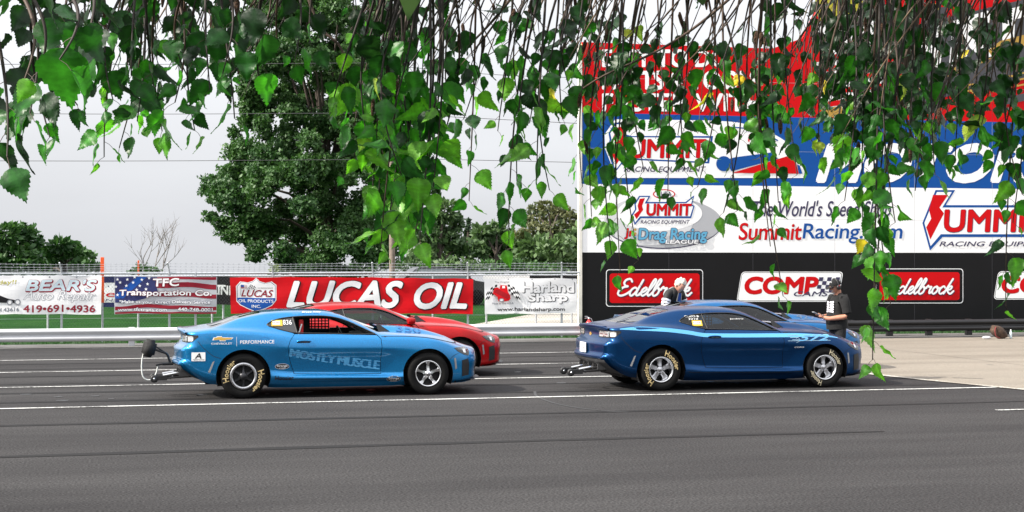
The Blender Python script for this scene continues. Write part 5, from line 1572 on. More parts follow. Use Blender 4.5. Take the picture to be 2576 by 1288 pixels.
# ------------------------------------------------------------------ people: one continuous skin per body
def skin_body(name, joints, bones, mats, matof, parent, fingers=(), sub=2):
    names = list(joints)
    me = bpy.data.meshes.new(name)
    me.from_pydata([joints[n][0] for n in names], [(names.index(a), names.index(b)) for a, b in bones], [])
    o = bpy.data.objects.new(name, me); COL.objects.link(o)
    sk = o.modifiers.new('skin', 'SKIN'); sk.use_smooth_shade = True
    L = me.skin_vertices[0].data if me.skin_vertices else None
    if L is None:
        bm = bmesh.new(); bm.from_mesh(me); bm.verts.layers.skin.verify(); bm.to_mesh(me); bm.free(); L = me.skin_vertices[0].data
    for i, n in enumerate(names):
        r = joints[n][1]; L[i].radius = r if isinstance(r, tuple) else (r, r); L[i].use_root = n == 'pelvis'
    ss = o.modifiers.new('sub', 'SUBSURF'); ss.levels = sub; ss.render_levels = sub
    bpy.context.view_layer.update()
    ev = bpy.data.meshes.new_from_object(o.evaluated_get(bpy.context.evaluated_depsgraph_get()))
    mb = MB(); P = [tuple(v.co) for v in ev.vertices]
    rad = lambda n: min(joints[n][1]) if isinstance(joints[n][1], tuple) else joints[n][1]
    seg = [(np.array(joints[a][0]), np.array(joints[b][0]), matof(a, b), rad(a), rad(b)) for a, b in bones]
    for f in ev.polygons:
        c = np.array(f.center); best = None
        for a, b, m, ra, rb in seg:
            d = b - a; t = np.clip(np.dot(c - a, d) / max(np.dot(d, d), 1e-9), 0, 1); q = np.linalg.norm(c - a - d * t) - (ra + (rb - ra) * t)
            if best is None or q < best[0]: best = (q, m)
        mb.f.append(tuple(f.vertices)); mb.m.append(best[1]); mb.sm.append(True)
    mb.v = P
    for pts, rr, m in fingers: mb.tube(cr(pts, 3), rr, 7, m)
    bpy.data.objects.remove(o); bpy.data.meshes.remove(me); bpy.data.meshes.remove(ev)
    return mb.build(name, mats, parent)
SKIN = mat('skin', (.42, .19, .12), .55, var=.10, vscale=14)
SKIN2 = mat('skin_fair', (.46, .23, .16), .55, var=.10, vscale=14)
C_BLACK = mat('black_cotton', (.005, .005, .0055), .95, var=.3, vscale=7, bump=.5, bscale=9)
C_JEAN = mat('black_jeans', (.008, .008, .009), .95, var=.45, vscale=6, bump=.5, bscale=12)
C_JACK = mat('black_jacket', (.008, .0075, .0075), .75, var=.3, vscale=6, bump=.5, bscale=10)
C_BLUE = mat('blue_shirt', (.012, .06, .28), .8, var=.15, vscale=9)
C_WHITE = mat('white_print', (.74, .74, .80), .7)
HAIRW = mat('white_hair', (.48, .44, .38), .8, var=.25, vscale=30, bump=.8, bscale=60)
SHOE = mat('shoe', (.03, .03, .032), .6)

def head_mesh(mb, T, s=1.0, m_skin=0, beard=None, m_hair=None, hair=False):
    """head about the origin, looking along +X; T places it"""
    bm = bmesh.new(); bmesh.ops.create_uvsphere(bm, u_segments=32, v_segments=24, radius=1)
    for v in bm.verts:
        x, y, z = v.co
        jaw = max(0, -z) ** 1.3
        X = x * .098 * (1 - .18 * jaw) + .012 * jaw * (x > 0); Y = y * .076 * (1 - .30 * jaw); Z = z * .122
        if x > .5:
            X += .020 * math.exp(-((y / .16) ** 2 + ((z + .12) / .16) ** 2)) * 1.3           # nose
            X += .010 * math.exp(-((y / .5) ** 2 + ((z - .26) / .10) ** 2))                  # brow
            for sy in (-1, 1): X -= .012 * math.exp(-(((y - sy * .38) / .17) ** 2 + ((z - .06) / .10) ** 2))
            X -= .006 * math.exp(-((y / .3) ** 2 + ((z + .50) / .035) ** 2))                 # mouth
            X += .012 * math.exp(-((y / .25) ** 2 + ((z + .78) / .14) ** 2))                 # chin
        v.co = Vector((X, Y, Z)) * s
    vs = [T @ v.co for v in bm.verts]
    bm.verts.index_update()
    for f in bm.faces:
        c = f.calc_center_median() / s
        m = m_skin
        if beard is not None and c.x > .045 and abs(c.y) < .034 and ((c.z < -.070) or (-.056 < c.z < -.036)): m = beard
        if hair and (c.z > .052 - .28 * max(0, c.x) + .02 or (c.x < -.005 and c.z > -.055)) and not (c.x > .06 and c.z < .06): m = m_hair
        mb.f.append(tuple(v.index + len(mb.v) for v in f.verts)); mb.m.append(m); mb.sm.append(True)
    bm.free()
    mb.v.extend([tuple(p) for p in vs])
    for sy in (-1, 1):                               # ears
        b2 = bmesh.new(); bmesh.ops.create_uvsphere(b2, u_segments=10, v_segments=8, radius=1)
        mb.bm(b2, m_skin, T @ Matrix.Translation((-.008 * s, sy * .078 * s, -.005 * s)) @ Matrix.Diagonal((.018 * s, .010 * s, .032 * s, 1)), True)
        b2 = bmesh.new(); bmesh.ops.create_uvsphere(b2, u_segments=10, v_segments=8, radius=.011 * s)
        mb.bm(b2, 4 if len(mb.m) and False else m_skin, T @ Matrix.Translation((.078 * s, sy * .029 * s, .008 * s)), True)

# ---- man with cap and headset, standing between the two blue cars, reading a phone; he looks along -X
pos = ptF(2108, HOR, 27.3)
p1 = empty('person', (pos.x, pos.y, 0), math.radians(180 + 8)); tag(p1, 'person in a black cap, headset and black printed t-shirt holding a phone', 'person')
J = {'pelvis': ((0, 0, .93), (.17, .15)), 'waist': ((.03, 0, 1.08), (.17, .155)), 'chest': ((.01, 0, 1.29), (.165, .145)), 'neckb': ((-.01, 0, 1.44), (.085, .08)), 'neck': ((.02, 0, 1.51), .06),
     'shR': ((0, -.17, 1.40), .08), 'elR': ((-.02, -.25, 1.11), .058), 'wrR': ((.24, -.13, 1.09), .038), 'hdR': ((.32, -.08, 1.115), (.040, .022)),
     'shL': ((0, .17, 1.40), .08), 'elL': ((-.02, .25, 1.11), .058), 'wrL': ((.24, .11, 1.07), .038), 'hdL': ((.32, .04, 1.09), (.040, .022)),
     'hipR': ((0, -.10, .86), .105), 'knR': ((.03, -.12, .48), .072), 'anR': ((-.02, -.12, .10), .050), 'toR': ((.15, -.14, .045), (.045, .035)),
     'hipL': ((0, .10, .86), .105), 'knL': ((.06, .12, .48), .072), 'anL': ((.02, .12, .10), .050), 'toL': ((.19, .14, .045), (.045, .035))}
BN = [('pelvis','waist'),('waist','chest'),('chest','neckb'),('neckb','neck'),('neckb','shR'),('shR','elR'),('elR','wrR'),('wrR','hdR'),('neckb','shL'),('shL','elL'),('elL','wrL'),('wrL','hdL'),
      ('pelvis','hipR'),('hipR','knR'),('knR','anR'),('anR','toR'),('pelvis','hipL'),('hipL','knL'),('knL','anL'),('anL','toL')]
def mo(a, b):
    if b in ('wrR','wrL','hdR','hdL','neck'): return 0
    if b in ('anR','anL','knR','knL','hipR','hipL'): return 2
    if b in ('toR','toL'): return 3
    return 1
fing = []
for hx, hy, hz, s in ((.32, -.08, 1.115, 1), (.32, .04, 1.09, -1)):
    for k in range(4):
        y = hy + (-.024 + k * .016); ln = (.06, .072, .068, .055)[k]
        fing.append(([(hx + .01, y, hz - .006), (hx + .035, y, hz + .006), (hx + ln, y + s * .012, hz + .022), (hx + ln - .012, y + s * .02, hz + .040)], [.009, .009, .0085, .008, .008, .0075, .007, .007, .006, .005], 0))
    fing.append(([(hx - .02, hy + s * .025, hz + .01), (hx + .01, hy + s * .034, hz + .03), (hx + .04, hy + s * .02, hz + .045)], [.011, .011, .010, .010, .009, .008, .006], 0))
mbh = MB()
bo = skin_body('body', J, BN, [SKIN, C_BLACK, C_JEAN, SHOE], mo, p1, fing)
T = Matrix.Translation((.055, 0, 1.605)) @ Matrix.Rotation(math.radians(12), 4, 'Y')
head_mesh(mbh, T, 1.0, 0, 1); mbh.tube([T @ Vector((-.03, 0, -.06)), (.0, 0, 1.46)], .062, 14, 0); mbh.build('head', [SKIN, mat('grey_beard', (.42, .36, .32), .9, var=.2, vscale=30)], p1)
mb = MB(); bm = bmesh.new(); bmesh.ops.create_uvsphere(bm, u_segments=28, v_segments=16, radius=1)
bmesh.ops.delete(bm, geom=[v for v in bm.verts if v.co.z < -.02], context='VERTS')
mb.bm(bm, 0, T @ Matrix.Translation((-.008, 0, .035)) @ Matrix.Diagonal((.112, .090, .105, 1)), True)
br = [T @ Vector((.085 + .095 * math.cos(a), .080 * math.sin(a), .044 - .030 * math.cos(a) - .01)) for a in np.linspace(-1.5, 1.5, 13)]; bi = [T @ Vector((.06, .076 * math.sin(a) * .98, .042)) for a in np.linspace(-1.5, 1.5, 13)]
mb.add(br + bi, [(i, i + 1, 14 + i, 13 + i) for i in range(12)], 0, True); mb.add([q - Vector((0, 0, .006)) for q in br + bi], [(13 + i, 14 + i, i + 1, i) for i in range(12)], 0, True)
mb.bbox((.098, -.03, .055), (.106, .03, .085), .003, 1, T @ Matrix.Rotation(math.radians(-20), 4, 'Y')); mb.build('cap', [C_BLACK, mat('cap_patch', (.35, .35, .36), .7)], p1)
mb = MB(); mb.tube([T @ Vector((-.01, .098 * math.cos(a), .015 + .135 * math.sin(a))) for a in np.linspace(.1, math.pi - .1, 14)], .010, 8, 0)
for s in (-1, 1):
    M = T @ Matrix.Translation((-.008, s * .085, -.002)) @ (Matrix.Identity(4) if s > 0 else Matrix.Rotation(math.pi, 4, 'Z'))
    mb.lathe([(.038, 0), (.044, .008), (.044, .022), (.036, .034), (.0, .036)], 20, 0, M); mb.tube([M @ Vector((0, .03, .02)), M @ Vector((0, .04, .034))], .007, 6, 1)
mb.build('headset', [K_BLACK, K_RED], p1)
mb = MB(); mb.bbox((.10, .0785, .008), (.085, -.0785, .030), .003, 0, T); [mb.tube([T @ Vector((.085, s * .072, .022)), T @ Vector((-.02, s * .083, .018))], .003, 5, 0) for s in (-1, 1)]; mb.build('glasses', K_BLACK, p1)
mb = MB()                                          # print on the shirt front
for k in range(6):
    z = 1.12 + k * .042
    for s in (-1, 1):
        a = [(.185 - .02 * abs(y) / .1 - .35 * (y * y), y, z + dz) for y, dz in ((s * .012, .0), (s * .10, .012), (s * .10, .040), (s * .012, .030))]
        mb.add([(x - .012 * (z - 1.1) / .25, y, q) for x, y, q in a], [(0, 1, 2, 3)], 0)
mb.build('shirt_print', C_WHITE, p1)
for s in (-1, 1):
    mb = MB(); mb.tube([(.0, s * .10, 1.435), (.0, s * .165, 1.42), (-.002, s * .205, 1.36), (-.012, s * .232, 1.24), (-.016, s * .247, 1.165)], [.05, .082, .086, .076, .078], 14, 0, False); mb.build('sleeve', C_BLACK, p1)
mb = MB(); mb.tube([(.02, 0, 1.16), (.03, 0, 1.08), (.012, 0, .90)], [.168, .182, .186], 20, 0, False); mb.build('shirt_hem', C_BLACK, p1)
mb = MB(); mb.tube([(.215, -.142, 1.092), (.238, -.130, 1.09)], .043, 12, 0); mb.build('watch', K_ALLOY, p1)
ph = MB(); ph.bbox((-.075, -.037, -.004), (.075, .037, .004), .004, 0); ph.bbox((-.069, -.032, .0035), (.069, .032, .0052), .0005, 1)
o = ph.build('phone', [mat('phone_case', (.55, .57, .60), .3, .3), mat('phone_glass', (.02, .025, .03), .08, 0, 1)]); o.matrix_world = Matrix.Translation(p1.location) @ Matrix.Rotation(math.radians(188), 4, 'Z') @ Matrix.Translation((.41, -.03, 1.155)) @ Matrix.Rotation(math.radians(-24), 4, 'Y')
tag(o, 'phone held in both hands by the person in the black cap', 'phone')

# ---- white-haired man bending over behind the far car
pos = ptF(1684, HOR, 31.2)
p2 = empty('person', (pos.x, pos.y, 0), math.radians(-62)); p2.scale = (1.07,) * 3; tag(p2, 'white-haired person in a dark jacket with white sleeve bands, looking down', 'person')
J2 = {'pelvis': ((-.10, 0, .92), (.16, .14)), 'waist': ((-.02, 0, 1.07), (.16, .14)), 'chest': ((.10, 0, 1.24), (.165, .14)), 'neckb': ((.17, 0, 1.36), (.085, .08)), 'neck': ((.22, 0, 1.41), .06),
      'shR': ((.12, -.18, 1.33), .085), 'elR': ((.13, -.27, 1.05), .065), 'wrR': ((.30, -.22, .86), .042), 'hdR': ((.37, -.20, .80), (.040, .024)),
      'shL': ((.12, .18, 1.33), .085), 'elL': ((.15, .26, 1.05), .065), 'wrL': ((.36, .18, .90), .042), 'hdL': ((.43, .15, .86), (.040, .024)),
      'hipR': ((-.10, -.10, .85), .105), 'knR': ((-.02, -.12, .48), .072), 'anR': ((-.08, -.12, .10), .050), 'toR': ((.08, -.14, .045), (.045, .035)),
      'hipL': ((-.10, .10, .85), .105), 'knL': ((-.02, .12, .48), .072), 'anL': ((-.08, .12, .10), .050), 'toL': ((.08, .14, .045), (.045, .035))}
def mo2(a, b):
    if b in ('hdR', 'hdL', 'neck'): return 0
    if b in ('anR','anL','knR','knL','hipR','hipL'): return 2
    if b in ('toR','toL'): return 3
    return 1
fing = []
for (hx, hy, hz), s in (((.37, -.20, .80), 1), ((.43, .15, .86), -1)):
    for k in range(4):
        y = hy - .024 + k * .016; ln = (.06, .072, .068, .055)[k]
        fing.append(([(hx, y, hz), (hx + .03, y, hz - .03), (hx + ln * .7, y, hz - ln)], [.009, .009, .0085, .008, .0075, .007, .006], 0))
    fing.append(([(hx - .01, hy + s * .03, hz), (hx + .03, hy + s * .045, hz - .02), (hx + .05, hy + s * .04, hz - .05)], [.011, .011, .010, .010, .009, .008, .006], 0))
skin_body('body', J2, BN, [SKIN2, C_JACK, C_JEAN, SHOE], mo2, p2, fing)
T = Matrix.Translation((.275, 0, 1.475)) @ Matrix.Rotation(math.radians(38), 4, 'Y')
mb = MB(); head_mesh(mb, T, 1.0, 0, 1); mb.tube([T @ Vector((-.03, 0, -.07)), (.16, 0, 1.34)], .06, 12, 0); mb.build('head', [SKIN2, HAIRW], p2)
mb = MB(); bm = bmesh.new(); bmesh.ops.create_icosphere(bm, subdivisions=4, radius=1)
hr = random.Random(3)
for v in bm.verts:
    n = .05 * math.sin(v.co.x * 9 + v.co.y * 6) + .05 * math.sin(v.co.z * 11 + v.co.y * 9) + hr.uniform(-.025, .025); v.co *= 1 + n
bmesh.ops.delete(bm, geom=[v for v in bm.verts if (v.co.x > .45 and v.co.z < .42) or v.co.z < -.62 or (v.co.x > .05 and v.co.z < -.05)], context='VERTS')
mb.bm(bm, 0, T @ Matrix.Translation((-.012, 0, .012)) @ Matrix.Diagonal((.114, .094, .130, 1)), True); mb.build('hair', HAIRW, p2)
for k in range(3):                                  # white bands on the sleeves
    for s in (-1, 1):
        mb = MB(); z = 1.20 - k * .05; t = (1.33 - z) / .28
        a = Vector((.12 + .01 * t, s * (.18 + .09 * t), z)); mb.tube([a + Vector((0, -s * .006, .017)), a + Vector((0, s * .006, -.017))], .089 - .012 * t, 14, 0, False)
        mb.build('sleeve_band', C_WHITE, p2)
mb = MB()
mb.add([(.262, -.035, 1.33), (.262, .035, 1.33), (.235, .05, 1.18), (.165, .055, 1.04), (.165, -.055, 1.04), (.235, -.05, 1.18)], [(0, 1, 2, 5), (5, 2, 3, 4)], 0, True)
mb.add([(.268, .035, 1.34), (.262, .052, 1.33), (.228, .075, 1.18), (.238, .05, 1.18)], [(0, 1, 2, 3)], 1); mb.add([(.268, -.035, 1.34), (.262, -.052, 1.33), (.228, -.075, 1.18), (.238, -.05, 1.18)], [(3, 2, 1, 0)], 1)
mb.build('shirt_front', [C_BLUE, mat('jacket_lining', (.36, .33, .28), .7)], p2)
# ------------------------------------------------------------------ trees beyond the fence, pole and wires
def leaf_mat(name, c1, c2, trans):
    m = bpy.data.materials.new(name); m.use_nodes = True
    nt = m.node_tree; b = nt.nodes['Principled BSDF']
    at = nt.nodes.new('ShaderNodeAttribute'); at.attribute_name = 'tone'
    r = nt.nodes.new('ShaderNodeMixRGB'); r.inputs[1].default_value = (*c1, 1); r.inputs[2].default_value = (*c2, 1)
    nt.links.new(at.outputs['Fac'], r.inputs[0]); nt.links.new(r.outputs[0], b.inputs['Base Color'])
    b.inputs['Roughness'].default_value = .55; b.inputs['Specular IOR Level'].default_value = .3
    t = nt.nodes.new('ShaderNodeBsdfTranslucent')
    tm = nt.nodes.new('ShaderNodeVectorMath'); tm.operation = 'MULTIPLY'; tm.inputs[1].default_value = trans
    nt.links.new(r.outputs[0], tm.inputs[0]); nt.links.new(tm.outputs[0], t.inputs[0])
    a = nt.nodes.new('ShaderNodeAddShader'); nt.links.new(b.outputs[0], a.inputs[0]); nt.links.new(t.outputs[0], a.inputs[1])
    nt.links.new(a.outputs[0], nt.nodes['Material Output'].inputs[0])
    return m
L_MAPLE = leaf_mat('maple_leaves', (.014, .046, .012), (.050, .108, .030), (.45, .5, .3))
L_MIX = leaf_mat('mixed_leaves', (.034, .066, .026), (.075, .125, .045), (.4, .45, .3))  # colour lightened to paint in the haze of distance
L_PALE = leaf_mat('pale_leaves', (.06, .085, .04), (.13, .16, .07), (.5, .5, .35))
L_RUST = leaf_mat('turning_leaves', (.040, .062, .026), (.105, .105, .042), (.4, .4, .25))  # rusty tones, also lightened to paint in distance haze
L_CONE = leaf_mat('needle_leaves', (.014, .034, .016), (.035, .06, .028), (.2, .25, .2))
BARK = mat('bark', (.055, .042, .034), .9, var=.4, vscale=6, bump=.7, bscale=14)
BARKG = mat('grey_bark', (.17, .15, .14), .9, var=.3, vscale=8)

def leaves_obj(name, P, size, m, parent, base, seed, tone=None, elong=1.4):
    g = np.random.default_rng(seed); n = len(P)
    a = g.normal(size=(n, 3)); a /= np.linalg.norm(a, axis=1)[:, None]
    b = np.cross(a, g.normal(size=(n, 3))); b /= np.linalg.norm(b, axis=1)[:, None]
    s = size * g.uniform(.6, 1.35, n)[:, None]
    V = np.empty((n, 4, 3))
    V[:, 0] = P - a * s * elong / 2; V[:, 1] = P + b * s * .42 - a * s * .05; V[:, 2] = P + a * s * elong / 2; V[:, 3] = P - b * s * .42 - a * s * .05
    V -= np.array(base)
    me = bpy.data.meshes.new(name)
    me.vertices.add(n * 4); me.vertices.foreach_set('co', V.reshape(-1))
    me.loops.add(n * 4); me.loops.foreach_set('vertex_index', np.arange(n * 4))
    me.polygons.add(n); me.polygons.foreach_set('loop_start', np.arange(n) * 4); me.polygons.foreach_set('loop_total', np.full(n, 4))
    me.update()
    at = me.attributes.new('tone', 'FLOAT', 'FACE')
    t = g.uniform(0, 1, n) if tone is None else np.clip(tone + g.normal(0, .22, n), 0, 1)
    at.data.foreach_set('value', t)
    me.materials.append(m)
    o = bpy.data.objects.new(name, me); COL.objects.link(o); o.parent = parent
    return o
def clump_points(C, R, n, g, hollow=.55, ragged=.27):
    d = g.normal(size=(n, 3)); d /= np.linalg.norm(d, axis=1)[:, None]
    # lumpy radius so the outline breaks up into sprays
    k = 1 + ragged * (np.sin(d[:, 0] * 7 + C[0] * 3) + np.sin(d[:, 1] * 6 + C[2]) + np.sin(d[:, 2] * 8 + C[1])) / 1.6
    r = (hollow + (1 - hollow) * g.random(n) ** .55) * k
    return np.array(C) + d * r[:, None] * np.array(R)
def tree(name, label, base, clumps, leaf, size, dens, seed, bark=None, tr=.3, trunk_top=None, group=None, cat='tree', hollow=.5, limbs=True, gap=1.0):
    """clumps: list of (centre, radii); leaves lie through each clump's shell"""
    g = np.random.default_rng(seed)
    o = empty(name, base); tag(o, label, cat, group)
    B = Vector(base)
    pts = []; tones = []
    zlo = min(c[0][2] - c[1][2] for c in clumps); zhi = max(c[0][2] + c[1][2] for c in clumps)
    for C, R in clumps:
        A = R[0] * R[2]
        n = int(dens * A)
        q = clump_points(C, R, n, g, hollow); pts.append(q); tones.append(np.full(n, g.uniform(.25, .75)))
    P = np.concatenate(pts); t = np.concatenate(tones)
    leaves_obj('crown', P, size, leaf, o, base, seed, t)
    mb = MB()
    tt = Vector(trunk_top) if trunk_top else Vector((base[0], base[1], zlo + (zhi - zlo) * .55))
    ln = [B + (tt - B) * k + Vector((math.sin(k * 5 + seed) * tr * .5, math.cos(k * 4 + seed) * tr * .3, 0)) * min(1, k * 2) for k in np.linspace(0, 1, 8)]
    mb.tube([p - B for p in ln], [tr * (1.25 if i == 0 else 1 - .75 * i / 7) for i in range(8)], 12)
    if limbs:
        for C, R in clumps[::1 if len(clumps) < 40 else 4]:
            C = Vector(C); k = min(6, max(1, int((C.z - B.z) / max(.1, (tt.z - B.z)) * 5)))
            s = ln[k]; mid = s.lerp(C, .5) + Vector((0, 0, .12 * (C - s).length))
            mb.tube([p - B for p in (s, s.lerp(mid, .5) + Vector((0, 0, .05)), mid, mid.lerp(C, .6), C + Vector((0, 0, R[2] * .5)))], [tr * .38, tr * .28, tr * .2, tr * .12, tr * .05], 7)
    mb.build('trunk', bark or BARK, o)
    return o
def clumpU(lst, f, depth=1.0, seed=0):
    g = random.Random(seed); out = []
    for u, v, ru, rv in lst:
        ff = f + g.uniform(-depth, depth)
        p = ptF(u, v, ff); k = ff / FOC
        out.append(((p.x, p.y, p.z), (ru * k, (ru + rv) * .5 * k, rv * k)))
    return out
# the big maple: clumps filling its traced outline
FM = 72.0
edge = [(-60, 660, 960), (0, 630, 985), (60, 612, 1000), (140, 606, 1000), (220, 602, 995), (300, 600, 995), (370, 592, 1015), (430, 552, 1035), (480, 528, 1050), (540, 546, 1045), (590, 566, 1035), (630, 625, 1010), (655, 700, 960)]; ev = [e[0] for e in edge]; gr = random.Random(21); cl = []
for v in range(-50, 670, 34):
    a = np.interp(v, ev, [e[1] for e in edge]); b_ = np.interp(v, ev, [e[2] for e in edge])
    w = b_ - a; u = a + 26
    while u < b_ - 10:
        r = gr.uniform(24, 44); 
        cl.append((u + gr.uniform(-8, 8), v + gr.uniform(-24, 24), r * gr.uniform(.95, 1.25), r * gr.uniform(.7, 1.0))); u += gr.uniform(36, 62)
cl += [(520, 475, 20, 14), (545, 500, 26, 16), (530, 545, 22, 16), (560, 560, 26, 20), (585, 598, 24, 16), (640, 648, 26, 12), (610, 415, 24, 20), (590, 335, 18, 20), (1095, 470, 18, 22), (1075, 560, 24, 22), (600, 110, 14, 20), (612, 205, 14, 20), (650, 40, 16, 18), (1010, 120, 16, 22)]
cu = []
for i, (u, v, ru, rv) in enumerate(cl):
    a = np.interp(v, ev, [e[1] for e in edge]); b_ = np.interp(v, ev, [e[2] for e in edge]); c = (a + b_) / 2; hw = (b_ - a) / 2
    q = max(0, 1 - ((u - c) / hw) ** 2) ** .5
    ff = FM + gr.uniform(-1, .35) * 4.8 * q
    p = ptF(u, v, ff); k = ff / FOC
    cu.append(((p.x, p.y, p.z), (ru * k, ru * k, rv * k)))
tb = ptF(822, 0, FM)
tree('maple_tree', 'huge broad maple tree with dense dark green crown, tallest beyond the fence', (tb.x, tb.y, 0), cu, L_MAPLE, .125, 3100, 5, None, .30, tuple(ptF(818, 420, FM)), hollow=.10)

def quick(name, label, clumps, f, leaf, size, dens, seed, depth=1.0, tr=.2, base_u=None, group=None, bark=None, hollow=.4, limbs=True, top_v=None):
    c = clumpU(clumps, f, depth, seed)
    bu = base_u if base_u is not None else sum(x[0] for x in clumps) / len(clumps)
    b_ = ptF(bu, 0, f)
    return tree(name, label, (b_.x, b_.y, 0), c, leaf, size, dens, seed, bark, tr, tuple(ptF(bu, top_v, f)) if top_v else None, group, hollow=hollow, limbs=limbs)
GT = 'trees behind the fence'
quick('tree', 'dark leafy tree at the far left edge above the repair shop banner', [(10, 590, 42, 34), (-40, 610, 50, 40), (55, 585, 34, 28), (80, 610, 30, 30), (30, 640, 50, 36), (75, 655, 40, 30), (-20, 670, 60, 30)], 95, L_MAPLE, .30, 480, 31, 2, .3, 20, GT)
quick('tree', 'rounder tree with one drooping branch, second from the far left', [(150, 615, 34, 18), (185, 628, 30, 20), (130, 640, 34, 24), (170, 655, 44, 26), (215, 636, 18, 9), (232, 645, 9, 8), (210, 668, 34, 20), (240, 676, 18, 14), (120, 675, 34, 22)], 98, L_MAPLE, .30, 470, 32, 2, .3, 165, GT)
quick('tree', 'leafy green tree right of the utility pole', [(1120, 530, 30, 34), (1090, 560, 34, 30), (1150, 560, 20, 26), (1075, 600, 40, 30), (1130, 600, 34, 30), (1100, 640, 60, 30), (1160, 625, 24, 24), (1060, 655, 50, 30)], 100, L_MIX, .24, 800, 33, 2, .3, 1110, GT)
quick('conifer', 'small pointed dark conifer rising among the rounded trees', [(1178, 558, 4, 10), (1178, 572, 8, 9), (1178, 586, 12, 9), (1179, 600, 16, 10), (1178, 615, 20, 11), (1178, 632, 24, 13)], 105, L_CONE, .26, 900, 34, .4, .2, 1178, GT, top_v=556)
quick('tree', 'low mid green tree left of the one with rusty tips', [(1210, 585, 26, 20), (1250, 580, 30, 22), (1230, 605, 44, 24), (1280, 600, 34, 24), (1200, 630, 34, 24), (1260, 640, 50, 26), (1310, 615, 26, 26)], 104, L_MIX, .30, 480, 35, 2, .25, 1245, GT)
quick('tree', 'round tree with rusty tips beside the billboard edge', [(1375, 518, 26, 14), (1345, 532, 26, 15), (1410, 530, 28, 15), (1380, 548, 36, 18), (1326, 556, 22, 15), (1436, 548, 26, 20), (1350, 576, 40, 20), (1410, 580, 44, 22), (1318, 590, 26, 18), (1375, 610, 56, 26), (1450, 585, 22, 26)], 96, L_RUST, .20, 800, 36, 2, .25, 1385, GT)
quick('tree', 'dense green tree mass low against the billboard edge', [(1350, 620, 46, 30), (1400, 625, 50, 34), (1450, 610, 34, 40), (1330, 655, 44, 28), (1400, 665, 60, 28), (1455, 660, 34, 34)], 90, L_MIX, .28, 520, 37, 2, .25, 1400, GT)
GB = 'bushes behind the fence'
quick('bush', 'pale grey-green bush left of the maple trunk', [(715, 670, 34, 20), (755, 662, 34, 22), (790, 672, 22, 18), (690, 682, 16, 10)], 88, L_PALE, .16, 900, 38, 1, .12, 745, GB)
quick('bush', 'bright green bush between maple trunk and utility pole', [(920, 668, 34, 22), (960, 662, 28, 26), (890, 680, 24, 14), (870, 684, 20, 12)], 80, L_MIX, .18, 800, 39, 1, .12, 925, GB)
quick('bush', 'spreading green bush right of the utility pole', [(1030, 668, 40, 22), (1085, 672, 40, 18), (1130, 668, 36, 20), (1180, 672, 34, 18)], 84, L_MIX, .20, 700, 40, 1, .12, 1090, GB)
quick('bush', 'long green bush below the rounded trees near the white banner', [(1230, 672, 40, 18), (1290, 668, 44, 20), (1345, 674, 40, 16), (1395, 678, 30, 14)], 86, L_MAPLE, .20, 700, 41, 1, .12, 1300, GB)
quick('bush', 'small dark bush at the foot of the bare tree', [(355, 676, 20, 13), (385, 680, 18, 9), (335, 684, 14, 8)], 92, L_MAPLE, .18, 800, 42, .6, .1, 360, GB)
# bare tree
bt = ptF(385, 0, 93); o = empty('bare_tree', (bt.x, bt.y, 0)); tag(o, 'leafless grey tree standing left of the maple', 'tree', GT)
mb = MB(); br_ = random.Random(9)
def branch(p, d, L, r, depth):
    q = [p]; dd = Vector(d)
    for i in range(4):
        dd = (dd + Vector((br_.uniform(-.12, .12), br_.uniform(-.12, .12), br_.uniform(-.02, .10)))).normalized(); q.append(q[-1] + dd * L / 4)
    mb.tube(q, [r * (1 - .16 * i) for i in range(5)], 5)
    if depth:
        for i in range(3 if depth > 1 else 4):
            s = q[br_.choice((2, 3, 4))]; e = (dd + Vector((br_.uniform(-.9, .9), br_.uniform(-.6, .6), br_.uniform(-.1, .6)))).normalized()
            branch(s, e, L * br_.uniform(.5, .75), r * .55, depth - 1)
for dx in (-.35, .0, .3): branch(Vector((dx * .3, 0, 0)), Vector((dx, 0, 1)).normalized(), 2.2, .055, 3)
mb.build('trunk', BARKG, o)

# utility pole with transformer, and the wires
FP = 66.0
pb = ptF(987, 0, FP); o = empty('utility_pole', (pb.x, pb.y, 0)); tag(o, 'weathered wooden utility pole with a grey transformer, in front of the maple', 'utility pole')
ptop = ptF(984.5, 165, FP); h = ptop.z
mb = MB(); mb.tube([(0, 0, 0), (-.02, 0, h * .5), (-.04, 0, h)], [.13, .115, .095], 14); mb.build('pole', mat('weathered_wood', (.20, .155, .13), .9, var=.35, vscale=5, bump=.5, bscale=12), o)
tz = ptF(970, 258, FP).z - 0; tx = (ptF(970, 245, FP) - pb)
mb = MB(); mb.lathe([(0, 0), (.13, 0), (.135, .03), (.135, .42), (.12, .47), (.0, .49)], 20, 0, Matrix.Translation((-.26, -.1, tz)) @ Matrix.Rotation(math.pi / 2, 4, 'X')); mb.box((-.16, -.12, tz + .1), (-.02, -.04, tz + .16), 0); mb.box((-.16, -.12, tz + .3), (-.02, -.04, tz + .36), 0)
mb.tube([(-.3, -.1, tz + .48), (-.3, -.1, tz + .62)], .03, 8); mb.build('transformer', mat('transformer_grey', (.50, .51, .52), .5), o)
mb = MB(); mb.tube([(-.3, -.1, tz + .62), (-.2, 0, tz + 1.0), (-.05, 0, h - .2)], .012, 5); mb.tube(cr([(-.34, -.1, tz), (-.40, -.1, tz - .3), (-.2, -.05, tz - .5), (-.06, -.1, tz - .3)], 5), .012, 5); mb.tube([(-.35, 0, h - .25), (.4, 0, h - .25)], .04, 6); mb.build('hardware', K_BLACK, o)
M_WIRE = mat('wire', (.05, .05, .055), .6)
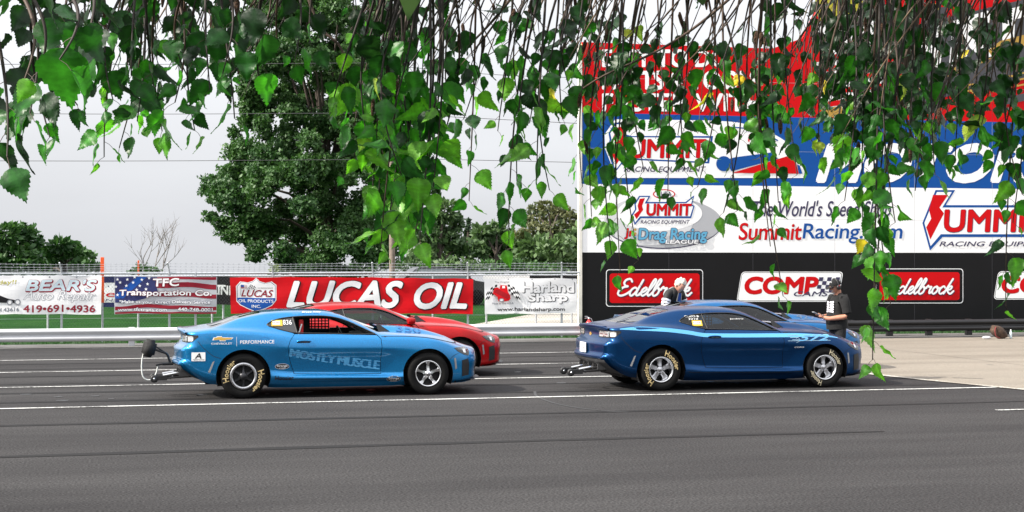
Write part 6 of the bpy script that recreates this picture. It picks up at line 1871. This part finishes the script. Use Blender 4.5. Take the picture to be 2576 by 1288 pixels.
for (y0l, y1l, y2l, lab, x0) in ((160, 162, 158, 'topmost overhead wire crossing the sky, reaching the pole top', -400), (282, 287, 284, 'middle overhead wire crossing the sky, just below the transformer', -400), (403, 405, 401, 'lowest overhead wire crossing the sky at the left', -400)):
    a, c, e = ptF(x0, y0l, FP), ptF(300, y1l, FP), ptF(984, y2l, FP - .05)
    mb = MB(); mb.tube(cr([a, c, e], 14), .012, 5, 0, False); mb.v = [(p[0] - e.x, p[1] - e.y, p[2] - e.z) for p in mb.v]
    tag(mb.build('overhead_wire', M_WIRE, None, e), lab, 'wire', 'wires on the utility pole')
for (y0l, y1l, y2l, lab) in ((165, 188, 200, 'upper overhead wire from the pole to behind the billboard'), (286, 300, 318, 'middle overhead wire from the pole to behind the billboard'), (398, 404, 412, 'lowest overhead wire from the pole to behind the billboard')):
    a, c, e = ptF(985, y0l, FP - .05), ptF(1250, y1l, FP), ptF(1600, y2l, FP)
    mb = MB(); mb.tube(cr([a, c, e], 14), .012, 5, 0, False); mb.v = [(p[0] - a.x, p[1] - a.y, p[2] - a.z) for p in mb.v]
    tag(mb.build('overhead_wire', M_WIRE, None, a), lab, 'wire', 'wires on the utility pole')
# dark estate car parked on the gravel, seen between two banners
sv = ptF(1196, HOR, 72); o = empty('parked_car', (sv.x - 1.6, sv.y, .02)); tag(o, 'dark grey parked car glimpsed between the red banner and the white banner', 'car')
mb = MB(); pr = [(-2.2, .35), (-2.25, .75), (-2.1, 1.05), (-1.9, 1.15), (-1.2, 1.68), (.2, 1.70), (.75, 1.60), (1.35, 1.10), (2.1, .98), (2.3, .75), (2.32, .40), (1.9, .30), (-1.9, .30)]
bm = bmesh.new(); vv = [bm.verts.new((x, y, z)) for y in (-.88, .88) for x, z in pr]; n = len(pr)
bm.faces.new(vv[:n]); bm.faces.new(vv[n:][::-1])
for i in range(n): bm.faces.new((vv[i], vv[n + i], vv[n + (i + 1) % n], vv[(i + 1) % n]))
bmesh.ops.recalc_face_normals(bm, faces=bm.faces[:]); bmesh.ops.bevel(bm, geom=bm.edges[:], offset=.07, segments=2, affect='EDGES')
mb.bm(bm, 0); mb.build('body', paint('grey_paint', (.06, .065, .07), .5, .3, False), o)
mb = MB()
for s in (-1, 1):
    mb.add([(-1.75, s * .885, 1.15), (-1.1, s * .885, 1.60), (.15, s * .885, 1.62), (.65, s * .885, 1.53), (1.15, s * .885, 1.12)], [(0, 1, 2, 3, 4) if s < 0 else (4, 3, 2, 1, 0)])
mb.build('window', mat('car_glass', (.25, .30, .32), .08, 0, .5), o)
for x in (-1.45, 1.45):
    for s in (-1, 1):
        w = MB(); w.lathe([(0, -.02), (.2, -.02), (.22, 0), (.33, .0), (.345, .03), (.345, .2), (0, .2)], 24, 0, Matrix.Translation((x, s * .9 - (.0 if s < 0 else .18), .345))); w.build('wheel', K_RUBBER, o)
# ------------------------------------------------------------------ the weeping birch overhead: twigs, leaves and catkins hang into view
L_BIRCH = None
def birch_leaf_mat():
    m = bpy.data.materials.new('birch_leaf'); m.use_nodes = True
    nt = m.node_tree; b = nt.nodes['Principled BSDF']
    at = nt.nodes.new('ShaderNodeAttribute'); at.attribute_name = 'tone'
    r = nt.nodes.new('ShaderNodeValToRGB'); e = r.color_ramp.elements
    e[0].position = 0; e[0].color = (.004, .014, .005, 1); e[1].position = 1; e[1].color = (.42, .28, .02, 1)
    for p, c in ((.35, (.008, .040, .008, 1)), (.62, (.026, .125, .012, 1)), (.82, (.10, .22, .025, 1)), (.93, (.22, .24, .04, 1))):
        k = e.new(p); k.color = c
    nt.links.new(at.outputs['Fac'], r.inputs[0])
    tc = nt.nodes.new('ShaderNodeTexCoord')
    nz = nt.nodes.new('ShaderNodeTexNoise'); nz.inputs['Scale'].default_value = 90; nz.inputs['Detail'].default_value = 5
    nt.links.new(tc.outputs['Object'], nz.inputs['Vector'])
    mr = nt.nodes.new('ShaderNodeMapRange'); mr.inputs[1].default_value = .3; mr.inputs[2].default_value = .7; mr.inputs[3].default_value = .72; mr.inputs[4].default_value = 1.25
    nt.links.new(nz.outputs[0], mr.inputs[0])
    ve = nt.nodes.new('ShaderNodeAttribute'); ve.attribute_name = 'vein'
    vr = nt.nodes.new('ShaderNodeMath'); vr.operation = 'MULTIPLY_ADD'; vr.inputs[1].default_value = .55; vr.inputs[2].default_value = 1.0
    nt.links.new(ve.outputs['Fac'], vr.inputs[0])
    mm = nt.nodes.new('ShaderNodeMath'); mm.operation = 'MULTIPLY'; nt.links.new(mr.outputs[0], mm.inputs[0]); nt.links.new(vr.outputs[0], mm.inputs[1])
    sc = nt.nodes.new('ShaderNodeVectorMath'); sc.operation = 'SCALE'
    nt.links.new(r.outputs[0], sc.inputs[0]); nt.links.new(mm.outputs[0], sc.inputs['Scale'])
    nt.links.new(sc.outputs[0], b.inputs['Base Color'])
    b.inputs['Roughness'].default_value = .42; b.inputs['Specular IOR Level'].default_value = .26
    bp = nt.nodes.new('ShaderNodeBump'); bp.inputs['Strength'].default_value = .35; bp.inputs['Distance'].default_value = .003
    nt.links.new(nz.outputs[0], bp.inputs['Height']); nt.links.new(bp.outputs[0], b.inputs['Normal'])
    t = nt.nodes.new('ShaderNodeBsdfTranslucent')
    tm = nt.nodes.new('ShaderNodeVectorMath'); tm.operation = 'MULTIPLY'; tm.inputs[1].default_value = (1.25, 1.6, .5)
    nt.links.new(sc.outputs[0], tm.inputs[0]); nt.links.new(tm.outputs[0], t.inputs[0])
    a = nt.nodes.new('ShaderNodeAddShader'); nt.links.new(b.outputs[0], a.inputs[0]); nt.links.new(t.outputs[0], a.inputs[1])
    nt.links.new(a.outputs[0], nt.nodes['Material Output'].inputs[0])
    return m
def leaf_shape(curl, fold, bend, seed):
    """toothed birch leaf, base at the origin, tip along -Z, one unit long; rows across the blade: edge, mid, rib, mid, edge"""
    g = random.Random(seed)
    key = [(0, .0), (.04, .16), (.10, .28), (.18, .365), (.27, .40), (.36, .385), (.46, .335), (.56, .27), (.66, .205), (.76, .14), (.86, .07), (.94, .028), (1.0, .0)]
    rows = []
    for i, (l, w) in enumerate(key):
        rows.append((l, w))
    fine = []
    for i in range(len(rows) - 1):                  # teeth along the margin
        (a, wa), (c, wc) = rows[i], rows[i + 1]
        fine.append((a, wa)); 
        if 1 <= i <= 10: fine.append(((a + c) / 2 + .012, (wa + wc) / 2 + .026 * (1 if i % 2 else .7)))
    fine.append(rows[-1])
    V = []; vein = []
    for k, (l, w) in enumerate(fine):
        if k % 2 == 1: w *= .985
        y0 = -curl * l * l * .5 + .02 * math.sin(l * 9 + seed)
        for q in (-1, -.5, 0, .5, 1):
            x = w * q * (1 - .12 * fold) + bend * l * l * .15
            y = y0 + fold * .35 * w * abs(q) - (.03 * math.sin(l * 14 + abs(q) * 3) * abs(q))
            V.append((x, y, -l + .03 * (abs(q) == 1) * (k % 2)))
            vein.append(1.0 if q == 0 else (-.12 if k % 2 else .12))
    F = []
    n = len(fine)
    for i in range(n - 1):
        for j in range(4): F.append((i*5+j, i*5+j+1, (i+1)*5+j+1, (i+1)*5+j))
    return np.array(V), np.array(F), np.array(vein)
SHAPES = [leaf_shape(c, f, b_, s) for s, (c, f, b_) in enumerate(((.15, .25, .1), (.5, .5, -.3), (-.3, .35, .3), (.8, .7, .2), (.3, .1, -.1), (-.5, .6, 0), (1.1, .4, .4), (1.6, .8, -.5), (-.9, 1.1, .3), (.4, 1.4, .1)))]
class Leaves:
    def __init__(s): s.V = []; s.F = []; s.T = []; s.N = []; s.o = 0
    def add(s, p, M3, size, tone, k):
        V, F, ve = SHAPES[k]
        s.V.append(V * size @ M3.T + p); s.F.append(F + s.o); s.o += len(V); s.T.append(np.full(len(V), tone)); s.N.append(ve)
    def build(s, name, m, parent, base):
        V = np.concatenate(s.V) - np.array(base); F = np.concatenate(s.F); n = len(F)
        me = bpy.data.meshes.new(name)
        me.vertices.add(len(V)); me.vertices.foreach_set('co', V.reshape(-1))
        me.loops.add(n * 4); me.loops.foreach_set('vertex_index', F.reshape(-1))
        me.polygons.add(n); me.polygons.foreach_set('loop_start', np.arange(n) * 4); me.polygons.foreach_set('loop_total', np.full(n, 4))
        me.polygons.foreach_set('use_smooth', np.ones(n, bool)); me.update(calc_edges=True)
        me.attributes.new('tone', 'FLOAT', 'POINT').data.foreach_set('value', np.concatenate(s.T))
        me.attributes.new('vein', 'FLOAT', 'POINT').data.foreach_set('value', np.concatenate(s.N))
        me.materials.append(m)
        o = bpy.data.objects.new(name, me); COL.objects.link(o); o.parent = parent
        return o
br = random.Random(77)
tree_base = ptF(1288, HOR, .2); TB = (tree_base.x + 2.6, tree_base.y - .9, 0.0)
birch = empty('weeping_birch', TB); tag(birch, 'weeping birch whose leafy twigs hang across the top of the view', 'tree')
LV = Leaves(); TW = MB(); CATK = []
def rel(p): return Vector(p) - Vector(TB)
def put_leaf(p, size, tone, out, twist=None):
    """p: where the stalk ends; hangs tip down, blade turned about the vertical"""
    down = np.array((out.x * .35, out.y * .35, -1.0)) + np.array([br.gauss(0, .33) for _ in range(3)])
    down /= np.linalg.norm(down)
    yaw = br.uniform(0, 2 * math.pi) if twist is None else twist
    nrm = np.array((math.cos(yaw), math.sin(yaw), br.uniform(-.2, .35)))
    nrm -= down * nrm.dot(down); nrm /= np.linalg.norm(nrm)
    x = np.cross(nrm, down)
    M3 = np.stack((x, nrm, -down), 1)
    LV.add(np.array(p), M3, size, tone, br.randrange(len(SHAPES)))
def in_frame(p):
    f = p.x * sn + p.y * cs
    return (p.z - CAMH) / max(f, .1) * FOC < 665
def strand(u0, v0, u1, v1, f0, f1=None, leaf=.048, start=.0, pitch=.034, bright=.45, r=.0013, catkin=0, n=9, pair=.0):
    f1 = f1 if f1 is not None else f0 + br.uniform(-.12, .12)
    a, b_ = ptF(u0, v0, f0), ptF(u1, v1, f1)
    sway = Vector((br.gauss(0, .02), br.gauss(0, .02), 0))
    pts = [a.lerp(b_, t) + sway * math.sin(t * math.pi) + Vector((0, 0, -.0)) for t in np.linspace(0, 1, n)]
    # twigs leave the branch at a slant and end hanging straight
    dx = b_ - a; pts = [Vector((a.x + dx.x * (1 - (1 - t) ** 1.7), a.y + dx.y * (1 - (1 - t) ** 1.7), a.z + dx.z * t)) + sway * math.sin(t * math.pi) for t in np.linspace(0, 1, n)]
    c = cr(pts, 3); L = sum((Vector(c[i + 1]) - Vector(c[i])).length for i in range(len(c) - 1))
    TW.tube([rel(p) for p in c], [r * 1.9 * (1 - .72 * i / (len(c) - 1)) + .0003 for i in range(len(c))], 5, br.choice((0, 0, 1)), False)
    k = int(L / pitch); side = br.uniform(0, 6.28)
    for i in range(k + 1):
        t = i / max(1, k)
        if t < start or br.random() < .08: continue
        q = t * (len(c) - 1); j = min(int(q), len(c) - 2); p = Vector(c[j]).lerp(Vector(c[j + 1]), q - j)
        side += 2.6 + br.uniform(-.5, .5)
        out = Vector((math.cos(side), math.sin(side), -.4)); sl = br.uniform(.010, .020)
        e = p + out * sl + Vector((0, 0, -.006)); 
        TW.tube([rel(p), rel(p.lerp(e, .6) + Vector((0, 0, .002))), rel(e)], .0005, 3, 1, False)
        dark = max(0, min(1, ((420 if p.x * cs - p.y * sn > .17 else 250) - (HOR - (p.z - CAMH) / (p.x * sn + p.y * cs) * FOC)) / 300))  # painted shade: leaves high in the view take a darker tone
        tn = min(.74, max(0, br.gauss(bright - .04 + .30 * t * t - .26 * dark, .17)))  # lit twig ends painted in: tone rises towards the tip
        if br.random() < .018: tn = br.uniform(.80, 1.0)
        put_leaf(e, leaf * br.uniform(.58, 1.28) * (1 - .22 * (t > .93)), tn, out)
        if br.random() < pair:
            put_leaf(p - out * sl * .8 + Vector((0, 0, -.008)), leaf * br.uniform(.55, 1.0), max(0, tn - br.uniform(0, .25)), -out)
    for i in range(catkin):
        t = br.uniform(.1, .7); q = t * (len(c) - 1); j = min(int(q), len(c) - 2); p = Vector(c[j]) + Vector((br.gauss(0, .01), br.gauss(0, .01), -.005))
        ln = br.uniform(.022, .034); rr = br.uniform(.0035, .0048)
        CATK.append((p.copy(), ln, rr)); MB().tube([rel(p), rel(p + Vector((0, 0, -ln * .1))), rel(p + Vector((br.gauss(0, .002), 0, -ln * .55))), rel(p + Vector((br.gauss(0, .004), 0, -ln)))], [rr * .5, rr, rr, rr * .45], 8, 0)
# strands read off the photograph: tip (u, v), where the twig enters (u), depth, leaf size
MAIN = [
 (18, 395, -25, 1.85, .050), (45, 240, 30, 1.95, .050), (75, 285, 70, 2.1, .050), (125, 345, 95, 2.2, .050), (150, 150, 140, 1.75, .058), (195, 265, 175, 2.3, .050), (215, 110, 225, 1.9, .052), (5, 260, -40, 2.0, .048), (100, 180, 60, 1.8, .05),
 (262, 395, 305, 2.9, .046), (300, 372, 335, 3.0, .046), (284, 250, 318, 2.7, .048), (345, 305, 352, 2.9, .046), (408, 330, 400, 2.8, .050), (388, 235, 372, 2.7, .046), (440, 258, 432, 2.7, .046), (490, 328, 505, 2.9, .044), (528, 225, 522, 2.7, .044), (590, 298, 562, 2.7, .050), (560, 185, 566, 2.6, .046), (652, 212, 662, 2.1, .052), (700, 120, 706, 2.7, .046), (742, 150, 745, 2.9, .046), (780, 110, 790, 2.9, .044), (330, 190, 340, 2.6, .046), (470, 190, 476, 2.6, .046),
 (832, 285, 905, 3.0, .048), (860, 235, 920, 3.0, .048), (884, 430, 945, 3.1, .048), (905, 385, 960, 3.1, .050), (958, 622, 1010, 3.0, .052), (935, 500, 985, 3.1, .050), (985, 520, 1015, 3.0, .052), (1040, 618, 1072, 3.0, .050), (1062, 490, 1090, 3.1, .050), (1096, 405, 1125, 3.1, .050), (1010, 440, 1040, 2.9, .052), (1030, 350, 1062, 3.0, .050), (1125, 250, 1150, 3.2, .048), (985, 300, 1030, 2.9, .050), (950, 400, 1000, 3.0, .052), (1075, 330, 1100, 3.0, .050),
 (1180, 505, 1192, 3.4, .042), (1166, 300, 1180, 3.3, .046), (1280, 612, 1325, 3.2, .046), (1300, 455, 1345, 3.2, .048), (1350, 450, 1368, 3.2, .048), (1382, 478, 1405, 3.2, .046), (1252, 330, 1280, 3.3, .046), (1205, 195, 1225, 3.2, .044), (1332, 310, 1360, 3.2, .048), (1415, 300, 1440, 3.3, .048), (1440, 240, 1460, 3.3, .046), (1300, 230, 1330, 3.2, .046), (1370, 210, 1395, 3.2, .046),
 (1465, 470, 1510, 3.4, .044), (1488, 545, 1520, 3.4, .044), (1538, 640, 1552, 3.4, .046), (1560, 682, 1566, 3.4, .044), (1606, 655, 1610, 3.5, .040), (1545, 450, 1556, 3.4, .046), (1620, 430, 1628, 3.4, .046), (1680, 482, 1690, 3.4, .048), (1722, 430, 1735, 3.4, .046), (1755, 470, 1765, 3.5, .044), (1820, 535, 1796, 3.4, .046), (1855, 530, 1830, 3.4, .040), (1600, 330, 1615, 3.4, .046), (1655, 300, 1668, 3.4, .046), (1705, 340, 1716, 3.4, .046), (1785, 320, 1795, 3.4, .046), (1880, 330, 1890, 3.5, .044), (1970, 745, 1935, 3.3, .046), (1938, 620, 1928, 3.3, .046), (1958, 510, 1945, 3.3, .046), (2005, 440, 1985, 3.3, .046), (1925, 380, 1930, 3.3, .048),
 (2060, 385, 2072, 3.4, .046), (2112, 430, 2120, 3.4, .046), (2150, 365, 2160, 3.4, .046), (2195, 905, 2208, 3.25, .048), (2183, 640, 2204, 3.3, .048), (2240, 765, 2222, 3.25, .046), (2212, 505, 2218, 3.3, .048), (2252, 560, 2258, 3.3, .046), (2302, 480, 2310, 3.3, .048), (2352, 440, 2362, 3.3, .046), (2402, 410, 2412, 3.3, .046), (2125, 505, 2135, 3.4, .046), (2292, 330, 2300, 3.3, .048), (2452, 350, 2462, 3.3, .046), (2505, 400, 2512, 3.3, .046), (2530, 770, 2566, 3.4, .046), (2548, 560, 2580, 3.4, .046), (2572, 490, 2600, 3.4, .046), (2170, 560, 2190, 3.3, .046)]
for (u, v, ut, f, lf) in MAIN:
    long_ = v > 430
    strand(ut + (ut - u) * .5, -60, u, v, f, None, lf, (.18 if v < 300 else .30) if u > 250 else 0, .032 if not long_ else .038, .17 if u < 260 else (.30 if v < 300 else .46), .0014, 1 if br.random() < .25 else 0, 9, .35 if v > 300 or u < 620 else .12)  # strands ending high start from a darker tone, as painted shade
    if 850 < u < 1110 and br.random() < .7: strand(ut + br.gauss(0, 14), -60, u + br.gauss(0, 18), v - br.uniform(40, 140), f + br.uniform(.05, .3), None, lf * .95, .3, .036, .36, .0013, 0, 9, .3)
for u, v, ut in ((948, 600, 990), (976, 565, 1005), (1004, 480, 1030), (1030, 560, 1058), (1056, 600, 1080), (1090, 470, 1110), (962, 450, 1000), (1020, 420, 1045), (1046, 450, 1070), (990, 400, 1020), (920, 330, 960), (1075, 380, 1100)):
    strand(ut, -60, u, v, 3.0 + br.uniform(-.1, .25), None, .051, .5, .030, .55, .0014, 0, 9, .45)
strand(2300, -60, 2195, 900, 3.22, 3.25, .046, .55, .075, .62, .0016)
# thick curtain along the top, its leaf tone painted dark for shade, and bare twigs running down through it
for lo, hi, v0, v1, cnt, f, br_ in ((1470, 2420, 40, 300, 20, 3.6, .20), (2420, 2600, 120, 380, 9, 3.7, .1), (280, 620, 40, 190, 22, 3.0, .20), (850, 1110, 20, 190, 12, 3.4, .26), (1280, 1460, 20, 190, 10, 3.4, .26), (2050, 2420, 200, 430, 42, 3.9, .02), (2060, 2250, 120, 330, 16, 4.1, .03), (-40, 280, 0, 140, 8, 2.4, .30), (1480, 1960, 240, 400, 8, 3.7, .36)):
    cen = [c for c in (300, 345, 420, 470, 540, 590, 880, 930, 985, 1050, 1100, 1210, 1300, 1370, 1440, 1500, 1555, 1660, 1735, 1900, 1955, 2075, 2130, 2170, 2215, 2260, 2300, 2340, 2450, 2550) if lo <= c <= hi]
    for _ in range(cnt):
        u = br.choice(cen) + br.gauss(0, 17) if cen and br.random() < .85 else br.uniform(lo, hi); v = br.uniform(v0, v1); ff = f + br.uniform(-.35, .5)
        strand(u + br.gauss(30, 40), br.uniform(-160, -40), u, v, ff, None, br.uniform(.034, .050), .22, .040, br_, .0012, 1 if br.random() < (.55 if v < 250 else .2) else 0, 7)
for lo, hi, cnt, f in ((2640, 4300, 80, 3.4), (-1700, -90, 70, 2.7)):   # the curtain goes on past both sides of the view
    for _ in range(cnt):
        u = br.uniform(lo, hi); strand(u + br.gauss(20, 30), -120, u, br.uniform(120, 520), f + br.uniform(-.3, .5), None, br.uniform(.040, .050), .22, .040, .34, .0013, 0, 7, .2)
for _ in range(150):
    z = br.random()
    u = br.uniform(250, 640) if z < .22 else (br.uniform(840, 1480) if z < .55 else br.uniform(1470, 2440))
    v1 = br.uniform(40, 250) if u < 1470 else br.uniform(80, 380)
    f = br.uniform(2.8, 4.0); sl = br.uniform(.15, .75)
    a, b_ = ptF(u + sl * (v1 + 80), -80, f), ptF(u, v1, f + br.uniform(-.1, .1))
    m1 = a.lerp(b_, .5) + Vector((br.gauss(0, .02), br.gauss(0, .02), br.gauss(.01, .015)))
    TW.tube([rel(p) for p in cr([a, m1, b_], 5)], [br.uniform(.0010, .0022) * k for k in np.linspace(1.3, .45, 11)], 5, br.choice((0, 0, 1, 0, 1, 2)), False)
    if br.random() < .5:
        s = m1.lerp(b_, .3); e = s + Vector((br.gauss(0, .03), br.gauss(0, .03), -br.uniform(.03, .10))); TW.tube([rel(s), rel(s.lerp(e, .5) + Vector((.004, 0, 0))), rel(e)], .0009, 4, 0, False)
    if br.random() < .14:
        p = b_; ln = br.uniform(.022, .034); CATK.append((p.copy(), ln, .0045)); MB().tube([rel(p), rel(p + Vector((0, 0, -.004))), rel(p + Vector((.002, 0, -ln * .6))), rel(p + Vector((.003, 0, -ln)))], [.002, .0045, .0045, .002], 8, 0)
# branches that carry them: from the trunk, arching over the camera, and the crown above the view that shades the top
BRN = MB(); top = Vector((TB[0] - .3, TB[1] + .2, 5.2))
BRN.tube([rel(p) for p in (Vector(TB), Vector((TB[0] + .03, TB[1], 1.5)), Vector((TB[0] - .08, TB[1] + .05, 3.2)), top, Vector((top.x - .1, top.y + .2, 7.0)))], [.17, .14, .115, .085, .05], 14, 0)
for (u, v, f) in ((-100, -420, 2.3), (350, -380, 2.9), (650, -420, 2.7), (980, -360, 3.1), (1300, -340, 3.3), (1600, -300, 3.5), (1950, -300, 3.5), (2250, -260, 3.5), (2560, -240, 3.6), (1750, -520, 4.2), (1000, -560, 4.2), (300, -560, 3.8), (2300, -520, 4.3)):
    e = ptF(u, v, f); mid = top.lerp(e, .55) + Vector((0, 0, .5)); e2 = e + (e - mid).normalized() * .25 + Vector((0, 0, -.12))
    e2.z = max(e2.z, CAMH + .175 * (e2.x * sn + e2.y * cs)); c = cr([top.lerp(Vector((TB[0], TB[1], 4.0)), br.random()), mid, e, e2], 6); BRN.tube([rel(p) for p in c], list(np.linspace(.030, .004, len(c))), 7, 0)
    for k in range(16):                             # twigs springing off each branch towards the strands
        s = Vector(c[br.randrange(6, len(c) - 1)]); q = s + Vector((br.gauss(0, .22), br.gauss(0, .2), br.uniform(-.35, .05)))
        if in_frame(q) or in_frame(s): continue
        BRN.tube([rel(s), rel(s.lerp(q, .5) + Vector((0, 0, .05))), rel(q)], [.006, .004, .002], 5, 0, False)
for pts, r in (([(2330, -60), (2285, 120), (2262, 260), (2228, 400)], .0062), ([(2262, 230), (2290, 330), (2330, 420)], .0032), ([(760, -60), (800, 60), (850, 110), (868, 145)], .0042), ([(1330, -60), (1250, 40), (1190, 105)], .0040), ([(1480, -60), (1440, 60), (1405, 150), (1385, 210)], .0042), ([(580, -60), (600, 60), (625, 140)], .0036), ([(1900, -60), (1760, 60), (1650, 130), (1520, 190), (1440, 240)], .0034), ([(2150, -60), (2100, 80), (2060, 260)], .003), ([(2440, -60), (2400, 160), (2350, 300)], .003)):
    c = cr([ptF(u, v, 3.35) for u, v in pts], 5); BRN.tube([rel(p) for p in c], list(np.linspace(r, r * .55, len(c))), 7, 1)
CP = []
for _ in range(105):                                # leafy sprays of the crown above the view: they shade what hangs below
    f = br.uniform(2.0, 5.6); C = ptF(br.uniform(-2300, 2750), br.uniform(-1250, -190), f); rr = br.uniform(.12, .30)
    q = nrg.normal(size=(62, 3)) * np.array((rr, rr, rr * .6)) + np.array(C)
    fw = q[:, 0] * sn + q[:, 1] * cs; CP.append(q[(q[:, 2] - CAMH) / fw * FOC > 690])
for _ in range(70):
    u = br.uniform(-600, 2700); f = br.uniform(2.4, 5.0); a = ptF(u, br.uniform(-900, -500), f); b_ = ptF(u + br.gauss(0, 40), -80, f); TW.tube([rel(p) for p in cr([a, a.lerp(b_, .5) + Vector((br.gauss(0, .04), 0, 0)), b_], 4)], .002, 4, 0, False)
leaves_obj('crown', np.concatenate(CP), .062, L_MIX, birch, TB, 91)
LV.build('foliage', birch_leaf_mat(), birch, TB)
TW.build('twigs', [mat('twig_dark', (.018, .011, .009), .7), mat('twig_brown', (.045, .022, .013), .6), mat('twig_tan', (.11, .065, .034), .6)], birch)
def in_view(p):
    x = p.x * cs - p.y * sn; f = p.x * sn + p.y * cs
    return abs(x / f) < .33 and -.02 < (HOR - (p.z - CAMH) / f * FOC) / 1288 < 1
CATK = sorted([c for c in CATK if in_view(c[0])], key=lambda c: c[0].x * sn + c[0].y * cs)[:98]
KM = mat('catkin', (.07, .032, .014), .9, var=.5, vscale=160, bump=.9, bscale=260)
for p, ln, rr in CATK:
    mb = MB(); e = Vector((br.gauss(0, .004), br.gauss(0, .003), -ln))
    mb.tube([Vector((0, 0, .004)), Vector((0, 0, -ln * .1)), e * .55, e], [rr * .4, rr, rr, rr * .4], 8, 0); mb.build('catkin', KM, birch, rel(p))
BRN.build('branches', [BARK, mat('branch_brown', (.075, .048, .036), .8, var=.3, vscale=30)], birch)
